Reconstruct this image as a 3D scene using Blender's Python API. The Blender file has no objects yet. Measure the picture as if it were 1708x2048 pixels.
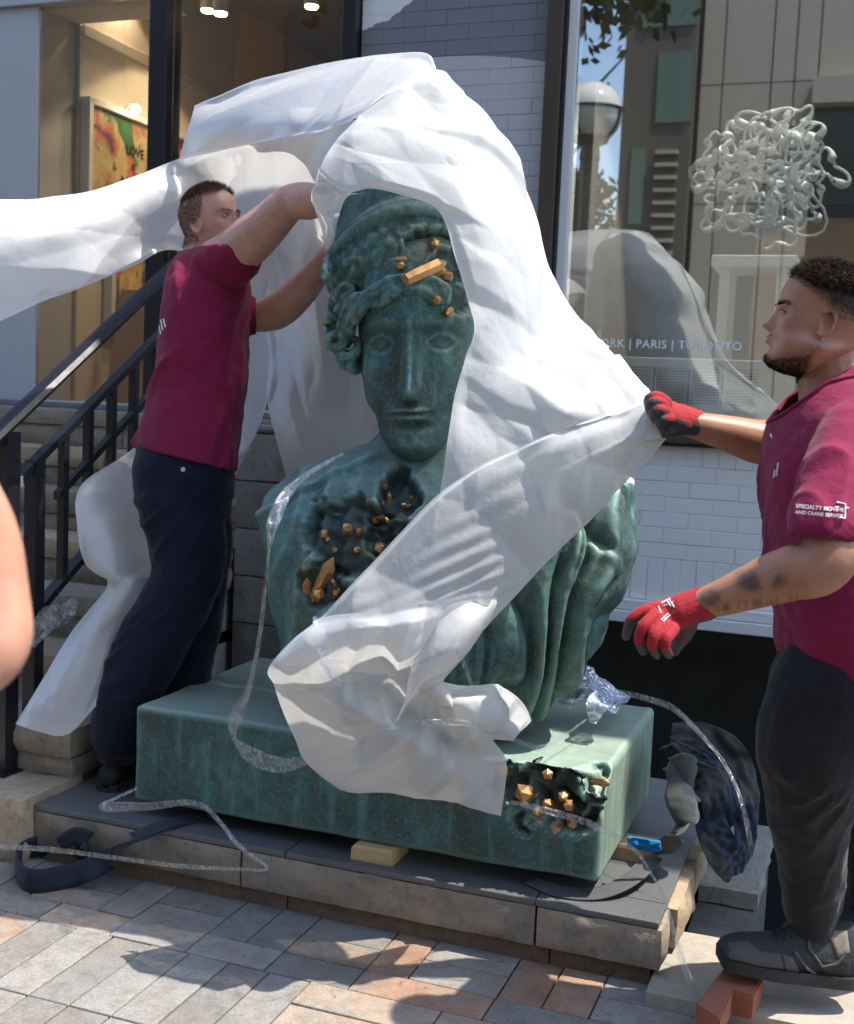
import bpy, bmesh, math, random
import numpy as np
from mathutils import Vector, Matrix, noise as mnoise
from mathutils.bvhtree import BVHTree

scene = bpy.context.scene
COL = scene.collection
rnd = random.Random(7)
PI = math.pi

# ------------------------------------------------------------------ camera
FPX = 2400.0
YAW, PITCH, ROLL = math.radians(20), math.radians(5.6), math.radians(2.47)
CAM = np.array([0.0, 0.0, 1.5])
def cam_axes():
    f = np.array([-math.sin(YAW)*math.cos(PITCH), math.cos(YAW)*math.cos(PITCH), -math.sin(PITCH)])
    r = np.array([math.cos(YAW), math.sin(YAW), 0.0]); u = np.cross(r, f)
    r2 = math.cos(ROLL)*r + math.sin(ROLL)*u
    u2 = -math.sin(ROLL)*r + math.cos(ROLL)*u
    return r2, u2, f
RX, UX, FX = cam_axes()
cd = bpy.data.cameras.new('camera'); cam = bpy.data.objects.new('camera', cd); COL.objects.link(cam)
cd.sensor_fit = 'HORIZONTAL'; cd.sensor_width = 36.0; cd.lens = 36.0*FPX/1708.0
cd.clip_start = 0.05; cd.clip_end = 600
M = Matrix(((RX[0], UX[0], -FX[0], CAM[0]), (RX[1], UX[1], -FX[1], CAM[1]), (RX[2], UX[2], -FX[2], CAM[2]), (0, 0, 0, 1)))
cam.matrix_world = M
scene.camera = cam
cd.dof.use_dof = True; cd.dof.focus_distance = 3.3; cd.dof.aperture_fstop = 5.6

# survey helpers: a sight line of the photograph turned into a point of the place
def ray(px, py): return FX + RX*((px-854)/FPX) - UX*((py-1024)/FPX)
def at(px, py, d): return CAM + ray(px, py)*d
def onx(px, py, x): r = ray(px, py); return CAM + r*(x/r[0])
def ony(px, py, y): r = ray(px, py); return CAM + r*(y/r[1])
def onz(px, py, z): r = ray(px, py); return CAM + r*((z-CAM[2])/r[2])

# ------------------------------------------------------------------ light
SUN = Vector((0.40, 0.14, 0.91)).normalized()
w = bpy.data.worlds.new('World'); scene.world = w; w.use_nodes = True
nt = w.node_tree; nt.nodes.clear()
sky = nt.nodes.new('ShaderNodeTexSky'); sky.sky_type = 'NISHITA'; sky.sun_disc = False
sky.sun_elevation = math.asin(SUN.z); sky.sun_rotation = math.atan2(SUN.x, SUN.y)
bg = nt.nodes.new('ShaderNodeBackground'); bg.inputs['Strength'].default_value = 0.15
wo = nt.nodes.new('ShaderNodeOutputWorld')
nt.links.new(sky.outputs[0], bg.inputs[0]); nt.links.new(bg.outputs[0], wo.inputs[0])
sl = bpy.data.lights.new('sun', 'SUN'); sl.energy = 2.7; sl.angle = math.radians(0.5); sl.color = (1.0, 0.93, 0.82)
so = bpy.data.objects.new('sun', sl); COL.objects.link(so)
so.rotation_euler = SUN.to_track_quat('Z', 'Y').to_euler()
scene.view_settings.view_transform = 'Standard'; scene.view_settings.look = 'None'
scene.view_settings.gamma = 1.0; scene.view_settings.use_curve_mapping = False
scene.view_settings.exposure = 1.6
scene.cycles.max_bounces = 10; scene.cycles.transparent_max_bounces = 24
scene.cycles.use_denoising = True

# ------------------------------------------------------------------ helpers
def tag(o, label=None, cat=None, group=None, kind=None):
    if label: o['label'] = label
    if cat: o['category'] = cat
    if group: o['group'] = group
    if kind: o['kind'] = kind
    return o

def empty(name, loc=(0, 0, 0), label=None, cat=None, group=None, kind=None, parent=None):
    o = bpy.data.objects.new(name, None); COL.objects.link(o); o.location = loc
    o.empty_display_size = 0.1
    if parent: o.parent = parent
    return tag(o, label, cat, group, kind)

def link(name, me, parent=None, loc=None):
    o = bpy.data.objects.new(name, me); COL.objects.link(o)
    if parent is not None:
        o.parent = parent
        pl = Vector((0, 0, 0)); q = parent
        while q: pl += Vector(q.location); q = q.parent
        o.location = (Vector(loc) if loc is not None else Vector((0, 0, 0))) - pl
    elif loc is not None: o.location = loc
    return o

def mesh(name, V, Fc, mat=None, smooth=False, parent=None, loc=None, cols=None):
    me = bpy.data.meshes.new(name)
    me.from_pydata([tuple(map(float, v)) for v in V], [], [tuple(map(int, f)) for f in Fc])
    me.validate(); me.update()
    if smooth: me.polygons.foreach_set('use_smooth', [True]*len(me.polygons))
    if mat is not None: me.materials.append(mat)
    if cols is not None and len(cols) == len(me.vertices):
        ca = me.color_attributes.new('Col', 'FLOAT_COLOR', 'POINT')
        a = np.ones((len(me.vertices), 4), np.float32); a[:, :3] = np.asarray(cols)[:, :3]
        ca.data.foreach_set('color', a.ravel())
    return link(name, me, parent, loc)

class MB:
    """collects boxes, tubes and lofts into one mesh"""
    def __init__(s): s.v = []; s.f = []
    def add(s, V, Fc):
        b = len(s.v); s.v += [tuple(map(float, p)) for p in V]; s.f += [tuple(int(i)+b for i in f) for f in Fc]; return s
    def box(s, x0, x1, y0, y1, z0, z1, bev=0.0):
        if bev <= 0:
            V = [(x, y, z) for z in (z0, z1) for y in (y0, y1) for x in (x0, x1)]
            return s.add(V, [(0, 2, 3, 1), (4, 5, 7, 6), (0, 1, 5, 4), (2, 6, 7, 3), (0, 4, 6, 2), (1, 3, 7, 5)])
        bm = bmesh.new(); bmesh.ops.create_cube(bm, size=1.0)
        for v in bm.verts:
            v.co = Vector(((x0+x1)/2 + v.co.x*(x1-x0), (y0+y1)/2 + v.co.y*(y1-y0), (z0+z1)/2 + v.co.z*(z1-z0)))
        bmesh.ops.bevel(bm, geom=bm.edges[:], offset=bev, segments=2, affect='EDGES', profile=0.5)
        bm.verts.index_update()
        s.add([v.co for v in bm.verts], [[v.index for v in f.verts] for f in bm.faces]); bm.free(); return s
    def loft(s, rings, close=True, cap=True):
        n = len(rings[0]); V = [p for r in rings for p in r]; Fc = []
        m = n if close else n-1
        for i in range(len(rings)-1):
            for j in range(m):
                Fc.append((i*n+j, i*n+(j+1) % n, (i+1)*n+(j+1) % n, (i+1)*n+j))
        if cap and close:
            Fc.append(tuple(range(n-1, -1, -1))); Fc.append(tuple((len(rings)-1)*n+j for j in range(n)))
        return s.add(V, Fc)
    def tube(s, pts, r, n=8, flat=1.0, cap=True):
        pts = [Vector(p) for p in pts]; rr = r if hasattr(r, '__len__') else [r]*len(pts); rings = []
        t0 = (pts[1]-pts[0]).normalized(); a = t0.orthogonal().normalized()
        for i, p in enumerate(pts):
            t = (pts[min(i+1, len(pts)-1)]-pts[max(i-1, 0)]).normalized()
            a = (a - t*a.dot(t)).normalized(); b = t.cross(a)
            rings.append([p + (a*math.cos(k*2*PI/n) + b*math.sin(k*2*PI/n)*flat)*rr[i] for k in range(n)])
        return s.loft(rings, True, cap)
    def build(s, name, mat, parent=None, smooth=False, loc=None):
        return mesh(name, s.v, s.f, mat, smooth, parent, loc)

def smooth_by_angle(o, deg=35):
    me = o.data
    me.polygons.foreach_set('use_smooth', [True]*len(me.polygons))
    bm = bmesh.new(); bm.from_mesh(me)
    for e in bm.edges:
        e.smooth = not (len(e.link_faces) == 2 and e.calc_face_angle(0) > math.radians(deg))
    bm.to_mesh(me); bm.free()
    return o

# ------------------------------------------------------------------ materials
def srgb(r, g, b):
    f = lambda c: (c/255/12.92) if c/255 <= 0.04045 else ((c/255+0.055)/1.055)**2.4
    return (f(r), f(g), f(b))
class N:
    """small node-graph writer"""
    def __init__(s, name):
        s.m = bpy.data.materials.new(name); s.m.use_nodes = True; s.t = s.m.node_tree; s.t.nodes.clear()
        s.out = s.t.nodes.new('ShaderNodeOutputMaterial')
    def n(s, typ, **kw):
        nd = s.t.nodes.new('ShaderNode'+typ)
        for k, v in kw.items():
            if k.startswith('i_'):
                key = k[2:]; key = int(key) if key.isdigit() else key.replace('_', ' ')
                s.set(nd.inputs[key], v)
            else: setattr(nd, k, v)
        return nd
    def set(s, sock, v):
        if isinstance(v, bpy.types.NodeSocket): s.t.links.new(v, sock)
        else:
            if sock.type == 'RGBA' and len(v) == 3: v = (*v, 1)
            sock.default_value = v
    def math(s, op, a, b=0.0, c=None):
        nd = s.t.nodes.new('ShaderNodeMath'); nd.operation = op; s.set(nd.inputs[0], a); s.set(nd.inputs[1], b)
        if c is not None: s.set(nd.inputs[2], c)
        return nd.outputs[0]
    def mix(s, f, a, b, blend='MIX'):
        nd = s.t.nodes.new('ShaderNodeMix'); nd.data_type = 'RGBA'; nd.blend_type = blend
        s.set(nd.inputs[0], f); s.set(nd.inputs[6], a); s.set(nd.inputs[7], b); return nd.outputs[2]
    def ramp(s, f, stops):
        nd = s.t.nodes.new('ShaderNodeValToRGB'); e = nd.color_ramp.elements
        while len(e) > 1: e.remove(e[-1])
        for i, (p, c) in enumerate(stops):
            q = e[0] if i == 0 else e.new(p)
            q.position = p; q.color = (*c, 1) if hasattr(c, '__len__') else (c, c, c, 1)
        s.set(nd.inputs[0], f); return nd.outputs[0]
    def coord(s, rand=True):
        tc = s.n('TexCoord')
        if not rand: return tc.outputs['Object']
        oi = s.n('ObjectInfo')
        v = s.n('VectorMath', operation='SCALE'); v.inputs[0].default_value = (13.1, 7.7, 5.3)
        s.set(v.inputs['Scale'], oi.outputs['Random'])
        a = s.n('VectorMath', operation='ADD'); s.set(a.inputs[0], tc.outputs['Object']); s.set(a.inputs[1], v.outputs[0])
        return a.outputs[0]
    def noise(s, vec, scale, detail=5, rough=0.55, dist=0.0):
        nd = s.n('TexNoise'); nd.inputs['Scale'].default_value = scale; nd.inputs['Detail'].default_value = detail
        nd.inputs['Roughness'].default_value = rough; nd.inputs['Distortion'].default_value = dist
        s.set(nd.inputs['Vector'], vec); return nd.outputs[0]
    def bump(s, h, strength=0.3, dist=0.01):
        nd = s.n('Bump'); nd.inputs['Strength'].default_value = strength; nd.inputs['Distance'].default_value = dist
        s.set(nd.inputs['Height'], h); return nd.outputs[0]
    def principled(s, col, rough=0.6, metal=0.0, normal=None, **kw):
        p = s.n('BsdfPrincipled'); s.set(p.inputs['Base Color'], col); s.set(p.inputs['Roughness'], rough)
        s.set(p.inputs['Metallic'], metal)
        for k, v in kw.items(): s.set(p.inputs[k.replace('_', ' ')], v)
        if normal is not None: s.set(p.inputs['Normal'], normal)
        s.t.links.new(p.outputs[0], s.out.inputs[0]); return p

def pmat(name, c1, c2=None, scale=6, rough=0.7, bump=0.25, bscale=60, bdist=0.004, metal=0.0, jitter=0.0, c3=None, spec=0.5, rvar=0.1):
    """mottled surface: two or three colours in soft patches, fine bump, per-object tone"""
    g = N(name); v = g.coord()
    n1 = g.noise(v, scale, 6, 0.6); n2 = g.noise(v, bscale, 4, 0.6)
    c2 = c2 or tuple(x*0.75 for x in c1)
    stops = [(0.35, c1), (0.68, c2)]
    if c3: stops = [(0.3, c1), (0.5, c2), (0.7, c3)]
    col = g.ramp(n1, stops)
    col = g.mix(0.35, col, g.ramp(n2, [(0.3, tuple(x*0.7 for x in c1)), (0.7, tuple(min(1, x*1.25) for x in c1))]))
    if jitter:
        oi = g.n('ObjectInfo'); hs = g.n('HueSaturation')
        g.set(hs.inputs['Value'], g.math('MULTIPLY_ADD', oi.outputs['Random'], 2*jitter, 1-jitter)); g.set(hs.inputs['Color'], col)
        col = hs.outputs[0]
    nb = g.bump(g.math('ADD', n2, g.math('MULTIPLY', n1, 1.5)), bump, bdist)
    r = g.math('MULTIPLY_ADD', n2, 2*rvar, rough-rvar)
    g.principled(col, r, metal, nb, Specular_IOR_Level=spec)
    return g.m

def plain(name, c, rough=0.5, metal=0.0, **kw):
    g = N(name); v = g.coord(); n = g.noise(v, 30, 4)
    col = g.mix(g.math('MULTIPLY', n, 0.5), c, tuple(x*0.8 for x in c))
    g.principled(col, g.math('MULTIPLY_ADD', n, 0.16, rough-0.08), metal, g.bump(n, 0.08, 0.003), **kw); return g.m

def glass_mat(name, refl=0.2, tint=(0.93, 0.96, 0.95), rough=0.0):
    g = N(name)
    tr = g.n('BsdfTransparent'); g.set(tr.inputs[0], tint)
    gl = g.n('BsdfGlossy'); gl.inputs['Roughness'].default_value = rough
    fr = g.n('Fresnel'); fr.inputs[0].default_value = 1.5
    f = g.math('MULTIPLY_ADD', fr.outputs[0], 1.0-refl, refl)
    mx = g.n('MixShader'); g.set(mx.inputs[0], f); g.set(mx.inputs[1], tr.outputs[0]); g.set(mx.inputs[2], gl.outputs[0])
    g.t.links.new(mx.outputs[0], g.out.inputs[0]); return g.m

def emit_mat(name, c, s):
    g = N(name); e = g.n('Emission'); g.set(e.inputs[0], c); e.inputs[1].default_value = s
    g.t.links.new(e.outputs[0], g.out.inputs[0]); return g.m
def add_text(body, size, name, mat, parent=None, extrude=0.0, align='LEFT', bold=False, spacing=1.0):
    """lettering as mesh; returns a mesh lying in its own xy plane"""
    c = bpy.data.curves.new(name, 'FONT'); c.body = body; c.size = size; c.extrude = extrude; c.align_x = align
    c.space_character = spacing; c.resolution_u = 3
    if bold: c.offset = size*0.018
    o = bpy.data.objects.new(name, c); COL.objects.link(o)
    dg = bpy.context.evaluated_depsgraph_get(); dg.update()
    me = bpy.data.meshes.new_from_object(o.evaluated_get(dg))
    bpy.data.objects.remove(o); bpy.data.curves.remove(c)
    me.name = name; me.materials.clear(); me.materials.append(mat)
    return me
# ================================================================== structure
D = 5.3                                    # the shopfront plane
# ---- ground and pavement
m_bed = pmat('jointing_sand', (0.055, 0.05, 0.045), (0.09, 0.085, 0.07), 30, 0.95)
m_curb = pmat('pale_limestone', (0.36, 0.32, 0.26), (0.27, 0.25, 0.22), 5, 0.85, 0.5, 45)
g = MB()
def quad(mb, x0, x1, y0, y1, z): mb.add([(x0, y0, z), (x1, y0, z), (x1, y1, z), (x0, y1, z)], [(0, 1, 2, 3)])
quad(g, -60, 60, -40, 3.30, -0.03); quad(g, -60, -0.22, 3.30, 4.26, -0.03); quad(g, -60, -1.78, 4.26, 5.2, -0.03); quad(g, 3.2, 60, 3.30, 5.2, -0.03)
g.build('ground', m_bed)['kind'] = 'structure'
road = MB(); road.box(-60, 60, -7.6, -1.6, -0.025, -0.018); road.build('road', pmat('asphalt', (0.05, 0.05, 0.052), (0.065, 0.063, 0.06), 3, 0.9, 0.5, 120))['kind'] = 'structure'
far = MB(); far.box(-60, 60, -40, -7.6, -0.02, 0.09); far.build('far_pavement', pmat('concrete_walk', (0.32, 0.31, 0.29), None, 3, 0.9))['kind'] = 'structure'

def paver_mat(name, a, b, c):
    g = N(name); v = g.coord(); n1 = g.noise(v, 7, 5, 0.65); n2 = g.noise(v, 160, 3, 0.7); n3 = g.noise(v, 22, 6, 0.7)
    col = g.ramp(n1, [(0.3, a), (0.52, b), (0.72, c)])
    sp = g.ramp(n2, [(0.3, (0.5, 0.5, 0.5)), (0.5, (1, 1, 1)), (0.72, (1.5, 1.5, 1.5))])
    col = g.mix(0.55, col, sp, 'MULTIPLY')
    col = g.mix(g.ramp(n3, [(0.46, 0.0), (0.72, 0.55)]), col, (0.10, 0.09, 0.075))
    wp = g.n('NewGeometry'); n4 = g.noise(wp.outputs['Position'], 2.3, 5, .65); col = g.mix(g.ramp(n4, [(.48, 0.0), (.66, .45)]), col, (.17, .125, .085)); n5 = g.noise(wp.outputs['Position'], 30, 2, .5); col = g.mix(g.ramp(n5, [(.70, 0.0), (.74, .6)]), col, (.07, .065, .06))
    oi = g.n('ObjectInfo'); hs = g.n('HueSaturation'); g.set(hs.inputs['Value'], g.math('MULTIPLY_ADD', oi.outputs['Random'], 0.34, 0.83)); g.set(hs.inputs['Color'], col)
    g.principled(hs.outputs[0], 0.88, 0, g.bump(g.math('MULTIPLY_ADD', n2, 0.5, n3), 0.5, 0.004), Specular_IOR_Level=0.3)
    return g.m
m_pgrey = paver_mat('grey_paver', (0.205, 0.20, 0.185), (0.24, 0.232, 0.215), (0.23, 0.195, 0.165))
m_ptan = paver_mat('tan_paver', (0.34, 0.21, 0.145), (0.30, 0.25, 0.20), (0.22, 0.22, 0.215))
m_pred = paver_mat('red_paver', (0.27, 0.14, 0.095), (0.30, 0.19, 0.13), (0.22, 0.19, 0.17))
pav = MB(); quad(pav, -4.2, 1.2, 1.4, 3.30, -0.012)
pav = pav.build('pavement', m_bed); pav['kind'] = 'structure'
pav_cache = {}
def paver(x0, x1, y0, y1, m):
    gap = 0.0022; wx, wy = round(x1-x0, 3), round(y1-y0, 3)
    k = (wx, wy, m.name, rnd.randrange(2))
    if k not in pav_cache:
        b = MB(); b.box(-wx/2+gap, wx/2-gap, -wy/2+gap, wy/2-gap, -0.05, 0.0, 0.0035)
        me = bpy.data.meshes.new('paver'); me.from_pydata(b.v, [], b.f); me.materials.append(m); pav_cache[k] = me
    o = link('paver', pav_cache[k], pav, ((x0+x1)/2, (y0+y1)/2, rnd.uniform(-0.0015, 0.0015)))
    o.rotation_euler = (rnd.uniform(-.004, .004), rnd.uniform(-.004, .004), rnd.uniform(-.006, .006))
def tone(x, y):
    t = mnoise.noise(Vector((x*1.3+4, y*1.6, 0.3)))
    if x > -1.25: return m_ptan if t > -0.2 else (m_pred if rnd.random() < .6 else m_pgrey)
    return (m_ptan if rnd.random() < .6 else m_pred) if rnd.random() < 0.11 else m_pgrey
W = 0.1185
for (y0, y1) in ((1.955, 2.311), (2.311, 2.666)):
    x = -3.6
    while x < 0.6:
        if y0 > 2.2 and x > -1.32 and x < 0.3:
            break
        paver(x, x+W, y0, y1, tone(x, y0)); x += W
xs = x
# right of the seam the stones lie the other way
for r, y0 in enumerate((2.311, 2.4295, 2.548)):
    x = xs - (0 if r != 1 else 0.0)
    first = (0.355, 0.237, 0.355)[r]
    while x < 0.5:
        L = first if x == xs else (0.355 if rnd.random() < .6 else 0.237)
        paver(x, x+L, y0, y0+W, tone(x, y0)); x += L
x = -3.5
while x < -1.25:
    paver(x, x+0.237, 2.666, 2.7845, m_ptan if -2.19 < x+0.02 < -1.98 else m_pgrey); x += 0.237
xl = x
while x < 0.5:
    L = 0.355 if rnd.random() < .5 else .237
    paver(x, x+L, 2.666, 2.7845, tone(x, 2.7)); x += L
x = -3.5; k = 0
while x < -0.36:
    if k % 5 in (0, 3) :
        paver(x, x+0.237, 2.7845, 2.903, m_ptan if -2.2 < x < -1.9 else tone(x, 2.8)); paver(x, x+0.237, 2.903, 3.0215, m_pgrey); x += 0.237
    else:
        paver(x, x+W, 2.7845, 3.0215, tone(x, 2.9)); x += W
    k += 1
x = -3.5
while x < -0.42:
    paver(x, x+0.237, 3.0215, 3.14, m_pgrey); x += 0.237
x = -0.36
for (a, b, c, d) in ((-0.37, -0.2, 2.7845, 2.90), (-0.2, 0.04, 2.7845, 2.90), (0.04, 0.28, 2.7845, 2.90)):
    paver(a, b, c, d, m_pgrey)

# ---- rough stone
def stone_mat(name, a, b, c):
    g = N(name); v = g.coord(); n1 = g.noise(v, 6, 6, 0.65, 0.4); n2 = g.noise(v, 40, 5, 0.65); n3 = g.noise(v, 150, 3, 0.6)
    col = g.ramp(n1, [(0.3, a), (0.5, b), (0.7, c)])
    col = g.mix(g.ramp(n2, [(0.52, 0.0), (0.72, 0.55)]), col, tuple(x*0.35 for x in b))
    oi = g.n('ObjectInfo'); hs = g.n('HueSaturation'); g.set(hs.inputs['Value'], g.math('MULTIPLY_ADD', oi.outputs['Random'], 0.3, 0.85)); g.set(hs.inputs['Color'], col)
    g.principled(hs.outputs[0], 0.9, 0, g.bump(g.math('ADD', n2, g.math('MULTIPLY', n3, 0.3)), 0.6, 0.008), Specular_IOR_Level=0.25)
    return g.m
m_stone = stone_mat('sandstone', (0.33, 0.27, 0.20), (0.27, 0.23, 0.18), (0.20, 0.175, 0.15))
m_stone_pale = stone_mat('pale_rough_stone', (0.42, 0.33, 0.22), (0.36, 0.28, 0.19), (0.29, 0.24, 0.18))
m_stone_low = stone_mat('brown_stone', (0.21, 0.14, 0.09), (0.17, 0.12, 0.085), (0.12, 0.09, 0.07))
m_stone_grey = stone_mat('grey_stone', (0.29, 0.28, 0.25), (0.24, 0.235, 0.215), (0.19, 0.185, 0.17))
def rough_block(name, x0, x1, y0, y1, z0, z1, m, parent, face='y', amp=0.012, seed=0, step=0.022):
    """split-faced stone: a block whose faces bulge unevenly while its arrises stay"""
    nx, ny, nz = [max(2, min(26, int(round(d/step)))) for d in (x1-x0, y1-y0, z1-z0)]
    bm = bmesh.new()
    V = {}
    def vert(i, j, k):
        key = (i, j, k)
        if key not in V:
            x, y, z = x0+(x1-x0)*i/nx, y0+(y1-y0)*j/ny, z0+(z1-z0)*k/nz
            p = Vector((x*9+seed*3.1, y*9, z*13))
            d = Vector((0, 0, 0))
            h = mnoise.fractal(p, 0.8, 2.1, 4)*0.8 + abs(mnoise.noise(p*0.6))*0.9
            ek = min(k, nz-k)/max(1, nz); ei = min(i, nx-i)/max(1, nx)
            rim = min(1.0, ek*5+.12)*min(1.0, ei*nx/2.5+.12)
            rimx = min(1.0, ek*5+.12)*min(1.0, min(j, ny-j)/2.5+.12)
            if 'y' in face and j == 0: d.y = -amp*(0.35+h)*rim
            if 'x' in face and i == nx: d.x = amp*(0.35+h)*rimx
            if 't' in face and k == nz: d.z = 0.3*amp*h
            d += Vector((mnoise.noise(p*2+Vector((9, 0, 0))), mnoise.noise(p*2+Vector((0, 9, 0))), mnoise.noise(p*2+Vector((0, 0, 9)))))*amp*0.22
            V[key] = bm.verts.new(Vector((x, y, z))+d)
        return V[key]
    for i in range(nx):
        for k in range(nz):
            bm.faces.new((vert(i, 0, k), vert(i+1, 0, k), vert(i+1, 0, k+1), vert(i, 0, k+1)))
            bm.faces.new((vert(i, ny, k+1), vert(i+1, ny, k+1), vert(i+1, ny, k), vert(i, ny, k)))
    for j in range(ny):
        for k in range(nz):
            bm.faces.new((vert(0, j, k+1), vert(0, j+1, k+1), vert(0, j+1, k), vert(0, j, k)))
            bm.faces.new((vert(nx, j, k), vert(nx, j+1, k), vert(nx, j+1, k+1), vert(nx, j, k+1)))
    for i in range(nx):
        for j in range(ny):
            bm.faces.new((vert(i, j, nz), vert(i+1, j, nz), vert(i+1, j+1, nz), vert(i, j+1, nz)))
    bm.normal_update()
    me = bpy.data.meshes.new(name); bm.to_mesh(me); bm.free(); me.materials.append(m)
    o = link(name, me, parent); return smooth_by_angle(o, 50)

# ---- platform the sculpture is being set on
plat = empty('stone_platform', (-1.4, 3.0, 0), 'low stone platform with dark granite top, paved ground in front of it', 'platform')
cuts = [-2.35, -1.62, -0.735, -0.40]
for i in range(3):
    rough_block('stone', cuts[i]+.004, cuts[i+1]-.004, 3.0, 3.14, 0.052, 0.158, m_stone, plat, 'yx' if i == 2 else 'y', 0.013, i)
ys = [3.145, 3.52, 3.86, 4.2]
for i in range(3):
    rough_block('stone', -0.50, -0.385, ys[i]+.003, ys[i+1]-.003, 0.052, 0.158, m_stone_pale, plat, 'x', 0.016, 20+i)
for a, b, s in ((-2.33, -1.48, 41), (-1.475, -0.7, 42), (-0.695, -0.43, 43)):
    rough_block('footing_stone', a, b, 3.022, 3.14, -0.03, 0.05, m_stone_low, plat, 'y', 0.006, s)
for a, b, s in ((3.145, 3.6, 44), (3.605, 4.2, 45)):
    rough_block('footing_stone', -0.50, -0.41, a, b, -0.03, 0.05, m_stone_grey, plat, 'x', 0.008, s)
core = MB(); core.box(-2.34, -0.505, 3.145, 4.25, -0.03, 0.155); core.build('core', m_bed, plat)
g = N('black_granite'); v = g.coord(); n = g.noise(v, 220, 2, 0.6); n2 = g.noise(v, 3, 5)
col = g.ramp(n, [(0.35, (0.085, 0.09, 0.095)), (0.6, (0.115, 0.12, 0.125)), (0.75, (0.18, 0.185, 0.19))])
g.principled(col, g.math('MULTIPLY_ADD', n2, 0.25, 0.30), 0, g.bump(n2, 0.05, 0.01), Specular_IOR_Level=0.6); m_granite = g.m
def slab(a, b, c, d): s = MB(); s.box(a, b, c, d, 0.160, 0.178, 0.003); s.build('granite_slab', m_granite, plat)
for a, b, c, d in ((-2.348, -1.482, 3.0, 4.2), (-1.478, -0.742, 3.0, 4.2), (-0.738, -0.412, 3.0, 3.128), (-0.738, -0.412, 3.132, 4.2)): slab(a, b, c, d)

# ---- stairs to the gallery
stairs = empty('stone_staircase', (-3.3, 3.6, 0), 'rough sandstone stairs climbing behind the black handrail to the gallery', 'stairs')
rs = random.Random(3)
def course(y0, y1, z0, z1, xa, xb, m, k):
    x = xa
    while x < xb - 0.02:
        L = rs.uniform(0.45, 0.95); e = min(xb, x+L)
        if xb - e < 0.2: e = xb
        rough_block('stone', x+.003, e-.003, y0, y1, z0, z1, m, stairs, 'yx' if e > xb-.001 else 'y', 0.016, k+x*7, 0.03); x = e
TREAD, RISE = 0.262, 0.164
for k in range(8):
    y0 = 2.955 + (0 if k == 0 else 0.245 + (k-1)*TREAD); z1 = 0.2 + k*RISE
    if k == 7: z1 = 1.35
    xb = -2.355 if y0 < 4.2 else -1.8
    zz = [max(0, z1-RISE), z1] if k else [-.03, 0.2]
    mid = (zz[0]+zz[1])/2 + rs.uniform(-.015, .015)
    mm = m_stone_pale if k == 0 else m_stone
    dep = 0.30 if k < 7 else 0.6
    if k == 0: course(y0, y0+dep, zz[0], zz[1], -4.9, xb, mm, 100)
    else:
        course(y0, y0+dep, zz[0], mid-.002, -4.9, xb, m_stone, 100+k*5)
        course(y0-.012, y0+dep, mid+.002, zz[1], -4.9, xb, m_stone if k % 2 else m_stone_pale, 103+k*5)
# wall closing the stair towards the platform, of smooth grey blocks
z = 0.18
while z < 1.32:
    x = -2.34
    while x < -1.84:
        L = rs.uniform(0.35, 0.6); e = min(x+L, -1.81)
        rough_block('wall_stone', x+.003, e-.003, 4.2, 4.4, z+.003, min(z+.19, 1.35)-.003, m_stone_grey, stairs, 'yx' if e > -1.82 else 'y', 0.007, z*9+x, 0.04); x = e
    z += .19
sc_ = MB()
for k in range(1, 8): sc_.box(-4.9, -2.37 if 2.955+0.245+(k-1)*TREAD < 4.2 else -1.84, 2.955+.27+(k-1)*TREAD, 5.25, -.02+(k-1)*RISE, 0.2+(k-1)*RISE-.012+.0013*k)
sc_.build('core', m_stone_grey, stairs)
m_white = plain('white_trim_paint', (0.70, 0.71, 0.71), 0.55)
lsill = MB(); lsill.box(-4.6, -2.43, 5.17, 5.27, 1.352, 1.378, .003); lsill.build('sill_strip', plain('grey_sill', (0.16, 0.175, 0.19), 0.6), stairs)

# ---- railing
m_iron = plain('black_painted_steel', (0.012, 0.013, 0.02), 0.28, 0.0, Specular_IOR_Level=0.6)
rail = empty('stair_railing', (-2.6, 3.17, 0.2), 'black steel stair railing with broad rounded handrail, left of the man in dark jeans', 'railing')
Xr = -2.6; sl_ = 0.634
def zr(y, off): return 1.33 + (y-3.154)*sl_ + off
ya, yb = 2.80, 5.0
h = MB()
prof = [(-.036, 0), (-.036, .012), (-.024, .028), (0, .034), (.024, .028), (.036, .012), (.036, 0), (.026, -.008), (-.026, -.008)]
h.loft([[(Xr+a, y, zr(y, b)) for a, b in prof] for y in np.linspace(ya, yb, 12)])
smooth_by_angle(h.build('handrail', m_iron, rail), 30)
for nm, off, w_, y0 in (('upper_rail', -.205, .018, 3.22), ('middle_rail', -.40, .013, 3.42), ('bottom_rail', -.72, .02, 3.3)):
    b = MB(); b.loft([[(Xr-w_, y, zr(y, off)-.014), (Xr+w_, y, zr(y, off)-.014), (Xr+w_, y, zr(y, off)+.014), (Xr-w_, y, zr(y, off)+.014)] for y in (y0, yb)]); b.build(nm, m_iron, rail)
b = MB(); b.box(Xr-.021, Xr+.021, 3.199, 3.219, zr(3.21, -.205)-.018, zr(3.21, -.205)+.018); b.build('end_cap', plain('galvanised_cap', (.6, .6, .6), .4), rail)
b = MB(); b.box(Xr-.032, Xr+.032, 3.13, 3.194, 0.19, zr(3.16, -.01), .003); b.build('newel_post', m_iron, rail)
b = MB(); b.box(Xr-.05, Xr+.05, 3.1, 3.2, 0.195, 0.207, .003); b.build('base_plate', m_iron, rail)
y = 3.305
for i in range(11):
    b = MB(); wv = .024 if i in (0, 6) else .014
    b.box(Xr-wv, Xr+wv, y-wv, y+wv, zr(y, -.72) if i not in (0, 6) else 0.3+max(0, y-3.3)*sl_, zr(y, -.2)); b.build('baluster', m_iron, rail)
    y += .138 if i != 0 else .15
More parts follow.
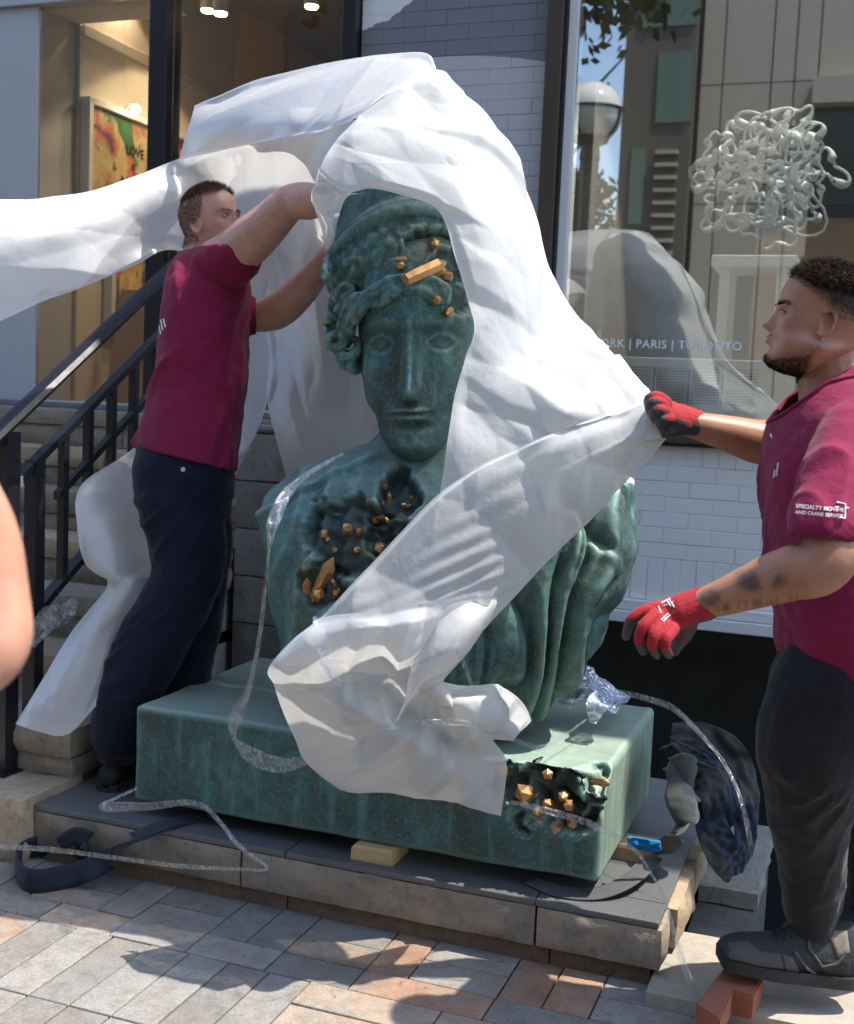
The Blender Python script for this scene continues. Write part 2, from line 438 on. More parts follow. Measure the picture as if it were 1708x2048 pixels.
# ---- areaway (sunken yard) at the right
m_dark = pmat('shade_dark_concrete', (0.045, 0.047, 0.048), (0.03, 0.032, 0.034), 4, 0.9)  # concrete coloured near black so the yard reads as deep shade
pit = MB(); zb = -2.4
pit.add([(-1.78, 3.3, zb), (3.2, 3.3, zb), (3.2, 6.2, zb), (-1.78, 6.2, zb)], [(0, 1, 2, 3)])
for p, q in (((-.22, 3.3), (3.2, 3.3)), ((3.2, 3.3), (3.2, 6.2)), ((-.222, 4.26), (-.222, 3.3)), ((-1.78, 4.26), (-.222, 4.26)), ((-1.78, 6.2), (-1.78, 4.26)), ((3.2, 6.2), (-1.78, 6.2))):
    zt = -.03 if p[1] < 5 and q[1] < 5 else .53
    if p[0] == 3.2 and q[0] == 3.2 or p[0] == -1.78 and q[0] == -1.78: zt = -.031
    pit.add([(p[0], p[1], zb), (q[0], q[1], zb), (q[0], q[1], zt), (p[0], p[1], zt)], [(0, 1, 2, 3)])
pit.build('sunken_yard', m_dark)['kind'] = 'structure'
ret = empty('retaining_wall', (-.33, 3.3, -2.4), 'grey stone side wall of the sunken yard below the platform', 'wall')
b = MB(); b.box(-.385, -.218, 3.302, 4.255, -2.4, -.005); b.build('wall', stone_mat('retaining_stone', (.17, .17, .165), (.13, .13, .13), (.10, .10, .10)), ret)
rough_block('coping', -.385, -.21, 3.62, 4.25, 0.0, 0.05, m_stone_grey, ret, 'x', .01, 77)
curb = empty('kerb_slab', (0.3, 3.1, 0), 'pale limestone kerb slab that the bearded man stands on', 'kerb')
rough_block('slab', -.42, .9, 2.905, 3.30, -.06, .035, m_curb, curb, 't', .006, 88, .04)
rough_block('slab', .905, 3.0, 2.905, 3.30, -.06, .035, m_curb, curb, 't', .006, 89, .06)
# ================================================================== shopfront
shop = empty('storefront', (-1.4, D, 0), 'white and grey painted brick shopfront with large plate windows above the sunken yard', 'shopfront')
m_wallp = plain('white_masonry_paint', (0.74, 0.745, 0.735), 0.6)
m_frame_b = plain('bronze_frame', (0.075, 0.055, 0.04), 0.4, 0.2)
m_frame_k = plain('black_frame', (0.012, 0.012, 0.016), 0.35)
m_grey_l = plain('pale_grey_render', (0.46, 0.475, 0.49), 0.7)
# pier: flat white, slate and mid grey shapes set by position over the bricks
g = N('pier_three_tone'); geo = g.n('NewGeometry'); sx = g.n('SeparateXYZ'); g.set(sx.inputs[0], geo.outputs['Position'])
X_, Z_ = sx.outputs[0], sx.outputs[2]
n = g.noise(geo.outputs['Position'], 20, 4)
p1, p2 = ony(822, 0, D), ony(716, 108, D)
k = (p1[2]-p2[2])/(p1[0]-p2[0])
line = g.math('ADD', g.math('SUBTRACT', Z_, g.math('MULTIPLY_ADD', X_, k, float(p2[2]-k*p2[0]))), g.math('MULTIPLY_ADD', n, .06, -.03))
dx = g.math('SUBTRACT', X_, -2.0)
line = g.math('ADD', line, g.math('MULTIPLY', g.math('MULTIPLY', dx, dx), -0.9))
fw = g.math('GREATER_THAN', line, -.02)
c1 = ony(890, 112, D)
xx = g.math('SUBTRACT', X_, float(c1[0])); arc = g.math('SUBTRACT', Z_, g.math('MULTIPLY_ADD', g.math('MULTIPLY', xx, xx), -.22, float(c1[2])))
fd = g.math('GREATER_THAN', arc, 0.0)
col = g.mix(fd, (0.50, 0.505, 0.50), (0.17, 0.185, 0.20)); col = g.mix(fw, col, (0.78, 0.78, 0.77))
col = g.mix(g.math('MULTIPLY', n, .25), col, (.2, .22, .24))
g.principled(col, .65, 0, g.bump(n, .1, .003)); m_pier = g.m

pier = MB(); pier.box(-2.36, -1.458, D+.012, D+.3, 0.53, 6.5); pier = pier.build('pier', m_pier, shop)
low = MB(); low.box(-1.456, 3.2, D+.012, D+.25, 0.585, 1.32); low = low.build('parapet', m_wallp, shop)
bcache = {}
def brick(par, x0, x1, z0, z1, m, gap=.0016):
    k = (round(x1-x0, 3), round(z1-z0, 3), m.name)
    if k not in bcache:
        a, c = x1-x0-2*gap, z1-z0-2*gap
        b = MB(); b.box(-a/2, a/2, -.0035, .02, -c/2, c/2, .002)
        me = bpy.data.meshes.new('brick'); me.from_pydata(b.v, [], b.f); me.materials.append(m); bcache[k] = me
    o = link('brick', bcache[k], par, ((x0+x1)/2, D+.012+rnd.uniform(-.0015, .0015), (z0+z1)/2))
xr_end = 0.42
x = -1.452
while x < xr_end: brick(low, x, x+.071, 1.232, 1.322, m_wallp); x += .071
for r in range(6):
    z = .822+r*.0683; x = -1.452 - (0 if r % 2 else .105); 
    while x < xr_end:
        brick(low, max(x, -1.453), x+.21, z, z+.0683, m_wallp); x += .21
x = -1.452
while x < xr_end: brick(low, x, x+.0715, .632, .822, m_wallp); x += .0715
r = 0; z = 2.15
while z < 3.36:
    x = -2.358 - (0 if r % 2 else .105)
    while x < -1.47:
        a, b_ = max(x, -2.358), min(x+.21, -1.459)
        if b_-a > .03: brick(pier, a, b_, z, z+.0683, m_pier, .0006)
        x += .21
    z += .0683; r += 1
t = MB(); t.box(-1.456, 3.2, D-.03, D+.01, .585, .63, .004); t.box(-1.456, 3.2, D-.045, D+.012, .53, .582, .004); t.build('base_trim', m_white, shop)
# right-hand plate window
win = empty('window', (-.4, D, 1.33), parent=None); win.parent = shop; win.location = Vector((-.4, D, 1.33))-Vector(shop.location)
fx_l, fx_r, jx_r = [float(ony(q_, 228, D)[0]) for q_ in (1091, 1122, 1147)]
b = MB(); b.box(-1.452, fx_r, D-.05, D+.07, 1.415, 6.4, .004); b.box(-1.452, 3.2, D-.05, D+.07, 1.335, 1.412, .004); b.build('frame', m_frame_b, win)
b = MB(); b.box(fx_r+.001, fx_r+.012, D-.02, D+.06, 1.414, 6.4); b.box(-1.45, 3.2, D-.03, D+.06, 1.322, 1.334); b.build('gasket', m_frame_k, win)
b = MB(); b.box(fx_r+.013, jx_r, D+.0, D+.10, 1.414, 6.4, .004); b.build('jamb', m_white, win)
m_glass = glass_mat('coated_plate_glass', 0.26, (.84, .88, .87))
b = MB(); b.box(jx_r+.002, 3.2, D+.02, D+.026, 1.414, 6.4); b.build('pane', m_glass, win)
# left-hand gallery window
win2 = empty('window', (-3.4, D, 1.36)); win2.parent = shop; win2.location = Vector((-3.4, D, 1.36))-Vector(shop.location)
mx0, mx1 = float(ony(311, 100, D)[0]), float(ony(346, 100, D)[0])
b = MB(); b.box(mx0, mx1, D-.06, D+.08, 1.385, 6.4, .004); b.build('mullion', m_frame_k, win2)
b = MB(); b.box(-2.435, -2.365, D-.05, D+.08, 1.385, 6.4, .004); b.build('frame', m_frame_k, win2)
b = MB(); b.box(-2.425, -2.395, D-.085, D-.052, 2.80, 3.0, .004); b.build('door_handle', plain('brushed_steel', (.5, .5, .5), .3, 1.0), win2)
hz = float(ony(77, 14, D)[2])
b = MB(); b.box(-6.0, mx0-.002, D-.05, D+.3, hz, 6.4, .003); b.build('header', m_grey_l, win2)
m_glass2 = glass_mat('plate_glass', 0.045, (.93, .95, .94))
pxl = float(ony(77, 300, D)[0])
b = MB(); b.box(pxl+.002, mx0-.002, D+.0, D+.006, 1.385, hz-.002); b.build('pane', m_glass2, win2)
b = MB(); b.box(mx1+.002, -2.437, D+.0, D+.006, 1.385, 6.4); b.build('pane', m_glass2, win2)
b = MB(); b.box(pxl, -2.437, D-.05, D+.06, 1.36, 1.384, .003); b.build('sill', m_grey_l, win2)
b = MB(); b.box(-6.0, pxl, D-.02, D+.3, -.03, hz-.002, .004); b.build('pillar', m_grey_l, shop)
# unseen canopy above the picture, added to cast the shade line
b = MB(); b.box(-9, 6, 4.46, D+.011, 7.0, 7.3, .01); b.build('shade_canopy', m_grey_l, shop)
b = MB(); b.box(-9, 6, D+.03, D+.6, 6.5, 9.5); b.box(-9, -6.0, D+.0, D+.31, -.03, 6.4); b.build('upper_wall', m_grey_l, shop)

# ---- gallery room behind the left window
def room(name, m, *boxes):
    b = MB()
    for q in boxes: b.box(*q)
    o = b.build(name, m); o['kind'] = 'structure'; return o
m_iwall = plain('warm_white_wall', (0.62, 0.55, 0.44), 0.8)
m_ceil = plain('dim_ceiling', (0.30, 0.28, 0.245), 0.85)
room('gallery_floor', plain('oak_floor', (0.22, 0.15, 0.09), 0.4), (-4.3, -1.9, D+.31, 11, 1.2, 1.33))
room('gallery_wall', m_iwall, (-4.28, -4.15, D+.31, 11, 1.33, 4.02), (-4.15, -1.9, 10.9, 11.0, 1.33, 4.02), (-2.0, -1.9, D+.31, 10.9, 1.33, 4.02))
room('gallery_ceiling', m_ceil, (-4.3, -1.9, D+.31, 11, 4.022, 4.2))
b = MB(); b.box(-4.149, -4.13, D+.32, 10.9, 3.35, 3.41, .004); b.build('ceiling_cove', plain('cove_paint', (.5, .46, .38), .8))['kind'] = 'structure'
tr0 = MB(); p, q = onz(352, 10, 3.99), onz(570, 145, 3.99)
tr0.tube([p, q], .016, 6); tag(tr0.build('ceiling_track', m_frame_k), 'black ceiling track crossing the gallery ceiling diagonally', 'light track')
m_bulb = emit_mat('warm_bulb', (1.0, .72, .42), 14)
m_can = plain('white_lamp_can', (.55, .55, .53), .4)
def spot(px, py, d, label, r=.042, tilt=0):
    P = Vector(at(px, py, d)); e = empty('ceiling_spotlight', P, label, 'spotlight', 'gallery ceiling spotlights')
    b = MB(); b.loft([[P+Vector((r*math.cos(a), r*math.sin(a), z)) for a in np.linspace(0, 2*PI, 17)[:-1]] for z in (-.0, .17)]); smooth_by_angle(b.build('lamp_can', m_can, e))
    b = MB(); b.loft([[P+Vector((r*.8*math.cos(a), r*.8*math.sin(a), -.004+z)) for a in np.linspace(0, 2*PI, 17)[:-1]] for z in (-.006, .0)]); b.build('bulb', m_bulb, e)
    b = MB(); b.tube([P+Vector((0, 0, .17)), (P.x, P.y, 4.02)], .008, 6); b.build('stem', m_can, e)
    l = bpy.data.lights.new('spotlight_glow', 'SPOT'); l.energy = 13; l.color = (1, .74, .48); l.spot_size = math.radians(110); l.shadow_soft_size = .04
    lo = bpy.data.objects.new('spotlight_glow', l); COL.objects.link(lo); lo.parent = e; lo.location = (0, 0, -.02)
spot(415, 20, 6.9, 'gallery ceiling spotlight left of the pair above the black mullion')
spot(441, 26, 6.6, 'gallery ceiling spotlight right of the pair above the black mullion')
spot(623, 12, 6.6, 'single gallery ceiling spotlight next to the brick pier')
spot(250, -60, 6.7, 'gallery ceiling spotlight over the framed paintings')
# paintings on the side wall
def painting(y0, y1, z0, z1, label, seed, text=None):
    x = -4.148
    e = empty('painting', (x, (y0+y1)/2, z0), label, 'painting', 'framed paintings on the gallery side wall')
    b = MB(); f = .035
    b.box(x, x+.06, y0, y0+f, z0, z1, .003); b.box(x, x+.06, y1-f, y1, z0, z1, .003); b.box(x, x+.06, y0+f, y1-f, z0, z0+f, .003); b.box(x, x+.06, y0+f, y1-f, z1-f, z1, .003)
    b.build('frame', m_white, e)
    g = N('abstract_canvas'); v = g.coord(False); mp = g.n('Mapping'); mp.inputs['Location'].default_value = (seed*3.1, seed, seed*.7); mp.inputs['Scale'].default_value = (1, 1.0, .7); g.set(mp.inputs[0], v)
    n1 = g.noise(mp.outputs[0], 5, 4, .6, .8); n2 = g.noise(mp.outputs[0], 3.2, 3, .5, .4); n3 = g.noise(mp.outputs[0], 14, 6, .7, 1.2)
    c = g.ramp(n1, [(0.3, (.50, .33, .10)), (.45, (.55, .45, .22)), (.52, (.45, .32, .12)), (.60, (.55, .10, .06)), (.68, (.10, .06, .12))])
    c = g.mix(g.ramp(n2, [(.56, 0), (.6, 1)]), c, (.55, .12, .16)); c = g.mix(g.ramp(n2, [(.36, 1), (.39, 0)]), c, (.03, .16, .04) if seed < 3 else (.12, .05, .03))
    c = g.mix(g.ramp(n3, [(.60, 0), (.63, .85)]), c, (.02, .015, .02)); g.principled(c, .5)
    b = MB(); b.box(x+.002, x+.03, y0+f+.001, y1-f-.001, z0+f+.001, z1-f-.001); b.build('canvas', g.m, e)
    if text:
        for body, yy, zz, s in text:
            me = add_text(body, s, 'lettering', m_frame_k, bold=True)
            R = Matrix(((0, 0, 1), (1, 0, 0), (0, 1, 0)))
            for vv in me.vertices: vv.co = R @ vv.co
            link('lettering', me, e, (x+.034, yy, zz))
    return e
painting(5.62, 6.75, 2.38, 3.03, 'large framed abstract painting, orange and red with LOVE lettered on it', 1, [('LOVE', 6.0, 2.80, .075), ('IS', 6.06, 2.72, .05), ('A LANGUAGE', 5.95, 2.63, .06)])
painting(6.95, 7.95, 2.3, 2.95, 'framed abstract painting deeper in the gallery beyond the black mullion', 2)
painting(5.85, 6.62, 1.78, 2.28, 'smaller dark abstract painting hung low under the large one', 4)
for yy, lab in ((5.95, 'left picture lamp on top of the large painting frame'), (6.30, 'right picture lamp on top of the large painting frame')):
    e = empty('picture_lamp', (-4.08, yy, 3.035), lab, 'picture lamp', 'picture lamps on the large painting')
    b = MB(); b.tube([(-4.10, yy, 3.031), (-4.06, yy, 3.06), (-4.02, yy, 3.05)], .008, 6); b.build('arm', m_can, e)
    b = MB(); b.loft([[(-4.02+r*math.cos(a), yy+r*math.sin(a), z) for a in np.linspace(0, 2*PI, 13)[:-1]] for r, z in ((.010, 3.055), (.024, 3.04), (.024, 3.02), (.01, 3.01))]); b.build('bulb', m_bulb, e)
# paper-wrapped crates and a bench behind the glass
m_kraft = plain('kraft_paper', (0.29, 0.20, 0.12), .8)
m_bench = plain('beech_board', (0.50, 0.36, 0.20), .55)
for i, (a, b_, zt, lab) in enumerate(((-4.02, -3.55, 1.98, 'brown paper wrapped picture leaning inside the glass beside the white pillar'), (-3.52, -3.05, 1.92, 'brown paper wrapped picture leaning inside the glass behind the handrail'), (-3.02, -2.5, 1.9, 'brown paper wrapped picture leaning inside the glass nearest the brick pier'))):
    e = empty('wrapped_picture', ((a+b_)/2, D+.4, 1.33), lab, 'wrapped picture', 'paper wrapped pictures inside the gallery window')
    b = MB(); b.loft([[(a, y-.05, z), (b_, y-.05, z), (b_, y, z), (a, y, z)] for y, z in ((D+.44, 1.331), (D+.58, zt))]); b.build('wrapping', m_kraft, e)
    b = MB(); xm = (a+b_)/2; b.loft([[(xm-.02, y-.053, z), (xm+.02, y-.053, z), (xm+.02, y-.0505, z), (xm-.02, y-.0505, z)] for y, z in ((D+.44, 1.333), (D+.58, zt-.002))]); b.build('tape', plain('packing_tape', (.36, .26, .15), .3), e)
e = empty('display_bench', (-3.6, 6.3, 1.33), 'pale wooden bench standing under the small dark painting', 'bench')
b = MB(); b.box(-4.12, -3.2, 5.98, 6.5, 1.98, 2.03, .004); b.build('seat', m_bench, e)
for xx in (-4.06, -3.3):
    for yy in (6.02, 6.42): b = MB(); b.box(xx, xx+.05, yy, yy+.05, 1.331, 1.978); b.build('leg', m_bench, e)

# ---- showroom behind the right window
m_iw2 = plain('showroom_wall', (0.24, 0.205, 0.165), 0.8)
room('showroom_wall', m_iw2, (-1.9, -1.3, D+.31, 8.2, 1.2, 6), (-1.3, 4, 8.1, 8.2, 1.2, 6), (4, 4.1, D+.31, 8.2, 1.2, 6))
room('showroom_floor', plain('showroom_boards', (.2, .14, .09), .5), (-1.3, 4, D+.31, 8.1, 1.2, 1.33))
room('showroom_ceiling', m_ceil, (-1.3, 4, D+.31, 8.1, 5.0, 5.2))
# vent cabinet
zt0, zt1 = float(ony(1300, 716, D+.2)[2]), 1.415
vc = empty('vent_cabinet', (-.6, D+.25, 1.335), 'white radiator cabinet with louvred grilles under the lettering of the right window', 'vent cabinet')
fx0, fx1 = -1.255, .9; fy = D+.14
va = [float(onx_) for onx_ in []]
gx = [float(ony(x_, 780, fy)[0]) for x_ in (1150, 1222, 1230, 1303, 1309, 1373, 1379, 1441, 1447, 1513)]
gz1, gz0 = float(ony(1370, 738, fy)[2]), float(ony(1370, 806, fy)[2])
b = MB(); b.box(fx0, fx1, fy+.03, fy+.2, 1.34, zt0)
b.box(fx0, gx[0]-.003, fy, fy+.028, 1.34, zt0, .003); b.box(gx[9]+.003, fx1, fy, fy+.028, 1.34, zt0, .003)
b.box(gx[0]-.002, gx[9]+.002, fy, fy+.028, gz1+.003, zt0, .003); b.box(gx[0]-.002, gx[9]+.002, fy, fy+.028, 1.34, gz0-.003, .003)
m_cab = plain('white_cabinet', (.86, .88, .87), .5)
b.build('casing', m_cab, vc)
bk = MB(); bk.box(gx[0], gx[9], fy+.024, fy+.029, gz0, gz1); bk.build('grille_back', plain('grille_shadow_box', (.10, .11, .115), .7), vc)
for i in range(5):
    a, c = gx[2*i], gx[2*i+1]
    fr = MB(); fr.box(a, a+.006, fy-.004, fy+.022, gz0, gz1); fr.box(c-.006, c, fy-.004, fy+.022, gz0, gz1); fr = fr.build('grille', m_cab, vc)
    ns = 12
    for k in range(ns):
        z = gz0+(gz1-gz0)*(k+.5)/ns; b = MB()
        b.loft([[(x_, fy+.0, z-.003), (x_, fy+.016, z+.004), (x_, fy+.016, z+.006), (x_, fy+.0, z-.001)] for x_ in (a+.006, c-.006)]); b.build('slat', m_cab, fr)
# hanging ribbon ornament with chrome bubbles
orn = empty('ribbon_chandelier', at(1530, 350, 5.3), 'white tangle of looping ribbons with chrome bubbles hanging inside the right window', 'hanging ornament')
oc = Vector(ony(1530, 352, D+.14)); R_ = float((Vector(ony(1695, 350, D+.14))-oc).length)
ro = random.Random(12)
m_ribbon = plain('white_ribbon', (.93, .95, .91), .5)
def loop_ribbon(c, size, seed):
    r2 = random.Random(seed); ph = [r2.uniform(0, 6.28) for _ in range(6)]; n = 56; pts = []
    am = [r2.uniform(.25, .55) for _ in range(4)]
    for i in range(n):
        t = i/n*2*PI
        rr = size*(1+am[0]*math.sin(2*t+ph[0])+am[1]*math.sin(3*t+ph[1])+.6*am[2]*math.sin(5*t+ph[2]))
        pts.append(Vector((c[0]+rr*math.cos(t), c[1]+.008*math.sin(2*t+ph[3])+.006*math.sin(3*t+ph[4]), c[2]+rr*math.sin(t)*.9)))
    rings = []
    for i, p in enumerate(pts):
        tg = (pts[(i+1) % n]-pts[i-1]).normalized(); nr = Vector((tg.z, 0, -tg.x)).normalized()
        wd = .0062+.013*max(0, math.sin(3*i/n*2*PI+ph[5]))**3
        rings.append([p-nr*wd+Vector((0, -.002, 0)), p+nr*wd+Vector((0, -.002, 0)), p+nr*wd+Vector((0, .002, 0)), p-nr*wd+Vector((0, .002, 0))])
    V = [q for r_ in rings for q in r_]; Fc = []
    for i in range(n):
        for j in range(4): Fc.append((i*4+j, i*4+(j+1) % 4, ((i+1) % n)*4+(j+1) % 4, ((i+1) % n)*4+j))
    MB().add(V, Fc).build('ribbon', m_ribbon, orn, True)
loop_ribbon((oc.x, oc.y, oc.z), R_*.62, 5)
for i in range(25):
    a = i*2.39996; rr = R_*math.sqrt((i+.6)/25)*.82
    loop_ribbon((oc.x+rr*math.cos(a), oc.y+ro.uniform(-.02, .02), oc.z+rr*math.sin(a)*.93), R_*ro.uniform(.14, .21), 40+i)
m_chrome = plain('chrome', (.75, .75, .74), .06, 1.0)
for i in range(15):
    a = ro.uniform(0, 6.28); rr = R_*math.sqrt(ro.random())*.85
    p = oc+Vector((rr*math.cos(a), ro.uniform(-.03, .03), rr*math.sin(a))); s = ro.uniform(.008, .017); b = MB()
    b.loft([[p+Vector((s*math.sin(u)*math.cos(v_), s*math.sin(u)*math.sin(v_), s*math.cos(u))) for v_ in np.linspace(0, 2*PI, 13)[:-1]] for u in np.linspace(.05, PI-.05, 8)]); b.build('bubble', m_chrome, orn, True)
b = MB(); b.tube([oc+Vector((0, 0, R_*.8)), Vector((oc.x, oc.y, 5.0))], .004, 5); b.build('cord', m_frame_k, orn)
tb = empty('display_table', (-.4, D+.9, 1.33), 'white display table with thick top standing below the ribbon ornament', 'table')
tx0, tx1 = float(ony(1422, 520, D+.7)[0]), float(ony(1594, 520, D+.7)[0]); tz1, tz0 = float(ony(1500, 510, D+.7)[2]), float(ony(1500, 533, D+.7)[2])
b = MB(); b.box(tx0, tx1, D+.7, D+1.1, tz0, tz1, .004); b.build('top', m_white, tb)
for xx in (tx0+.04, tx1-.09):
    for yy in (D+.74, D+1.0): b = MB(); b.box(xx, xx+.05, yy, yy+.05, 1.331, tz0-.001); b.build('leg', m_white, tb)
e = empty('globe_lamp', at(1446, 606, 6.6), 'small glowing round lamp inside the showroom below the display table', 'lamp')
p = Vector(at(1446, 606, 6.6)); b = MB(); s = .028
b.loft([[p+Vector((s*math.sin(u)*math.cos(v_), s*math.sin(u)*math.sin(v_), s*math.cos(u))) for v_ in np.linspace(0, 2*PI, 17)[:-1]] for u in np.linspace(.05, PI-.05, 10)]); b.build('bulb', emit_mat('lamp_white', (1, .85, .62), 12), e, True)
b = MB(); b.tube([p-Vector((0, 0, s)), (p.x, p.y, 1.331)], .01, 8); b.build('stand', m_frame_k, e)
l = bpy.data.lights.new('showroom_glow', 'POINT'); l.energy = 9; l.color = (1, .78, .5); l.shadow_soft_size = .02
lo = bpy.data.objects.new('showroom_glow', l); COL.objects.link(lo); lo.parent = e; lo.location = (0, 0, .0)
l = bpy.data.lights.new('added_ornament_fill', 'SPOT'); l.energy = 300; l.color = (1, .95, .88); l.spot_size = math.radians(62); l.shadow_soft_size = .03  # added light without a fixture, brightens the ornament and vent cabinet
lo = bpy.data.objects.new('added_ornament_fill', l); COL.objects.link(lo); lo.location = (oc.x+.5, D+.9, 4.75); lo.rotation_euler = (Vector((oc.x+.5, D+.9, 4.75))-Vector((oc.x+.3, D+.15, 1.6))).to_track_quat('Z', 'Y').to_euler(); lo.parent = None
# counter
e = empty('showroom_counter', (1.0, 7.4, 1.33), 'tan wooden counter at the back of the showroom', 'counter')
b = MB(); b.box(-.7, 2.6, 7.3, 7.9, 1.331, 2.6, .005); b.build('body', plain('tan_veneer', (.42, .27, .13), .5), e)
b = MB(); b.box(-.75, 2.65, 7.25, 7.95, 2.602, 2.66, .005); b.build('top', m_frame_k, e)
# lettering on the glass
m_vinyl = plain('white_vinyl', (.8, .82, .82), .5)
me = add_text('NEW YORK | PARIS | TORONTO', .088, 'lettering', m_vinyl, bold=True, spacing=1.08)
xs_ = [v.co.x for v in me.vertices]; tw = max(xs_)
P0, P1 = ony(1170, 695, D+.018), ony(1392, 697, D+.018)
# fit so that the visible letters fall where they stand
fit = (P1[0]-P0[0])/(tw*(22.3-2)/26.0)
for vv in me.vertices: vv.co = Vector((vv.co.x*fit, -vv.co.z, vv.co.y*fit))
for vv in me.vertices: vv.co *= 1.26
link('lettering', me, win, (P0[0]-tw*fit*2.0/26.0-.26*.365*tw*fit, D+.0175, float(ony(1280, 695, D)[2])))
# ================================================================== across the street (seen mirrored in the glass)
def mir(px, py, yv):
    p = ony(px, py, yv); return Vector((p[0], 2*(D+.02)-p[1], p[2]))
m_lime = plain('limestone_panel', (.45, .40, .33), .8)
blk = empty('limestone_building', (0, -9.5, 0), 'pale limestone office building across the street, mirrored in the shop window', 'building')
YB = 2*D-20.0
b = MB(); b.box(-3.0, 16, YB-8, YB-.05, .09, 16); b.build('wall', plain('joint_dark', (.10, .09, .08), .9), blk)
xs2 = [-2.95]
while xs2[-1] < 14: xs2.append(xs2[-1]+rnd.choice((.35, .75, 1.15)))
for i in range(len(xs2)-1):
    for z0, z1 in ((4.75, 6.6), (6.62, 9.6), (9.62, 12.6)):
        if z0 < 6 and xs2[i] > -1.4: continue
        b = MB(); b.box(xs2[i]+.012, xs2[i+1]-.012, YB-.05, YB, z0, z1); b.build('panel', m_lime, blk)
    if xs2[i] < -1.4:
        b = MB(); b.box(xs2[i]+.012, xs2[i+1]-.012, YB-.05, YB, .1, 4.73); b.build('panel', m_lime, blk)
b = MB(); b.box(-1.2, 14, YB-.04, YB+.3, 6.2, 6.6); b.build('lintel', m_lime, blk)
m_dkglass = plain('dark_shop_glass', (.05, .05, .05), .15)
b = MB(); b.box(-1.2, 14, YB-.04, YB-.02, .3, 6.2); b.build('shop_glass', m_dkglass, blk)
b = MB(); b.box(-1.2, 14, YB-.02, YB+.1, 3.6, 3.9); b.build('transom', m_frame_b, blk)
b2 = empty('glass_tower', (-5, -10.5, 0), 'brown framed building with green glass across the street, mirrored beside the street lamp', 'building')
b = MB(); b.box(-4.15, -3.02, YB-6, YB+.2, .09, 14); b.build('wall', plain('brown_cladding', (.13, .11, .09), .6), b2)
m_gg = plain('green_glass', (.16, .24, .20), .15)
for i, (a, c, z0, z1) in enumerate(((-3.95, -3.72, 4.4, 5.6), (-3.95, -3.72, 3.2, 4.3), (-3.6, -3.05, 6.0, 7.1), (-3.95, -3.05, 7.5, 9.0))):
    b = MB(); b.box(a, c, YB+.2, YB+.23, z0, z1); b.build('window', m_gg, b2)
for i in range(9):
    b = MB(); b.box(-3.55, -3.2, YB+.2, YB+.3, 3.9+i*.2, 3.96+i*.2); b.build('louvre', m_lime, b2)
# globe street lamp
vy = 11.3
pc = mir(1184, 226, vy); rg = .285
lamp = empty('street_lamp', (pc.x, pc.y, 0), 'white globe street lamp on a black post, mirrored in the right window', 'street lamp')
b = MB(); b.loft([[pc+Vector((rg*math.sin(u)*math.cos(v), rg*math.sin(u)*math.sin(v), rg*math.cos(u))) for v in np.linspace(0, 2*PI, 33)[:-1]] for u in np.linspace(.02, PI-.45, 20)]); b.build('globe', plain('opal_globe', (.75, .75, .72), .12), lamp, True)
b = MB()
b.tube([pc+Vector((rg*1.04*math.cos(a), rg*1.04*math.sin(a), .02)) for a in np.linspace(0, 2*PI, 40)], .014, 6)
for ph in (.3, .3+PI/2): b.tube([pc+Vector((rg*1.04*math.sin(u)*math.cos(ph), rg*1.04*math.sin(u)*math.sin(ph), -rg*1.04*math.cos(u))) for u in np.linspace(-PI/2, PI/2, 24)], .012, 6)
b.build('ring', m_iron, lamp)
b = MB(); b.loft([[(pc.x+r*math.cos(a), pc.y+r*math.sin(a), z) for a in np.linspace(0, 2*PI, 17)[:-1]] for r, z in ((.20, pc.z-.17), (.16, pc.z-.27), (.085, pc.z-.30), (.10, pc.z-.42), (.09, pc.z-.44), (.085, 1.0), (.12, .9), (.14, .1), (.2, .0))]); b.build('post', m_iron, lamp)
# trees across the street
m_leaf = pmat('maple_leaf', (.045, .085, .02), (.07, .12, .03), 2, .6, jitter=.2)
m_bark = pmat('bark', (.07, .055, .04), (.045, .035, .028), 12, .9, .6, 30)
def tree(base, height, crown_r, cz, n, label, seed, sq=1.0):
    rt = random.Random(seed); base = Vector(base)
    e = empty('tree', base, label, 'tree', 'trees across the street')
    t = MB(); top = base+Vector((0, 0, cz+crown_r*.4))
    t.tube([base, base+Vector((.05, 0, cz*.5)), top], [height*.03, height*.022, height*.008], 8)
    for i in range(9):
        a = rt.uniform(0, 6.28); z = rt.uniform(.45, .95)*cz; s = base+Vector((0, 0, z))
        t.tube([s, s+Vector((math.cos(a)*crown_r*.4, math.sin(a)*crown_r*.4, crown_r*.3)), s+Vector((math.cos(a)*crown_r*.8, math.sin(a)*crown_r*.8, crown_r*.7))], [.06, .035, .012], 6)
    t.build('trunk', m_bark, e, True)
    V = []; Fc = []; cl = []
    for i in range(34):
        d = Vector((rt.gauss(0, 1), rt.gauss(0, 1), rt.gauss(0, 1)*sq)).normalized()*crown_r*rt.random()**.4
        cl.append((base+Vector((0, 0, cz))+d, crown_r*rt.uniform(.16, .34)))
    for i in range(n):
        c, r = rt.choice(cl); p = c+Vector((rt.gauss(0, 1), rt.gauss(0, 1), rt.gauss(0, .8)))*r*.6
        a = Vector((rt.gauss(0, 1), rt.gauss(0, 1), rt.gauss(0, 1))).normalized()*rt.uniform(.07, .13); bb = a.orthogonal().normalized()*a.length*.6
        k = len(V); V += [p-a, p+bb, p+a, p-bb]; Fc.append((k, k+1, k+2, k+3))
    MB().add(V, Fc).build('crown', m_leaf, e)['kind'] = 'stuff'
q = mir(1200, 380, 24); tree((q.x-.6, q.y, .09), 6, 1.7, 4.3, 5200, 'leafy green tree across the street low behind the lamp post', 3)
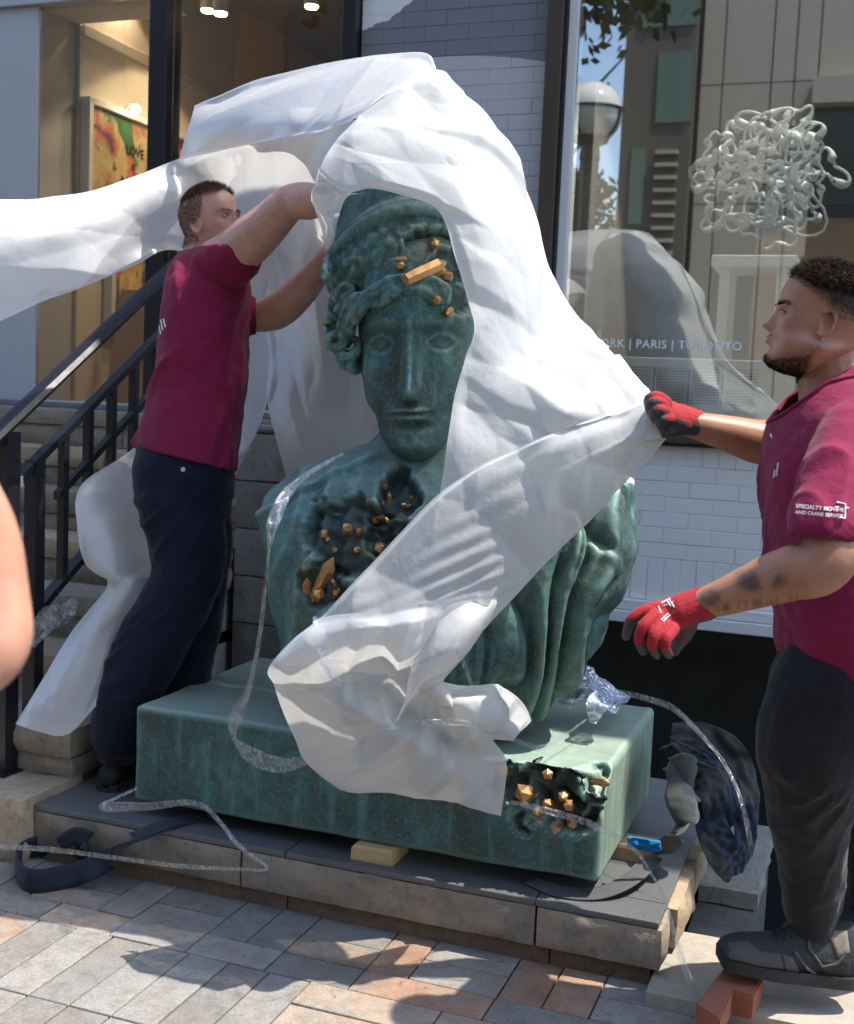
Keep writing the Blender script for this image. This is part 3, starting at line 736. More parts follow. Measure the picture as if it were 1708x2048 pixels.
q = mir(1215, 10, 15); tree((q.x-1.6, q.y-.5, 0), 8.5, 2.3, q.z+1.3, 6500, 'leafy tree whose lowest boughs hang above the mirrored globe lamp', 5, .6)
q = mir(1120, 420, 27); tree((q.x-1.5, q.y, .09), 6.5, 2.2, 4.4, 4200, 'bushy tree across the street at the far left of the reflection', 9)

b3 = empty('brick_terrace', (-20, -9, 0), 'long dim brick terrace across the street facing the gallery window', 'building')
b = MB(); b.box(-60, -7.5, -18, -9.0, .09, 11); b.build('wall', plain('brown_brick', (.16, .10, .075), .85), b3)
for i in range(14):
    for z in (3.6, 6.6):
        b = MB(); b.box(-40+i*2.3, -38.8+i*2.3, -9.0, -8.96, z, z+1.7); b.build('window', m_dkglass, b3)
# ================================================================== modelling tools for sculpted shapes
FH = Vector((FX[0], FX[1], 0)).normalized()          # level direction away from the photographer
RH = Vector((FH.y, -FH.x, 0))                         # level direction to the right
ZV = Vector((0, 0, 1))
def interp(x, xs, ys): return np.interp(x, xs, ys)
def smoothcurve(xs, ys, x):
    """monotone-ish cubic through samples"""
    xs = np.asarray(xs, float); ys = np.asarray(ys, float); x = np.asarray(x, float)
    m = np.gradient(ys, xs); i = np.clip(np.searchsorted(xs, x)-1, 0, len(xs)-2)
    h = xs[i+1]-xs[i]; t = np.clip((x-xs[i])/h, 0, 1)
    return (2*t**3-3*t**2+1)*ys[i]+(t**3-2*t**2+t)*h*m[i]+(-2*t**3+3*t**2)*ys[i+1]+(t**3-t**2)*h*m[i+1]

def head_mesh(H, wf=1.0, nose=1.0, soft=1.0, jaw=1.0, nz=150, nphi=150, eyes=True, lidk=1.0, nw=1.0, lips=1.0, closed=0.0):
    """head in its own frame: x to its left, -y forward, z up from the chin; height H"""
    zs = np.concatenate([np.linspace(0, .6, int(nz*.7)), np.linspace(.6, 1.0, int(nz*.3)+1)[1:]])
    hw = smoothcurve([0, .03, .08, .15, .25, .35, .5, .6, .7, .8, .9, .965, 1.0], [.05, .125*jaw, .18*jaw, .22*jaw, .25*jaw, .272, .292, .303, .308, .293, .232, .135, .0], zs)*wf
    fr = smoothcurve([0, .02, .06, .12, .2, .3, .42, .52, .62, .72, .82, .92, .97, 1.0], [.18, .27, .325, .338, .335, .35, .35, .362, .372, .362, .315, .215, .13, .0], zs)
    bk = smoothcurve([0, .06, .12, .2, .3, .42, .55, .66, .8, .9, .96, 1.0], [.0, .06, .12, .22, .335, .41, .455, .465, .415, .31, .19, .0], zs)
    ph = np.linspace(0, 2*PI, nphi, endpoint=False)
    # more samples to the front
    ph = ph - 0.42*np.sin(ph)        # ph=0 is the front
    Z, P = np.meshgrid(zs, ph, indexing='ij')
    HW, FR, BK = hw[:, None]+0*P, fr[:, None]+0*P, bk[:, None]+0*P
    c, s = np.cos(P), np.sin(P)
    e = 2.25
    ax = np.where(c > 0, FR, BK)
    r = 1.0/np.maximum(1e-6, (np.abs(s)**e + np.abs(c)**e))**(1/e)
    x = HW*s*r; y = ax*c*r
    G = lambda cx, cz, sx, sz: np.exp(-((x-cx)/sx)**2-((Z-cz)/sz)**2)
    front = np.clip(c*1.6, 0, 1)
    d = np.zeros_like(x)
    for sg in (-1, 1):
        d += -.046*G(sg*.122, .495, .075, .042) + .016*G(sg*.115, .555, .085, .022)
        d += .020*G(sg*.20, .41, .06, .06) - .012*G(sg*.17, .27, .05, .07)
        if eyes:
            d += .030*(.35+.65*lidk)*np.clip(1-((x-sg*.122)/.064)**2-((Z-.487)/.037)**2, 0, 1)**.6
            lid = np.abs(Z-(.512-.55*((x-sg*.122)**2)/.06)); d += lidk*.012*np.exp(-(lid/.007)**2)*np.exp(-((x-sg*.122)/.06)**4)
            low = np.abs(Z-(.463+.4*((x-sg*.122)**2)/.06)); d += lidk*.008*np.exp(-(low/.007)**2)*np.exp(-((x-sg*.122)/.055)**4)
        d += nose*.028*G(sg*.046*nw, .347, .022*nw, .024)
    if closed:
        for sg in (-1, 1): d += -closed*.016*np.exp(-((Z-(.468+.55*((x-sg*.122)**2)/.06))/.0055)**2)*np.exp(-((x-sg*.122)/.060)**4) + closed*.012*np.exp(-((Z-(.519-.5*((x-sg*.122)**2)/.06))/.012)**2)*np.exp(-((x-sg*.122)/.065)**4)
    zn = np.clip((.535-Z)/(.535-.345), 0, 1); under = 1/(1+np.exp(-(Z-.329)/.0085))
    wn = (.030+.010*zn)*(.35+.65*nw)
    d += nose*(.024+.088*zn**1.25)*np.exp(-(x/wn)**2)*under*(1/(1+np.exp((Z-.575)/.018)))
    d += nose*.028*G(0, .362, .032*nw, .028)
    d += .022*G(0, .255, .10, .065) - .012*G(0, .298, .014, .02)
    d += lips*.022*G(0, .268, .062, .013) - .030*G(0, .2475, .078, .0065) + lips*.026*G(0, .226, .052, .017) - .022*G(0, .186, .065, .017)
    d += .030*G(0, .095, .07, .055)
    d += -.012*G(0, .33, .2, .02)*0
    y = y + d*front*soft
    V = np.stack([x*H, -y*H, Z*H], -1).reshape(-1, 3)
    n = len(ph); Fc = []
    for i in range(len(zs)-1):
        a = i*n+np.arange(n); b = i*n+(np.arange(n)+1) % n
        Fc += list(zip(a, b, b+n, a+n))
    Fc.append(tuple(range(n-1, -1, -1)))
    return [Vector(v) for v in V], Fc

def ear(H, side):
    b = MB(); rings = []; HH = H; H = H*1.0
    cx, cy, cz = side*.292*H, .03*H, .455*H
    for t in np.linspace(0, 1, 18):
        pass
    # helix: a bent tube, lobe, and a shallow bowl
    pts = []
    for a in np.linspace(-2.3, 2.35, 22):
        rx, rz = .064*H, .108*H
        pts.append(Vector((cx+side*(.018+.022*max(0, math.cos(a*.6)))*H, cy+rx*math.cos(a)*1.0+.012*H*math.sin(a), cz+rz*math.sin(a))))
    b.tube(pts, [.013*H]*22, 8)
    b.loft([[Vector((cx+side*k, cy+ry*math.cos(a)*sc, cz+rz*math.sin(a)*sc)) for a in np.linspace(0, 2*PI, 15)[:-1]] for k, sc in ((-.02*H, 1.0), (.010*H, .95), (.016*H, .8), (.004*H, .45))] if (ry := .062*H) and (rz := .106*H) else [])
    b.loft([[Vector((cx+side*.012*H+side*.016*H*math.sin(u)*math.cos(a), cy-.012*H+.024*H*math.sin(u)*math.sin(a), cz-.106*H+.030*H*math.cos(u))) for a in np.linspace(0, 2*PI, 11)[:-1]] for u in np.linspace(.1, PI-.1, 7)])
    return b

def place(V, O, ax, ay, az):
    return [O + ax*v.x + ay*v.y + az*v.z for v in map(Vector, V)]

def voxel(mb, size, smooth=2, name='tmp'):
    """unite overlapping shapes into one continuous skin"""
    me = bpy.data.meshes.new(name); me.from_pydata(mb.v, [], mb.f); me.update()
    bm = bmesh.new(); bm.from_mesh(me); bmesh.ops.recalc_face_normals(bm, faces=bm.faces[:]); bm.to_mesh(me); bm.free()
    o = bpy.data.objects.new(name, me); COL.objects.link(o)
    md = o.modifiers.new('r', 'REMESH'); md.mode = 'VOXEL'; md.voxel_size = size; md.use_smooth_shade = True
    if smooth: s = o.modifiers.new('s', 'SMOOTH'); s.factor = .5; s.iterations = smooth
    dg = bpy.context.evaluated_depsgraph_get(); dg.update()
    ev = o.evaluated_get(dg); m2 = ev.to_mesh()
    n = len(m2.vertices); V = np.empty(n*3, np.float32); m2.vertices.foreach_get('co', V)
    nn = np.empty(n*3, np.float32); m2.vertices.foreach_get('normal', nn)
    Fc = [tuple(p.vertices) for p in m2.polygons]
    ev.to_mesh_clear(); bpy.data.objects.remove(o); bpy.data.meshes.remove(me)
    return V.reshape(-1, 3).astype(float), nn.reshape(-1, 3).astype(float), Fc

def fbm(P, sc, oct=4, seed=0.0):
    return np.array([mnoise.fractal(Vector((p[0]*sc+seed, p[1]*sc+seed*1.7, p[2]*sc-seed)), 0.9, 2.0, oct) for p in P])
def vnoise(P, sc, seed=0.0):
    return np.array([mnoise.noise(Vector((p[0]*sc+seed, p[1]*sc+seed*1.7, p[2]*sc-seed))) for p in P])

def ringlevels(levels, n=40, ex=2.3, axis=None):
    """levels: (px left, px right, py, depth of the axis, half thickness in m[, shift away])"""
    out = []
    for L in levels:
        a, b, py, d, ht = L[:5]; sh = L[5] if len(L) > 5 else 0
        c = Vector(at((a+b)/2, py, d)) + FH*sh; hw = (b-a)/2*d/FPX; ring = []
        for t in np.linspace(0, 2*PI, n, endpoint=False):
            cc, ss = math.cos(t), math.sin(t)
            r = 1/((abs(cc)**ex+abs(ss)**ex)**(1/ex))
            ring.append(c + Vector(RX)*hw*cc*r + FH*ht*ss*r)
        out.append(ring)
    return out
def refine(levels, k=4):
    L = np.array([list(l)+[0]*(6-len(l)) for l in levels], float); t = np.arange(len(L)); tt = np.linspace(0, len(L)-1, (len(L)-1)*k+1)
    return np.stack([smoothcurve(t, L[:, j], tt) for j in range(6)], 1)
def limb(mb, pts, n=16, flat=1.0, k=5, round_ends=True):
    """tapered limb through (px, py, depth, radius in photo pixels)"""
    P = np.array([list(at(p[0], p[1], p[2]))+[p[3]*p[2]/FPX] for p in pts])
    return limb3(mb, P, n, flat, k, round_ends)
def limb3(mb, P, n=16, flat=1.0, k=5, round_ends=True):
    P = np.asarray(P, float); t = np.arange(len(P)); tt = np.linspace(0, len(P)-1, (len(P)-1)*k+1)
    Q = np.stack([smoothcurve(t, P[:, j], tt) for j in range(4)], 1)
    pts = [Vector(q[:3]) for q in Q]; rr = list(Q[:, 3])
    if round_ends:
        for end in (0, -1):
            p, r = pts[end], rr[end]; nx = pts[1] if end == 0 else pts[-2]
            d = (p-nx).normalized()
            ext = [(p+d*r*math.sin(a), r*math.cos(a)) for a in (.5, .95, 1.3, 1.5)]
            if end == 0: pts = [e[0] for e in reversed(ext)]+pts; rr = [e[1] for e in reversed(ext)]+rr
            else: pts = pts+[e[0] for e in ext]; rr = rr+[e[1] for e in ext]
    mb.tube(pts, rr, n, flat); return mb

# ================================================================== the bronze
def patina(name, top=0.0):
    g = N(name); v = g.coord(False)
    n1 = g.noise(v, 4.5, 7, .62, .5); n2 = g.noise(v, 22, 6, .68); n3 = g.noise(v, 120, 4, .7)
    mp = g.n('Mapping'); mp.inputs['Scale'].default_value = (9, 9, 1.2); g.set(mp.inputs[0], v); st = g.noise(mp.outputs[0], 2.6, 5, .6, .6)
    col = g.ramp(n1, [(.28, (.030, .055, .050)), (.42, (.030, .095, .102)), (.54, (.045, .145, .150)), (.68, (.085, .215, .212))])
    col = g.mix(g.ramp(n2, [(.44, 0.0), (.62, .75)]), col, (.055, .072, .055))
    nb_ = g.noise(v, 2.4, 6, .65, .8); col = g.mix(g.ramp(nb_, [(.50, 0.0), (.66, .65)]), col, (.060, .058, .040))
    col = g.mix(g.ramp(st, [(.55, 0.0), (.72, .55)]), col, (.16, .33, .28))
    col = g.mix(g.ramp(n3, [(.56, 0.0), (.70, .55)]), col, (.20, .38, .33))
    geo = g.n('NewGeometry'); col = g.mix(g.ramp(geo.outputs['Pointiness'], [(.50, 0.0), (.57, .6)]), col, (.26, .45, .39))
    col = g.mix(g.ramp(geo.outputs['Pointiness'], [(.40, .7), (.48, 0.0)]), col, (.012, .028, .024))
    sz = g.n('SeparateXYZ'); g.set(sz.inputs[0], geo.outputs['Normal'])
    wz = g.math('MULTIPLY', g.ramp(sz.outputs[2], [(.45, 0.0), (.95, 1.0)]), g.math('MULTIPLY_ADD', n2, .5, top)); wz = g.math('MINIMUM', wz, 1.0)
    col = g.mix(wz, col, (.40, .50, .41))     # pale verdigris on up-facing bronze, lightened further to read as sunlit
    if top > .2:   # right end of the plinth coloured paler as if sunlit, plus brown run-off streaks
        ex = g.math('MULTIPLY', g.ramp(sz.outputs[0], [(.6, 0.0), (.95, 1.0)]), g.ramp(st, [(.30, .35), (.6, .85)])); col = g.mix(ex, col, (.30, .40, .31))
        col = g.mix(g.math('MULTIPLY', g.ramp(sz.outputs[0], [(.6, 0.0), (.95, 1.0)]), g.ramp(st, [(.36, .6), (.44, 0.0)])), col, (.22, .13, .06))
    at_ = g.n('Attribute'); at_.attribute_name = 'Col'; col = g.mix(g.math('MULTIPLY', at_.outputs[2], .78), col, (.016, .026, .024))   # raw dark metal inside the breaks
    h = g.math('ADD', g.math('MULTIPLY', n2, .8), g.math('MULTIPLY', n3, .35))
    g.principled(col, g.math('MULTIPLY_ADD', n2, .3, .44), .2, g.bump(h, .45, .006), Specular_IOR_Level=.5)
    return g.m
m_bronze = patina('verdigris_bronze', .10); m_bronze_top = patina('sunlit_tint_bronze', .35)
g = N('gilded_bronze'); v = g.coord(); n = g.noise(v, 25, 4); n2 = g.noise(v, 140, 3)
g.principled(g.ramp(n, [(.35, (.46, .25, .10)), (.65, (.62, .38, .18))]), g.math('MULTIPLY_ADD', n2, .25, .30), .75, g.bump(n2, .2, .002)); m_gold = g.m

def crystal(parent, base, direction, length, r, sides=6, seed=0, name='crystal'):
    rc = random.Random(seed); d = Vector(direction).normalized(); a = d.orthogonal().normalized(); b_ = d.cross(a)
    base = Vector(base); tw = rc.uniform(0, 1)
    prof = [rc.uniform(.85, 1.15) for _ in range(sides)]
    off = (a*rc.uniform(-.3, .3)+b_*rc.uniform(-.3, .3))*r
    R = lambda k, s: [base+d*(k*length)+off*max(0, k-.7)+(a*math.cos(tw+i*2*PI/sides)+b_*math.sin(tw+i*2*PI/sides))*r*s*prof[i] for i in range(sides)]
    mb = MB(); mb.loft([R(-.25, .85), R(.0, .95), R(.76, 1.0), R(1.0, .13)])
    return mb.build(name, m_gold, parent)

# ---- plinth: thick bronze slab with an eroded corner
plinth = empty('bronze_plinth', (-1.3, 3.45, .225), 'thick green bronze plinth with gold crystals in its eroded front corner', 'plinth')
PX0, PX1, PY0, PY1, PZ0, PZ1 = -2.03, -.585, 3.06, 3.85, .225, .522
def plinth_mesh():
    bm = bmesh.new(); bmesh.ops.create_cube(bm, size=1)
    for v in bm.verts: v.co = Vector(((PX0+PX1)/2+v.co.x*(PX1-PX0), (PY0+PY1)/2+v.co.y*(PY1-PY0), (PZ0+PZ1)/2+v.co.z*(PZ1-PZ0)))
    bmesh.ops.bevel(bm, geom=bm.edges[:], offset=.012, segments=2, affect='EDGES', profile=.5)
    mbx = MB(); bm.verts.index_update(); mbx.add([v.co for v in bm.verts], [[v.index for v in f.verts] for f in bm.faces]); bm.free()
    V, Nn, Fc = voxel(mbx, .009, 0)
    ca, cb = Vector(ony(1003, 1560, PY0)), Vector(ony(1212, 1580, PY0))
    disp = fbm(V, 5, 4, 3)*.0035
    V2 = V + Nn*disp[:, None]; cv = np.zeros(len(V))
    # cavity: ragged-edged, deep and lumpy
    mk = np.where(V[:, 1] < PY0+.02)[0]
    for i in mk:
        x, z = V[i, 0], V[i, 2]; e = mnoise.fractal(Vector((x*9, z*9, 2.2)), .8, 2, 4)
        u = (x-(-.74))/.155; wz = (z-(.435+.10*(x+.78)))/.105
        m = 1-(abs(u)**2+abs(wz)**2)+e*1.15
        if m > 0:
            cv[i] = min(1, m*2.2); dpt = min(1, m*1.8)*(.050+.035*mnoise.noise(Vector((x*22, z*22, 7))))
            V2[i, 1] += dpt; V2[i, 0] += .012*mnoise.noise(Vector((x*30, z*30, 1))); V2[i, 2] += .012*mnoise.noise(Vector((x*30, z*30, 5)))
        elif m > -.22: V2[i, 1] -= .010*(1+m/.22)
    mk = np.where((V[:, 0] > PX1-.14) & (V[:, 1] < PY0+.16) & (V[:, 2] > PZ1-.09))[0]
    for i in mk:
        p = V[i]; e = mnoise.fractal(Vector((p[0]*14, p[1]*14, p[2]*14)), .8, 2, 4)
        m = 1-abs((p[0]-PX1)/.12)-abs((p[1]-PY0)/.13)-abs((p[2]-PZ1)/.075)+.4*e
        if m > 0: V2[i] += np.array([-.3, .8, -1.0])*min(.05, m*.07)
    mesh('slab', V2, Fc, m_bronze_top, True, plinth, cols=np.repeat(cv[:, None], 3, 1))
    return V2
plinth_mesh()
def pcr(px, py, dy, L, r, seed, tip=(0, -1, .2)):
    p = Vector(ony(px, py, PY0+dy)); crystal(plinth, p, tip, L, r, 5+seed % 2, seed)
for px, py, L, r, sd, tip in ((1016, 1540, .07, .020, 1, (-.1, -1, .1)), (1065, 1588, .085, .026, 2, (-.15, -1, .35)), (1072, 1605, .06, .018, 3, (.4, -1, -.3)), (1096, 1550, .05, .017, 4, (.2, -1, .4)), (1130, 1588, .05, .013, 5, (.05, -1, .1)),
    (1108, 1612, .06, .015, 6, (-.3, -1, .5)), (1136, 1612, .06, .017, 7, (.3, -1, .4)), (1098, 1630, .06, .016, 8, (-.5, -1, -.3)), (1118, 1636, .06, .017, 9, (0, -1, -.5)), (1142, 1632, .05, .014, 10, (.5, -1, -.4)), (1192, 1562, .06, .011, 11, (.8, -.7, .2)), (1110, 1650, .035, .011, 12, (-.2, -1, -.9)), (1130, 1652, .035, .012, 13, (.3, -1, -.9))):
    pcr(px, py, .045, L, r, sd, tip)
# wooden chocks under it
m_wood = pmat('pine_block', (.50, .36, .19), (.42, .29, .14), 9, .7, .4, 50)
def chock(x0, x1, y0, y1, lab):
    e = empty('wood_block', ((x0+x1)/2, (y0+y1)/2, .179), lab, 'wood block', 'wood blocks under the plinth')
    b = MB(); b.loft([[(x0-k, y0-k*.4, z), (x1+k*.5, y0-k*.4, z), (x1+k*.5, y1, z), (x0-k, y1, z)] for z, k in ((.179, .006), (.215, .004), (.224, -.004))])
    b.build('block', m_wood, e)
cq = Vector(ony(705, 1690, 3.03)); cq2 = Vector(ony(783, 1695, 3.03))
chock(cq.x, cq2.x, 3.035, 3.16, 'pale wood block under the front edge of the bronze plinth')
cq = Vector(onz(1262, 1668, .20)); chock(-.66, -.49, 3.38, 3.48, 'pale wood block at the right side of the plinth on blue cloth')

# ---- the bust
BD = 3.52
bust = empty('bronze_bust', Vector(at(840, 1405, BD)), 'colossal green bronze bust of a helmeted woman with gold crystals breaking through', 'sculpture')
tl = [(598, 1088, 1432, BD, .20), (584, 1120, 1395, BD, .23), (570, 1168, 1335, BD, .27), (560, 1200, 1280, BD, .30), (548, 1234, 1200, BD, .33), (536, 1256, 1130, BD, .34), (528, 1274, 1060, BD, .33), (532, 1277, 1005, BD, .30), (566, 1258, 960, BD, .26, .01), (628, 1190, 925, BD, .22, .02), (708, 1070, 898, BD, .19, .03), (752, 960, 874, BD, .165, .03), (764, 918, 845, BD, .15, .03), (770, 905, 800, BD, .14, .04), (775, 900, 760, BD, .135, .05)]
mb = MB(); mb.loft(ringlevels(refine(tl, 5), 64, 2.2))
V, Nn, Fc = voxel(mb, .0075, 1)
Vv = [Vector(p) for p in V]
# local picture coordinates of each point, to lay folds along the body
rel = V-CAM; dep = rel@FX; U = 854+FPX*(rel@RX)/dep; Vp = 1024-FPX*(rel@UX)/dep
frontm = np.clip(-(Nn@np.array(FH))*1.5+.3, 0, 1)
disp = np.zeros(len(V)); CAV = np.zeros(len(V))
# deep hanging folds on her left shoulder, running from the shoulder down to the foot of the bust
foot = np.array([975., 1830.])
ang = np.arctan2(U-foot[0], foot[1]-Vp); rad = np.hypot(U-foot[0], foot[1]-Vp)
wv = np.array([mnoise.noise(Vector((a*3, r*.004, 0))) for a, r in zip(ang, rad)])
phs = ang*30+wv*3.4+.5*np.sin(rad*.009)+1.1*np.sin(ang*21+1)
fold = np.abs(np.sin(phs))**.8-.7+.3*np.sin(phs*.5+1)+.22*np.abs(np.sin(phs*2.7+wv*2))*np.clip(vnoise(V, 4, 2)*2, 0, 1)
wr = np.clip((U-930)/130, 0, 1)*np.clip((Vp-930)/60, 0, 1)
disp += wr*frontm*fold*.056
# big rolled fold and deep groove on top of the shoulder
gr = np.abs((U-1198)-(Vp-1000)*.52+40); disp += -.035*np.exp(-(gr/13)**2)*np.clip((Vp-965)/25, 0, 1)*np.clip((1110-Vp)/25, 0, 1)*frontm
# fine gathered cloth on the near side: long shallow pleats
wl = np.clip((760-U)/120, 0, 1)*np.clip((Vp-900)/40, 0, 1)
phl = (U-560)*.055+(Vp-900)*.013+vnoise(V, 5, 3)*1.6
disp += wl*frontm*(1-np.abs(np.sin(phl)))*.016
hem = np.abs(Vp-(902+(780-U)*.36+.0006*(780-U)**2)); disp += .014*np.exp(-(hem/7)**2)*np.clip((790-U)/40, 0, 1)
# eroded hollows
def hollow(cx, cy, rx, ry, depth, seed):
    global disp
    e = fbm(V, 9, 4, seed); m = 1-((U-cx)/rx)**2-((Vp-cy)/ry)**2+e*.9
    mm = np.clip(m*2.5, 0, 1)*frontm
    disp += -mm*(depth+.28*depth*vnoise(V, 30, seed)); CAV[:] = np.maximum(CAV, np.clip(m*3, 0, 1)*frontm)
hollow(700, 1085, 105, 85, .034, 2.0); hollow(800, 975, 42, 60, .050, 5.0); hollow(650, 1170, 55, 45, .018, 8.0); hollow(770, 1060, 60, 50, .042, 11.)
disp += fbm(V, 14, 4, 6)*.004
V2 = V+Nn*disp[:, None]
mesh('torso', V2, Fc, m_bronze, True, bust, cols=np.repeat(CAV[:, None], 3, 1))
tbvh = BVHTree.FromPolygons([Vector(p) for p in V2], Fc)
def onsurf(px, py, bv):
    d = Vector(ray(px, py)).normalized(); h = bv.ray_cast(Vector(CAM), d); return h[0] if h[0] else Vector(at(px, py, 3.3))
def scr(px, py, back=.03): # a base point just under the bronze skin
    p = onsurf(px, py, tbvh); return p + Vector(ray(px, py)).normalized()*back
def tcr(p0, p1, r, seed, lift=.06):
    a = scr(*p0, .015); b = scr(*p1, -lift); crystal(bust, a, b-a, (b-a).length, r, 6, seed)
tcr((628, 1196), (666, 1116), .020, 21, .05); tcr((615, 1192), (614, 1158), .012, 22, .04); tcr((634, 1196), (640, 1182), .015, 23, .05)
tcr((690, 1066), (697, 1050), .014, 24, .03); tcr((643, 1070), (652, 1066), .012, 25, .02); tcr((757, 1105), (764, 1092), .018, 26, .04); tcr((748, 1042), (751, 1038), .011, 27, .02)
tcr((778, 1018), (778, 984), .008, 28, .02); tcr((800, 1018), (822, 1010), .006, 29, .02); tcr((650, 1080), (658, 1078), .008, 30, .02); rsp = random.Random(8)
for k in range(16):
    cx_, cy_ = rsp.choice(((700, 1085), (775, 1050), (800, 975), (655, 1165))); q = (cx_+rsp.uniform(-45, 45), cy_+rsp.uniform(-38, 38))
    if q[0] > 560+(1330-q[1])*.86: continue
    tcr(q, (q[0]+rsp.uniform(-16, 16), q[1]-rsp.uniform(6, 24)), rsp.uniform(.005, .010), 60+k, rsp.uniform(.01, .035))
tcr((676, 1190), (678, 1176), .006, 31, .015); tcr((668, 1196), (666, 1194), .005, 32, .01)

# ---- head, hair and helmet
HB = .69
tilt = math.radians(4.0)
hup = (ZV*math.cos(tilt) - RH*math.sin(tilt)).normalized()
hx = (RH*math.cos(tilt)+ZV*math.sin(tilt)).normalized()
turn = math.radians(4)
hfw = (FH*math.cos(turn)+hx*math.sin(turn)).normalized(); hx = (hx-hfw*hx.dot(hfw)).normalized()
hup = hx.cross(hfw).normalized()
chin = Vector(at(841, 923, BD))
mb = MB(); Vh, Fh = head_mesh(HB, .81, .95, 1.0, .9, 180, 170, lidk=.22, nw=.58, closed=1.0)
for q in Vh: q.z = HB*float(np.interp(q.z/HB, [0, .04, .2475, .335, .487, .7, 1], [0, .04, .208, .266, .487, .72, 1]))
mb.add(place(Vh, chin, hx, hfw, hup), Fh)
V, Nn, Fc = voxel(mb, .0048, 1)
V = V+Nn*(fbm(V, 24, 3, 2)*.0025)[:, None]
rel = V-CAM; dep = rel@FX; U = 854+FPX*(rel@RX)/dep; Vp = 1024-FPX*(rel@UX)/dep
e = fbm(V, 11, 4, 4); fm = (Nn@np.array(FH) < 0)
m = 1-((U-915)/62)**2-((Vp-570)/72)**2+e*.9
V = V - Nn*(np.clip(m*2.5, 0, 1)*fm*(.03+.012*vnoise(V, 30, 3)))[:, None]
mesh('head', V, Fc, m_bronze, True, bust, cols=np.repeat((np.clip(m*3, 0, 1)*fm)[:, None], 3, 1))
hbvh = BVHTree.FromPolygons([Vector(p) for p in V], Fc)
# hair: waved locks swept from the parting to the temples, ending in curls
mb = MB(); rh = random.Random(5)
def hp(x, y, z): return chin+hx*(x*HB)+hfw*(y*HB)+hup*(z*HB)
for sg in (-1, 1):
    for k in range(9):
        f = k/8; pts = []; rr = []
        for t in np.linspace(0, 1 if sg < 0 else .42, 15):
            a = t*1.35
            x = sg*(-.01+.33*math.sin(a)*(.93+.05*f)); y = -(.345*math.cos(a)**.85+.03)*(1-.05*f) if a < 1.5 else 0
            z = .684+.055*f-.19*t**1.7+.012*math.sin(t*15+k*1.4)-.0*f
            pts.append(hp(x, y, z)); rr.append((.019+.007*math.sin(t*9+k))*HB*(.8+.4*t))
        mb.tube(pts, rr, 8)
    for k in range(7 if sg < 0 else 0):   # bunch of curls beside the cheek
        c = hp(sg*(.300+rh.uniform(-.035, .04)), -.13+rh.uniform(-.08, .08), .60-.030*k+rh.uniform(-.01, .01)); r0 = .052*HB*rh.uniform(.75, 1.15)
        if k > 5: c = hp(sg*(.27+rh.uniform(-.02, .02)), -.14+rh.uniform(-.05, .05), .60-.030*k)
        pts = []; ax_ = Vector((rh.gauss(0, 1), rh.gauss(0, 1), rh.gauss(0, 1))).normalized(); u_ = ax_.orthogonal().normalized(); w_ = ax_.cross(u_)
        for t in np.linspace(0, 1.9*PI, 13): pts.append(c+(u_*math.cos(t)+w_*math.sin(t))*r0*(1-.09*t)+ax_*t*.004)
        mb.tube(pts, [.021*HB]*13, 7)
for sg in (-1,):
    for k in range(9):
        a = rh.uniform(.85, 1.5); c = hp(sg*.330*math.sin(a), -.30*math.cos(a)-.02, .665+rh.uniform(-.05, .035)); r0 = .038*HB*rh.uniform(.7, 1.2)
        ax_ = Vector((rh.gauss(0, 1), rh.gauss(0, 1), rh.gauss(0, 1))).normalized(); u_ = ax_.orthogonal().normalized(); w_ = ax_.cross(u_)
        mb.tube([c+(u_*math.cos(t)+w_*math.sin(t))*r0*(1-.08*t)+ax_*t*.004 for t in np.linspace(0, 1.8*PI, 11)], [.022*HB]*11, 7)
V, Nn, Fc = voxel(mb, .006, 1)
V = V+Nn*(fbm(V, 40, 3, 2)*.004)[:, None]
mesh('hair', V, Fc, m_bronze, True, bust)
hairb = BVHTree.FromPolygons([Vector(p) for p in V], [tuple(f) for f in Fc])
def front(px, py):
    c = [onsurf(px, py, b_) for b_ in (hb, hairb, hbvh) if b_.ray_cast(Vector(CAM), Vector(ray(px, py)).normalized())[0]]
    return min(c, key=lambda p: (p-Vector(CAM)).length) if c else Vector(at(px, py, 3.25))
# helmet: high dome with a pushed-up visor and a crest block
hl = [(668, 945, 606, BD, .225, .03), (655, 952, 580, BD, .258, .02), (650, 960, 548, BD, .278, .01), (656, 964, 508, BD, .283, .01), (669, 964, 470, BD, .28, .02), (674, 960, 430, BD, .275, .03), (679, 950, 385, BD, .27, .03), (692, 932, 340, BD, .25, .04), (716, 905, 300, BD, .21, .05), (750, 868, 270, BD, .14, .06), (780, 835, 258, BD, .07, .06)]
V, Nn, Fc = None, None, None
mb = MB(); mb.loft(ringlevels(refine(hl, 4), 56, 2.15))
# visor rim: raised band arching over the brow
def visor(t):
    return 1
rimp = []
rpx = [(648, 556), (664, 516), (696, 478), (742, 444), (792, 424), (840, 420), (890, 432), (936, 462), (966, 505)]
V, Nn, Fc = voxel(mb, .008, 3)
hb0 = BVHTree.FromPolygons([Vector(p) for p in V], Fc)
mb2 = MB(); mb2.add(V, Fc)
for off, r in ((0, .022), (-16, .014)):
    pts = []
    for q in rpx:
        p = onsurf(q[0], q[1]+off, hb0); pts.append(list(p)+[r*(.45 if q in (rpx[0], rpx[-1]) else 1)])
    limb3(mb2, pts, 10, 1, 4)
cb0 = Vector(at(795, 278, BD-.06))
V2c = MB()
for dz0, dz1, hw, y0, y1 in ((-.04, .05, .070, -.09, .28), (.045, .075, .098, -.10, .29)):
    ring = lambda z: [cb0+RH*sx*hw+FH*yy+ZV*z for sx, yy in ((-1, y0), (1, y0), (1, y1), (-1, y1))]
    mb2.loft([ring(dz0), ring((dz0+dz1)/2), ring(dz1)])
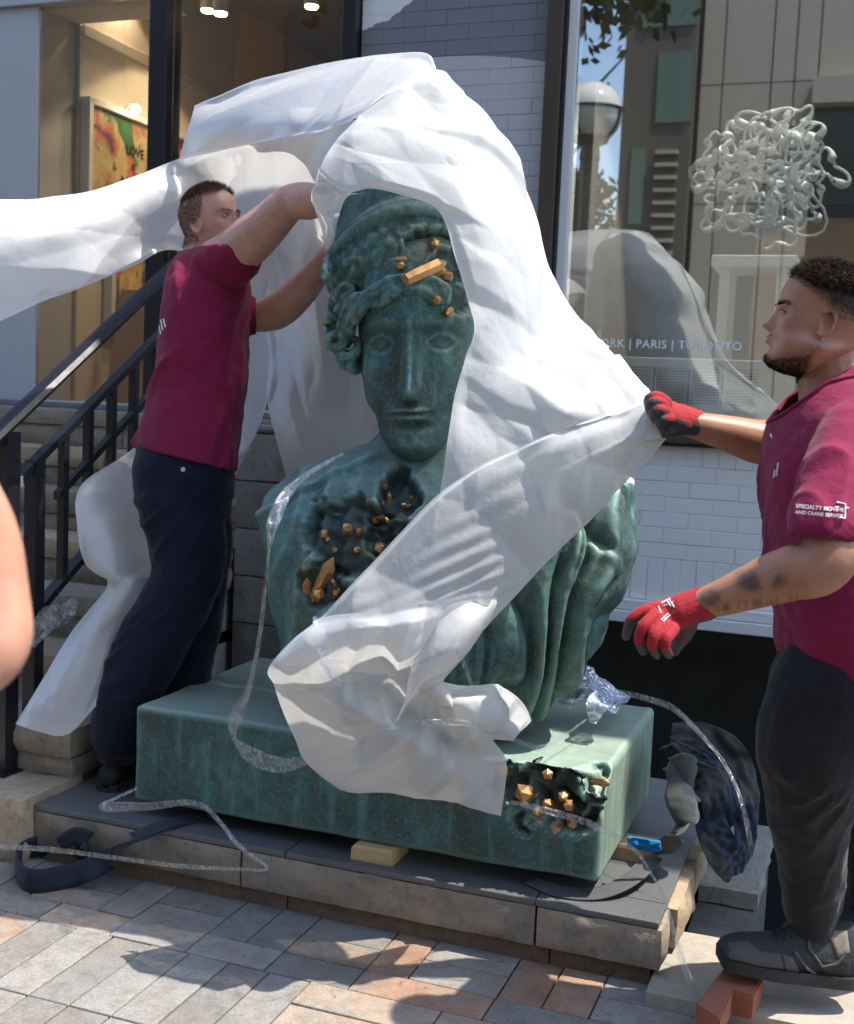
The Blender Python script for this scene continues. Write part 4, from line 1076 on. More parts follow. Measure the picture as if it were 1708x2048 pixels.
V, Nn, Fc = voxel(mb2, .007, 1)
rel = V-CAM; dep = rel@FX; U = 854+FPX*(rel@RX)/dep; Vp = 1024-FPX*(rel@UX)/dep
fm = np.clip(-(Nn@np.array(FH))*2, 0, 1); e = fbm(V, 8, 4, 1)*.9
m = 1-((U-880)/75)**2-((Vp-515)/62)**2+e*.95
below = np.clip((Vp-(430+((U-830)/190)**2*80))/20, 0, 1)
cvh = np.clip(m*3, 0, 1)*np.clip(fm*2, 0, 1)
d = fbm(V, 34, 3, 9)*(.002+.0055*below)-np.clip(m*2.2, 0, 1)*fm*(.055+.03*vnoise(V, 24, 2))+.004*fm*np.exp(-((m+.07)/.10)**2)
V = V+Nn*d[:, None]
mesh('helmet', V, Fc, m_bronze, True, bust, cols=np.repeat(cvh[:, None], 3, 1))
hb = BVHTree.FromPolygons([Vector(p) for p in V], Fc)
def hcr(p0, p1, r, seed, l0=.0, l1=.05):
    a = front(*p0)+Vector(ray(*p0)).normalized()*(.015-l0); b = front(*p1)-Vector(ray(*p1)).normalized()*l1
    crystal(bust, a, b-a, (b-a).length, r, 6, seed)
hcr((828, 553), (892, 524), .020, 41, .03, .055); hcr((858, 548), (892, 538), .012, 42, .03, .03); hcr((862, 482), (874, 492), .014, 43, 0, .06); hcr((796, 520), (814, 519), .009, 44, .01, .02)
hcr((806, 536), (800, 528), .012, 45, 0, .03); hcr((890, 552), (906, 556), .015, 46, .01, .04)
for p0, p1, r, sd in (((868, 605), (876, 598), .013, 47), ((900, 622), (892, 628), .012, 48)):
    a = front(*p0)+Vector(ray(*p0)).normalized()*.02; b = front(*p1)-Vector(ray(*p1)).normalized()*.03; crystal(bust, a, b-a, (b-a).length, r, 6, sd)
# ================================================================== the white wrapping sheet
def crm(A, nr, nc):
    """smooth surface through a grid of control points"""
    def axis(A, n):
        m = A.shape[0]; out = []
        for t in np.linspace(0, m-1, n):
            i = min(int(t), m-2); f = t-i
            p0, p1, p2, p3 = A[max(i-1, 0)], A[i], A[i+1], A[min(i+2, m-1)]
            if i == 0: p0 = 2*p1-p2
            if i == m-2: p3 = 2*p2-p1
            out.append(.5*((2*p1)+(-p0+p2)*f+(2*p0-5*p1+4*p2-p3)*f*f+(-p0+3*p1-3*p2+p3)*f**3))
        return np.array(out)
    B = axis(A, nr); return np.swapaxes(axis(np.swapaxes(B, 0, 1), nc), 0, 1)
from mathutils.geometry import delaunay_2d_cdt
def facets(P, seed, amp, cell, aniso=1.0, ang=0.0):
    """flat facets meeting in sharp creases, drawn out along one direction, the way stiff film crumples"""
    r = np.random.RandomState(seed); Q = P.reshape(-1, 3); a = Q@np.array(RX); b = Q@np.array(UX)
    c, s = math.cos(ang), math.sin(ang); u = (a*c+b*s)/aniso; v = -a*s+b*c
    u0, u1, v0, v1 = u.min()-cell, u.max()+cell, v.min()-cell, v.max()+cell
    nu, nv = max(2, int((u1-u0)/cell)), max(2, int((v1-v0)/cell)); pts = []
    for i in range(nu+1):
        for j in range(nv+1): pts.append(Vector((u0+(u1-u0)*i/nu+r.uniform(-.46, .46)*cell, v0+(v1-v0)*j/nv+r.uniform(-.46, .46)*cell)))
    co, _, tri, _, _, _ = delaunay_2d_cdt(pts, [], [], 0, 1e-6)
    h = np.where(r.rand(len(co)) < .5, r.normal(.8, .35, len(co)), r.normal(-.6, .35, len(co))); out = np.zeros(len(Q)); C = np.array([[p.x, p.y] for p in co])
    for t in tri:
        p0, p1, p2 = C[t[0]], C[t[1]], C[t[2]]; lo = C[list(t)].min(0); hi = C[list(t)].max(0)
        k = np.where((u >= lo[0]) & (u <= hi[0]) & (v >= lo[1]) & (v <= hi[1]))[0]
        if not len(k): continue
        den = (p1[1]-p2[1])*(p0[0]-p2[0])+(p2[0]-p1[0])*(p0[1]-p2[1])
        if abs(den) < 1e-12: continue
        l0 = ((p1[1]-p2[1])*(u[k]-p2[0])+(p2[0]-p1[0])*(v[k]-p2[1]))/den; l1 = ((p2[1]-p0[1])*(u[k]-p2[0])+(p0[0]-p2[0])*(v[k]-p2[1]))/den; l2 = 1-l0-l1
        ins = (l0 >= -1e-6) & (l1 >= -1e-6) & (l2 >= -1e-6); out[k[ins]] = (l0*h[t[0]]+l1*h[t[1]]+l2*h[t[2]])[ins]
    return (out*amp).reshape(P.shape[:2])
def crumple(P, seed, amp, cell, aniso=1.0, ang=0.0):
    w_ = np.array([[mnoise.noise(Vector((p[0]*3+seed, p[1]*3, p[2]*3))), 0, mnoise.noise(Vector((p[0]*3, p[1]*3+seed, p[2]*3)))] for p in P.reshape(-1, 3)]).reshape(P.shape)
    Pw = P+w_*cell*.35
    m_ = .55+.75*np.clip(w_[..., 0]*1.6+.3, 0, 1)
    return (facets(Pw, seed, amp, cell, aniso, ang)+facets(Pw, seed+7, amp*.42, cell*.52, aniso*1.3, ang+.55))*m_
SHEET = MB()
def patch(rows, nr, nc, seed, amp=.016, cell=.13, aniso=1.0, ang=0.0, dd=0.0, small=.004, edge=True, folds=None, ripple=False):
    A = np.array([[at(p[0], p[1], p[2]+dd) for p in row] for row in rows])
    P = crm(A, nr, nc)
    du = np.gradient(P, axis=1); dv = np.gradient(P, axis=0); Nn = np.cross(du, dv); Nn /= np.linalg.norm(Nn, axis=2, keepdims=True)+1e-9
    if (Nn.reshape(-1, 3)@np.array(FX)).mean() > 0: Nn = -Nn
    h = crumple(P, seed, amp*2.0, cell*.85, aniso, ang)
    if folds:
        th, fr, fa = folds; q = P@(np.array(RX)*math.cos(th)+np.array(UX)*math.sin(th))
        w_ = vnoise(P.reshape(-1, 3), 3.0, seed).reshape(P.shape[:2])
        h = h+fa*(np.abs(np.sin(q*fr+w_*2.2))-.5)
    if ripple:   # fine pleats where the cloth is pulled tight
        q = P@(np.array(RX)*-.42+np.array(UX)*.9); m_ = np.clip(vnoise(P.reshape(-1, 3), 4.5, seed+9).reshape(P.shape[:2])*2.2+.1, 0, 1)
        h = h+.0022*np.sin(q*150+2*np.sin(q*17))*m_
    wi = np.clip(np.minimum(np.arange(nr), nr-1-np.arange(nr))/(.07*nr), .3, 1); wj = np.clip(np.minimum(np.arange(nc), nc-1-np.arange(nc))/(.07*nc), .3, 1)
    h = h*wi[:, None]*wj[None, :]
    P = P+Nn*h[..., None]
    # a little unevenness along the cut edges
    V = P.reshape(-1, 3); Fc = []
    for i in range(nr-1):
        for j in range(nc-1): Fc.append((i*nc+j, i*nc+j+1, (i+1)*nc+j+1, (i+1)*nc+j))
    SHEET.add(V, Fc); return P
def g_(pts, deps): return [(p[0], p[1], d) for p, d in zip(pts, deps)]
# hood over helmet, falling past the face and over her left shoulder
cols = [
 [(712, 238, 3.26), (690, 262, 3.22), (668, 290, 3.2), (650, 318, 3.18), (637, 346, 3.17)],
 [(722, 224, 3.26), (712, 262, 3.18), (700, 300, 3.17), (690, 340, 3.16), (688, 384, 3.15)],
 [(770, 190, 3.28), (765, 240, 3.2), (756, 290, 3.16), (750, 335, 3.15), (742, 378, 3.14)],
 [(820, 158, 3.3), (830, 225, 3.22), (825, 280, 3.16), (815, 335, 3.14), (805, 392, 3.13)],
 [(866, 148, 3.34), (888, 220, 3.26), (900, 290, 3.16), (890, 350, 3.13), (868, 414, 3.12)],
 [(912, 180, 3.4), (945, 262, 3.28), (955, 340, 3.17), (935, 400, 3.12), (893, 454, 3.11)],
 [(957, 212, 3.45), (992, 312, 3.3), (992, 392, 3.18), (965, 450, 3.12), (907, 507, 3.10)],
 [(986, 247, 3.5), (1030, 372, 3.32), (1026, 452, 3.2), (985, 520, 3.12), (931, 586, 3.09)],
 [(1014, 304, 3.52), (1062, 440, 3.34), (1046, 532, 3.2), (1000, 592, 3.12), (948, 655, 3.08)],
 [(1046, 370, 3.52), (1082, 520, 3.34), (1062, 602, 3.2), (1006, 652, 3.12), (931, 716, 3.08)],
 [(1076, 440, 3.5), (1094, 622, 3.32), (1068, 690, 3.17), (1000, 724, 3.1), (909, 795, 3.07)],
 [(1088, 520, 3.45), (1152, 667, 3.27), (1090, 742, 3.1), (1000, 790, 3.06), (899, 856, 3.06)],
 [(1092, 615, 3.38), (1212, 714, 3.2), (1120, 800, 3.05), (1010, 862, 3.03), (889, 926, 3.05)],
 [(1160, 671, 3.3), (1268, 764, 3.1), (1160, 835, 3.0), (1010, 912, 3.02), (880, 988, 3.05)],
 [(1222, 725, 3.22), (1302, 796, 3.03), (1200, 842, 2.98), (1040, 905, 3.0), (878, 1004, 3.05)]]
patch(cols, 230, 120, 3, .012, .11, 2.6, -1.05)
# the sheet's back, hanging down behind the bust
rows = []
for (xl, xr_, y, dm) in ((800, 900, 150, 3.62), (750, 985, 250, 3.9), (720, 1048, 370, 4.0), (706, 1088, 520, 4.02), (712, 1120, 660, 4.0), (740, 1190, 770, 4.0), (770, 1235, 900, 4.0), (790, 1240, 1050, 3.98), (820, 1190, 1180, 3.95)):
    e0 = 3.42 if y < 700 else 3.62
    rows.append([(xl, y, e0+.42), (xl+(xr_-xl)*.25, y-6, dm+.04), (xl+(xr_-xl)*.55, y-8, dm+.08), (xl+(xr_-xl)*.85, y-4, dm-.06), (xr_-6, y+4, e0+.05)])
patch(rows, 110, 80, 7, .022, .14, 1.8, 1.2, small=.003)
# band gathered from the gloved hand down across the chest
up = [(1300, 795), (1200, 840), (1085, 876), (985, 922), (880, 988), (800, 1070), (720, 1155), (640, 1236), (542, 1328)]
lo = [(1334, 876), (1296, 922), (1248, 968), (1180, 1040), (1108, 1110), (1044, 1178), (990, 1236), (935, 1296), (880, 1360)]
ud = [3.0, 2.98, 2.98, 3.02, 3.04, 3.06, 3.07, 3.08, 3.1]; ld = [2.99, 2.99, 3.0, 3.0, 3.0, 2.99, 2.98, 2.98, 3.0]
rows = []
for f in (0, .22, .5, .78, 1.0):
    bul = -.05*math.sin(f*PI)
    rows.append([(a[0]+(b[0]-a[0])*f, a[1]+(b[1]-a[1])*f, da+(db-da)*f+bul) for a, b, da, db in zip(up, lo, ud, ld)])
patch(rows, 90, 210, 11, .009, .13, 3.0, .75, small=.0022, folds=(-.75+PI/2, 16, .008), ripple=True)
# the bunched foot of the sheet over the front edge of the plinth
rows = [
 [(640, 1236, 3.07), (700, 1228, 3.0), (760, 1222, 2.98), (820, 1210, 2.97), (880, 1200, 2.96), (940, 1190, 2.97), (992, 1180, 2.99)],
 [(541, 1330, 3.1), (620, 1312, 3.02), (700, 1300, 3.0), (780, 1288, 2.99), (850, 1280, 2.98), (900, 1284, 2.98), (944, 1296, 3.0)],
 [(549, 1372, 3.13), (630, 1370, 3.06), (710, 1372, 3.06), (780, 1362, 3.1), (830, 1352, 3.03), (862, 1356, 3.0), (884, 1364, 3.03)],
 [(570, 1432, 3.18), (650, 1428, 3.1), (730, 1432, 3.04), (800, 1424, 3.12), (860, 1412, 3.06), (900, 1412, 3.02), (938, 1420, 3.08)],
 [(591, 1482, 3.22), (670, 1480, 3.14), (750, 1482, 3.1), (820, 1478, 3.06), (880, 1470, 3.12), (940, 1472, 3.05), (987, 1480, 3.1)],
 [(614, 1526, 3.27), (690, 1532, 3.2), (760, 1532, 3.14), (830, 1530, 3.12), (900, 1524, 3.1), (960, 1524, 3.1), (1014, 1528, 3.12)],
 [(680, 1580, 3.3), (722, 1584, 3.25), (770, 1587, 3.2), (840, 1595, 3.18), (900, 1607, 3.15), (960, 1621, 3.13), (1002, 1632, 3.12)]]
patch(rows, 150, 150, 23, .015, .12, 1.25, .6, dd=-.035, small=.005)
rows = [[(868, 1358, 3.06), (935, 1371, 3.07), (1000, 1373, 3.12), (1046, 1404, 3.18), (1063, 1442, 3.22)],
        [(872, 1384, 3.02), (930, 1398, 3.0), (985, 1402, 3.04), (1024, 1426, 3.1), (1052, 1452, 3.16)],
        [(880, 1420, 3.02), (935, 1434, 3.0), (985, 1442, 3.02), (1016, 1454, 3.08), (1036, 1464, 3.12)],
        [(890, 1470, 3.08), (940, 1474, 3.06), (980, 1476, 3.08), (1006, 1476, 3.1), (1020, 1474, 3.12)]]
patch(rows, 60, 70, 31, .007, .09, small=.004)
rows = [[(988, 1178, 2.99), (930, 1208, 2.95), (872, 1246, 2.94), (836, 1296, 2.97)],
        [(993, 1212, 2.97), (935, 1256, 2.92), (872, 1296, 2.91), (820, 1352, 2.94)],
        [(952, 1282, 2.98), (905, 1320, 2.93), (850, 1356, 2.92), (806, 1408, 2.96)],
        [(884, 1364, 3.02), (858, 1374, 2.98), (824, 1400, 2.97), (786, 1456, 3.0)]]
patch(rows, 70, 70, 37, .006, .11, 2.0, .7, small=.003)
# upper layer blown back over the top
rows = [[(388, 211, 3.95), (500, 161, 3.85), (640, 128, 3.75), (760, 110, 3.65), (852, 104, 3.55), (882, 148, 3.45), (960, 212, 3.47)],
        [(382, 238, 3.92), (480, 218, 3.78), (600, 190, 3.66), (710, 165, 3.55), (800, 140, 3.45), (862, 152, 3.38), (930, 205, 3.42)],
        [(372, 272, 3.92), (465, 260, 3.76), (570, 240, 3.6), (655, 222, 3.45), (730, 200, 3.36), (800, 172, 3.34), (890, 190, 3.38)],
        [(360, 320, 3.95), (450, 300, 3.8), (560, 276, 3.6), (640, 262, 3.42), (712, 238, 3.28), (775, 190, 3.29), (850, 160, 3.34)]]
patch(rows, 90, 180, 43, .011, .14, 2.8, .25, small=.003)
# long tail flying out to the left
rows = [[(-120, 412, 3.55), (0, 402, 3.6), (100, 395, 3.7), (190, 381, 3.8), (272, 352, 3.88), (360, 317, 3.95), (470, 288, 3.85), (580, 270, 3.62), (712, 238, 3.29)],
        [(-120, 480, 3.42), (0, 466, 3.48), (110, 450, 3.56), (200, 430, 3.7), (300, 400, 3.86), (400, 372, 4.0), (500, 340, 3.95), (600, 308, 3.7), (672, 296, 3.32)],
        [(-120, 560, 3.46), (0, 535, 3.5), (120, 508, 3.6), (220, 480, 3.74), (320, 450, 3.92), (420, 425, 4.1), (520, 390, 4.1), (610, 350, 3.8), (646, 338, 3.34)],
        [(-120, 620, 3.5), (0, 590, 3.54), (130, 550, 3.64), (240, 512, 3.8), (322, 482, 3.98), (430, 470, 4.2), (540, 450, 4.2), (620, 420, 3.95), (650, 400, 3.5)],
        [(-120, 690, 3.5), (0, 642, 3.55), (130, 586, 3.68), (268, 530, 3.86), (338, 500, 4.02), (440, 520, 4.25), (560, 520, 4.2), (640, 500, 4.0), (665, 470, 3.7)]]
patch(rows, 120, 230, 53, .012, .12, 2.8, .35, small=.004, folds=(1.9, 17, .017))
# curtain hanging behind the man, drawn to the lower left
rows = [[(420, 500, 4.28), (470, 500, 4.3), (520, 500, 4.28), (560, 500, 4.25)],
        [(372, 600, 4.25), (430, 590, 4.32), (500, 580, 4.3), (566, 560, 4.2)],
        [(348, 690, 4.22), (420, 690, 4.3), (490, 690, 4.28), (558, 680, 4.15)],
        [(310, 800, 4.2), (390, 800, 4.3), (465, 810, 4.28), (535, 800, 4.12)],
        [(270, 892, 4.15), (350, 900, 4.25), (420, 900, 4.25), (505, 882, 4.15)],
        [(160, 972, 3.88), (250, 985, 4.05), (340, 990, 4.2), (462, 965, 4.2)],
        [(153, 1056, 3.80), (225, 1062, 3.9), (300, 1070, 4.1), (400, 1060, 4.2)],
        [(172, 1128, 3.82), (225, 1142, 3.82), (270, 1150, 3.95), (320, 1150, 4.05)],
        [(215, 1168, 3.86), (236, 1172, 3.84), (262, 1166, 3.85), (290, 1160, 3.95)],
        [(150, 1252, 3.84), (190, 1258, 3.78), (222, 1250, 3.82), (262, 1236, 3.9)],
        [(85, 1358, 3.80), (140, 1366, 3.74), (196, 1356, 3.80), (220, 1340, 3.86)],
        [(31, 1448, 3.78), (76, 1462, 3.74), (134, 1468, 3.76), (196, 1408, 3.82)]]
patch(rows, 230, 80, 61, .011, .13, 2.2, 1.2, small=.003)
# curtain between the man and the bust
rows = [[(515, 420, 4.2), (580, 410, 4.1), (640, 400, 3.95), (690, 390, 3.9), (740, 400, 3.9)],
        [(512, 560, 4.25), (570, 548, 4.15), (630, 535, 4.0), (685, 560, 3.92), (745, 560, 3.9)],
        [(536, 700, 4.15), (590, 690, 4.05), (640, 690, 3.95), (690, 710, 3.92), (750, 720, 3.92)],
        [(534, 800, 4.1), (590, 812, 4.0), (640, 830, 3.92), (700, 850, 3.92), (760, 842, 3.92)],
        [(555, 886, 4.05), (604, 892, 3.96), (650, 902, 3.92), (700, 906, 3.92), (770, 900, 3.95)],
        [(580, 985, 4.02), (622, 975, 3.96), (664, 960, 3.94), (706, 940, 3.95), (775, 915, 3.98)]]
patch(rows, 140, 110, 71, .013, .13, 3.2, 1.4, small=.003, folds=(.25, 19, .007))
# crumpled corner the left man grips
rows = [[(637, 338, 3.2), (664, 350, 3.2), (700, 384, 3.18), (730, 386, 3.2)],
        [(632, 376, 3.24), (652, 398, 3.22), (678, 400, 3.22), (700, 392, 3.24)],
        [(634, 426, 3.32), (652, 440, 3.3), (672, 432, 3.3), (684, 420, 3.32)],
        [(648, 482, 3.38), (658, 486, 3.36), (668, 486, 3.36), (674, 470, 3.4)],
        [(654, 540, 3.42), (658, 540, 3.42), (662, 540, 3.42), (668, 530, 3.44)]]
patch(rows, 56, 30, 83, .014, .08, small=.004)
# the corner bunched in the glove, and a scrap on her shoulder
rows = [[(1288, 800, 3.0), (1310, 792, 2.98), (1330, 800, 2.98)], [(1290, 840, 2.96), (1314, 836, 2.94), (1334, 838, 2.95)], [(1296, 880, 2.97), (1318, 884, 2.95), (1336, 872, 2.96)]]
patch(rows, 24, 24, 91, .012, .07, small=.004)
rows = [[(1235, 955, 3.4), (1250, 948, 3.38), (1268, 960, 3.38)], [(1238, 965, 3.36), (1252, 962, 3.34), (1268, 972, 3.35)]]
patch(rows, 12, 16, 93, .006, .05, small=.003)
g = N('white_spunbond'); v = g.coord(False); n = g.noise(v, 320, 2, .6); n2 = g.noise(v, 14, 5, .6)
mp = g.n('Mapping'); mp.inputs['Rotation'].default_value = (.3, .4, .8); mp.inputs['Scale'].default_value = (1, 1, 1); g.set(mp.inputs[0], v)
wv = g.n('TexWave'); wv.inputs['Scale'].default_value = 22; wv.inputs['Distortion'].default_value = 3.0; wv.inputs['Detail'].default_value = 3; wv.inputs['Detail Scale'].default_value = .8; g.set(wv.inputs[0], mp.outputs[0])
hh = g.math('ADD', g.math('MULTIPLY', wv.outputs[1], .0), g.math('MULTIPLY_ADD', n2, .22, g.math('MULTIPLY', n, .10)))
mq = g.n('Mapping'); mq.inputs['Rotation'].default_value = (.2, .5, .3); mq.inputs['Scale'].default_value = (1, .8, .5); g.set(mq.inputs[0], v)
ns = g.n('TexNoise'); ns.inputs['Scale'].default_value = 4; g.set(ns.inputs['Vector'], v); mxv = g.n('Mix', data_type='VECTOR'); mxv.inputs[0].default_value = .12; g.set(mxv.inputs[4], mq.outputs[0]); g.set(mxv.inputs[5], ns.outputs[1])
cr = hh
for sc_v, amp_v in ((6.5, .9), (15.0, .5)):   # thin creases pressed into the film
    ve = g.n('TexVoronoi', feature='DISTANCE_TO_EDGE'); ve.inputs['Scale'].default_value = sc_v; g.set(ve.inputs['Vector'], mxv.outputs[1])
    cr = g.math('ADD', cr, g.math('MULTIPLY', g.ramp(ve.outputs[0], [(0.0, 0.0), (.10, 1.0)]), g.math('MULTIPLY', g.ramp(n2, [(.40, .15), (.62, 1.0)]), amp_v)))
nb = g.bump(cr, .14, .006)
df = g.n('BsdfDiffuse'); g.set(df.inputs[0], (.78, .785, .79)); g.set(df.inputs['Normal'], nb)
tl_ = g.n('BsdfTranslucent'); g.set(tl_.inputs[0], (.80, .805, .81)); g.set(tl_.inputs['Normal'], nb)
gl = g.n('BsdfGlossy'); gl.inputs['Roughness'].default_value = .5; g.set(gl.inputs['Normal'], nb)
tr = g.n('BsdfTransparent')
m1 = g.n('MixShader'); m1.inputs[0].default_value = .46; g.set(m1.inputs[1], df.outputs[0]); g.set(m1.inputs[2], tl_.outputs[0])
fr = g.n('Fresnel'); fr.inputs[0].default_value = 1.35
m2 = g.n('MixShader'); g.set(m2.inputs[0], g.math('MULTIPLY', fr.outputs[0], .3)); g.set(m2.inputs[1], m1.outputs[0]); g.set(m2.inputs[2], gl.outputs[0])
m3 = g.n('MixShader'); m3.inputs[0].default_value = .09; g.set(m3.inputs[1], m2.outputs[0]); g.set(m3.inputs[2], tr.outputs[0])
g.t.links.new(m3.outputs[0], g.out.inputs[0])
so_ = SHEET.build('wrapping_sheet', g.m, None, True)
tag(so_, 'white translucent wrapping sheet being pulled off the bronze bust, one tail flying left', 'sheet')
# ================================================================== people
def skin_mat(name):
    g = N(name); at_ = g.n('Attribute'); at_.attribute_name = 'Col'; v = g.coord(False)
    n = g.noise(v, 18, 5, .6); n2 = g.noise(v, 260, 3, .6)
    c = g.mix(g.ramp(n, [(.35, 0.0), (.7, .35)]), at_.outputs[0], (.52, .20, .14), 'MULTIPLY')
    c = g.mix(.25, c, g.ramp(n2, [(.3, (.75, .75, .75)), (.7, (1.2, 1.2, 1.2))]), 'MULTIPLY')
    g.principled(c, g.math('MULTIPLY_ADD', n2, .2, .38), 0, g.bump(n2, .12, .002), Subsurface_Weight=.12, Subsurface_Radius=(.012, .005, .003), Subsurface_Scale=.6, Specular_IOR_Level=.45); return g.m
m_skin = skin_mat('skin')
def cloth_mat(name, c, fold=30, fine=900, rough=.85, bump=.35):
    g = N(name); v = g.coord(False); n = g.noise(v, 9, 5, .6, .4); n2 = g.noise(v, fold, 4, .6, .8); n3 = g.noise(v, fine, 2, .6)
    col = g.mix(g.ramp(n, [(.3, 0.0), (.75, .4)]), c, tuple(x*.72 for x in c)); col = g.mix(.3, col, g.ramp(n3, [(.3, (.7, .7, .7)), (.7, (1.25, 1.25, 1.25))]), 'MULTIPLY')
    h = g.math('ADD', g.math('MULTIPLY', n2, 1.0), g.math('MULTIPLY', n3, .12))
    g.principled(col, rough, 0, g.bump(h, bump, .012), Sheen_Weight=.12, Sheen_Roughness=.4, Specular_IOR_Level=.25); return g.m
m_shirt = cloth_mat('maroon_cotton', (.215, .012, .055)); m_jean = cloth_mat('dark_navy_denim', (.007, .011, .028), 26, 700)
m_sweat = cloth_mat('charcoal_sweatpants', (.014, .014, .018), 22, 700)
m_hair = plain('dark_hair', (.032, .021, .015), .85, Specular_IOR_Level=.1); m_hair2 = plain('brown_hair', (.17, .10, .06), .8, Specular_IOR_Level=.15)
m_eye = plain('eye_white', (.40, .36, .34), .3); m_iris = plain('dark_iris', (.03, .018, .012), .15)
m_lash = plain('lash_line', (.025, .016, .013), .7)
m_glove_r = cloth_mat('red_knit_glove', (.36, .020, .026), 120, 1500, .75, .3); m_glove_k = pmat('grey_rubber_coating', (.045, .048, .052), (.06, .062, .066), 30, .55, .5, 200)

def build_head(origin, fwd, up, H, ears=True, **kw):
    """returns united head+neck material: list for voxel() and a local-coordinate function"""
    fwd = Vector(fwd).normalized(); up = (Vector(up)-fwd*Vector(up).dot(fwd)).normalized(); left = up.cross(fwd)
    mb = MB(); V, Fc = head_mesh(H, kw.get('wf', 1.0), kw.get('nose', 1.0), 1.0, kw.get('jaw', 1.0), 150, 150, lips=kw.get('lips', 1.0)); mb.add(place(V, origin, left, -fwd, up), Fc)
    for s in (-1, 1):
        e = ear(H, s); mb.add(place(e.v, origin, left, -fwd, up), e.f)
    loc = lambda P: np.stack([(P-np.array(origin))@np.array(left)/H, -(P-np.array(origin))@np.array(fwd)/H, (P-np.array(origin))@np.array(up)/H], 1)
    pt = lambda x, y, z: Vector(origin)+left*x*H-fwd*y*H*1.0+up*z*H
    return mb, loc, pt, (left, fwd, up)
def blades(P, Nn, idx, n, L, wd, rng, lean, curl=.5):
    V = []; Fc = []
    for i in rng.choice(idx, n):
        p = Vector(P[i]); nn = Vector(Nn[i]); d = (nn+Vector(lean)+Vector(rng.normal(0, curl, 3))).normalized()
        s = d.orthogonal().normalized()*wd; l = L*rng.uniform(.6, 1.2); m = p+d*l*.55+nn*0
        tip = p+(d+Vector(rng.normal(0, curl*.7, 3))).normalized()*l
        k = len(V); V += [p-s-nn*.002, p+s-nn*.002, m+s*.7, m-s*.7, tip]; Fc += [(k, k+1, k+2, k+3), (k+3, k+2, k+4)]
    return V, Fc
def eyes(parent, pt, fr, H, gaze, iris=None):
    for s in (-1, 1):
        c = pt(s*.122, -.310, .487); r = .046*H; left, fwd, up = fr
        b = MB(); b.loft([[c+Vector((0, 0, 0))+fwd*(r*math.cos(u))+left*(r*math.sin(u)*math.cos(a))+up*(r*.40*math.sin(u)*math.sin(a)) for a in np.linspace(0, 2*PI, 17)[:-1]] for u in np.linspace(.03, 1.5, 8)]); o = b.build('eye', m_eye, parent, True)
        gd = (fwd+Vector(gaze)).normalized(); q = c+gd*(r*.93); lx = up.cross(gd).normalized(); uy = gd.cross(lx)
        b = MB(); b.loft([[q+gd*(.10*r*(1-k))+lx*(.42*r*k*math.cos(a))+uy*(.36*r*k*math.sin(a)) for a in np.linspace(0, 2*PI, 15)[:-1]] for k in (.05, .6, 1.0)]); b.build('iris', iris or m_iris, o, True)
        b = MB(); up_l = [(.062, -.335, .494), (.09, -.352, .508), (.125, -.350, .514), (.16, -.328, .506), (.186, -.296, .490)]
        limb3(b, [list(pt(s*x, y, z))+[.0016*(1-.5*abs(i-2)/2)] for i, (x, y, z) in enumerate(up_l)], 6, 1, 4); b.build('eyelashes', m_lash, parent, True)
def brows(parent, pt, mat, th=.011):
    b = MB()
    for s in (-1, 1):
        pts = [pt(s*x, y, z) for x, y, z in ((.045, -.385, .548), (.09, -.385, .566), (.145, -.360, .570), (.20, -.300, .548))]
        limb3(b, [list(p)+[r] for p, r in zip(pts, (.020, .026, .022, .010))], 6, .5, 3)
        # scaled later
    return b

def smooth_rim(V, Fc, it=14):
    """even out the cut edge of a garment"""
    from collections import Counter
    c = Counter()
    for f in Fc:
        for i in range(len(f)): c[tuple(sorted((f[i], f[(i+1) % len(f)])))] += 1
    nb = {}
    for (a, b_), k in c.items():
        if k == 1: nb.setdefault(a, []).append(b_); nb.setdefault(b_, []).append(a)
    V = V.copy(); ids = [i for i in nb if len(nb[i]) == 2]
    for _ in range(it):
        new = {i: V[i]*.4+(V[nb[i][0]]+V[nb[i][1]])*.3 for i in ids}
        for i, p in new.items(): V[i] = p
    return V
def drape(V, Nn, seed, amp, dirs, maskf=None):
    """pull folds: ridges along given directions through given anchor points"""
    d = np.zeros(len(V))
    for (anchor, direction, spread, freq, a) in dirs:
        A = np.array(anchor); t = np.array(Vector(direction).normalized()); R = V-A
        s = R@t; perp = R-np.outer(s, t); q = perp@np.array(Vector(direction).normalized().orthogonal()); dist = np.linalg.norm(perp, axis=1)
        wv = vnoise(V, 4.5, seed); wv2 = vnoise(V, 6, seed+3)
        d += 1.0*a*(1-np.abs(np.sin(q*freq*.55+wv*3.2+s*2.2)))**2.2*np.clip(.5+1.4*wv2, 0, 1.2)*np.exp(-(dist/spread)**2)*np.clip(s/.05+.3, 0, 1)
    d += fbm(V, 7, 3, seed)*amp
    return V+Nn*d[:, None]

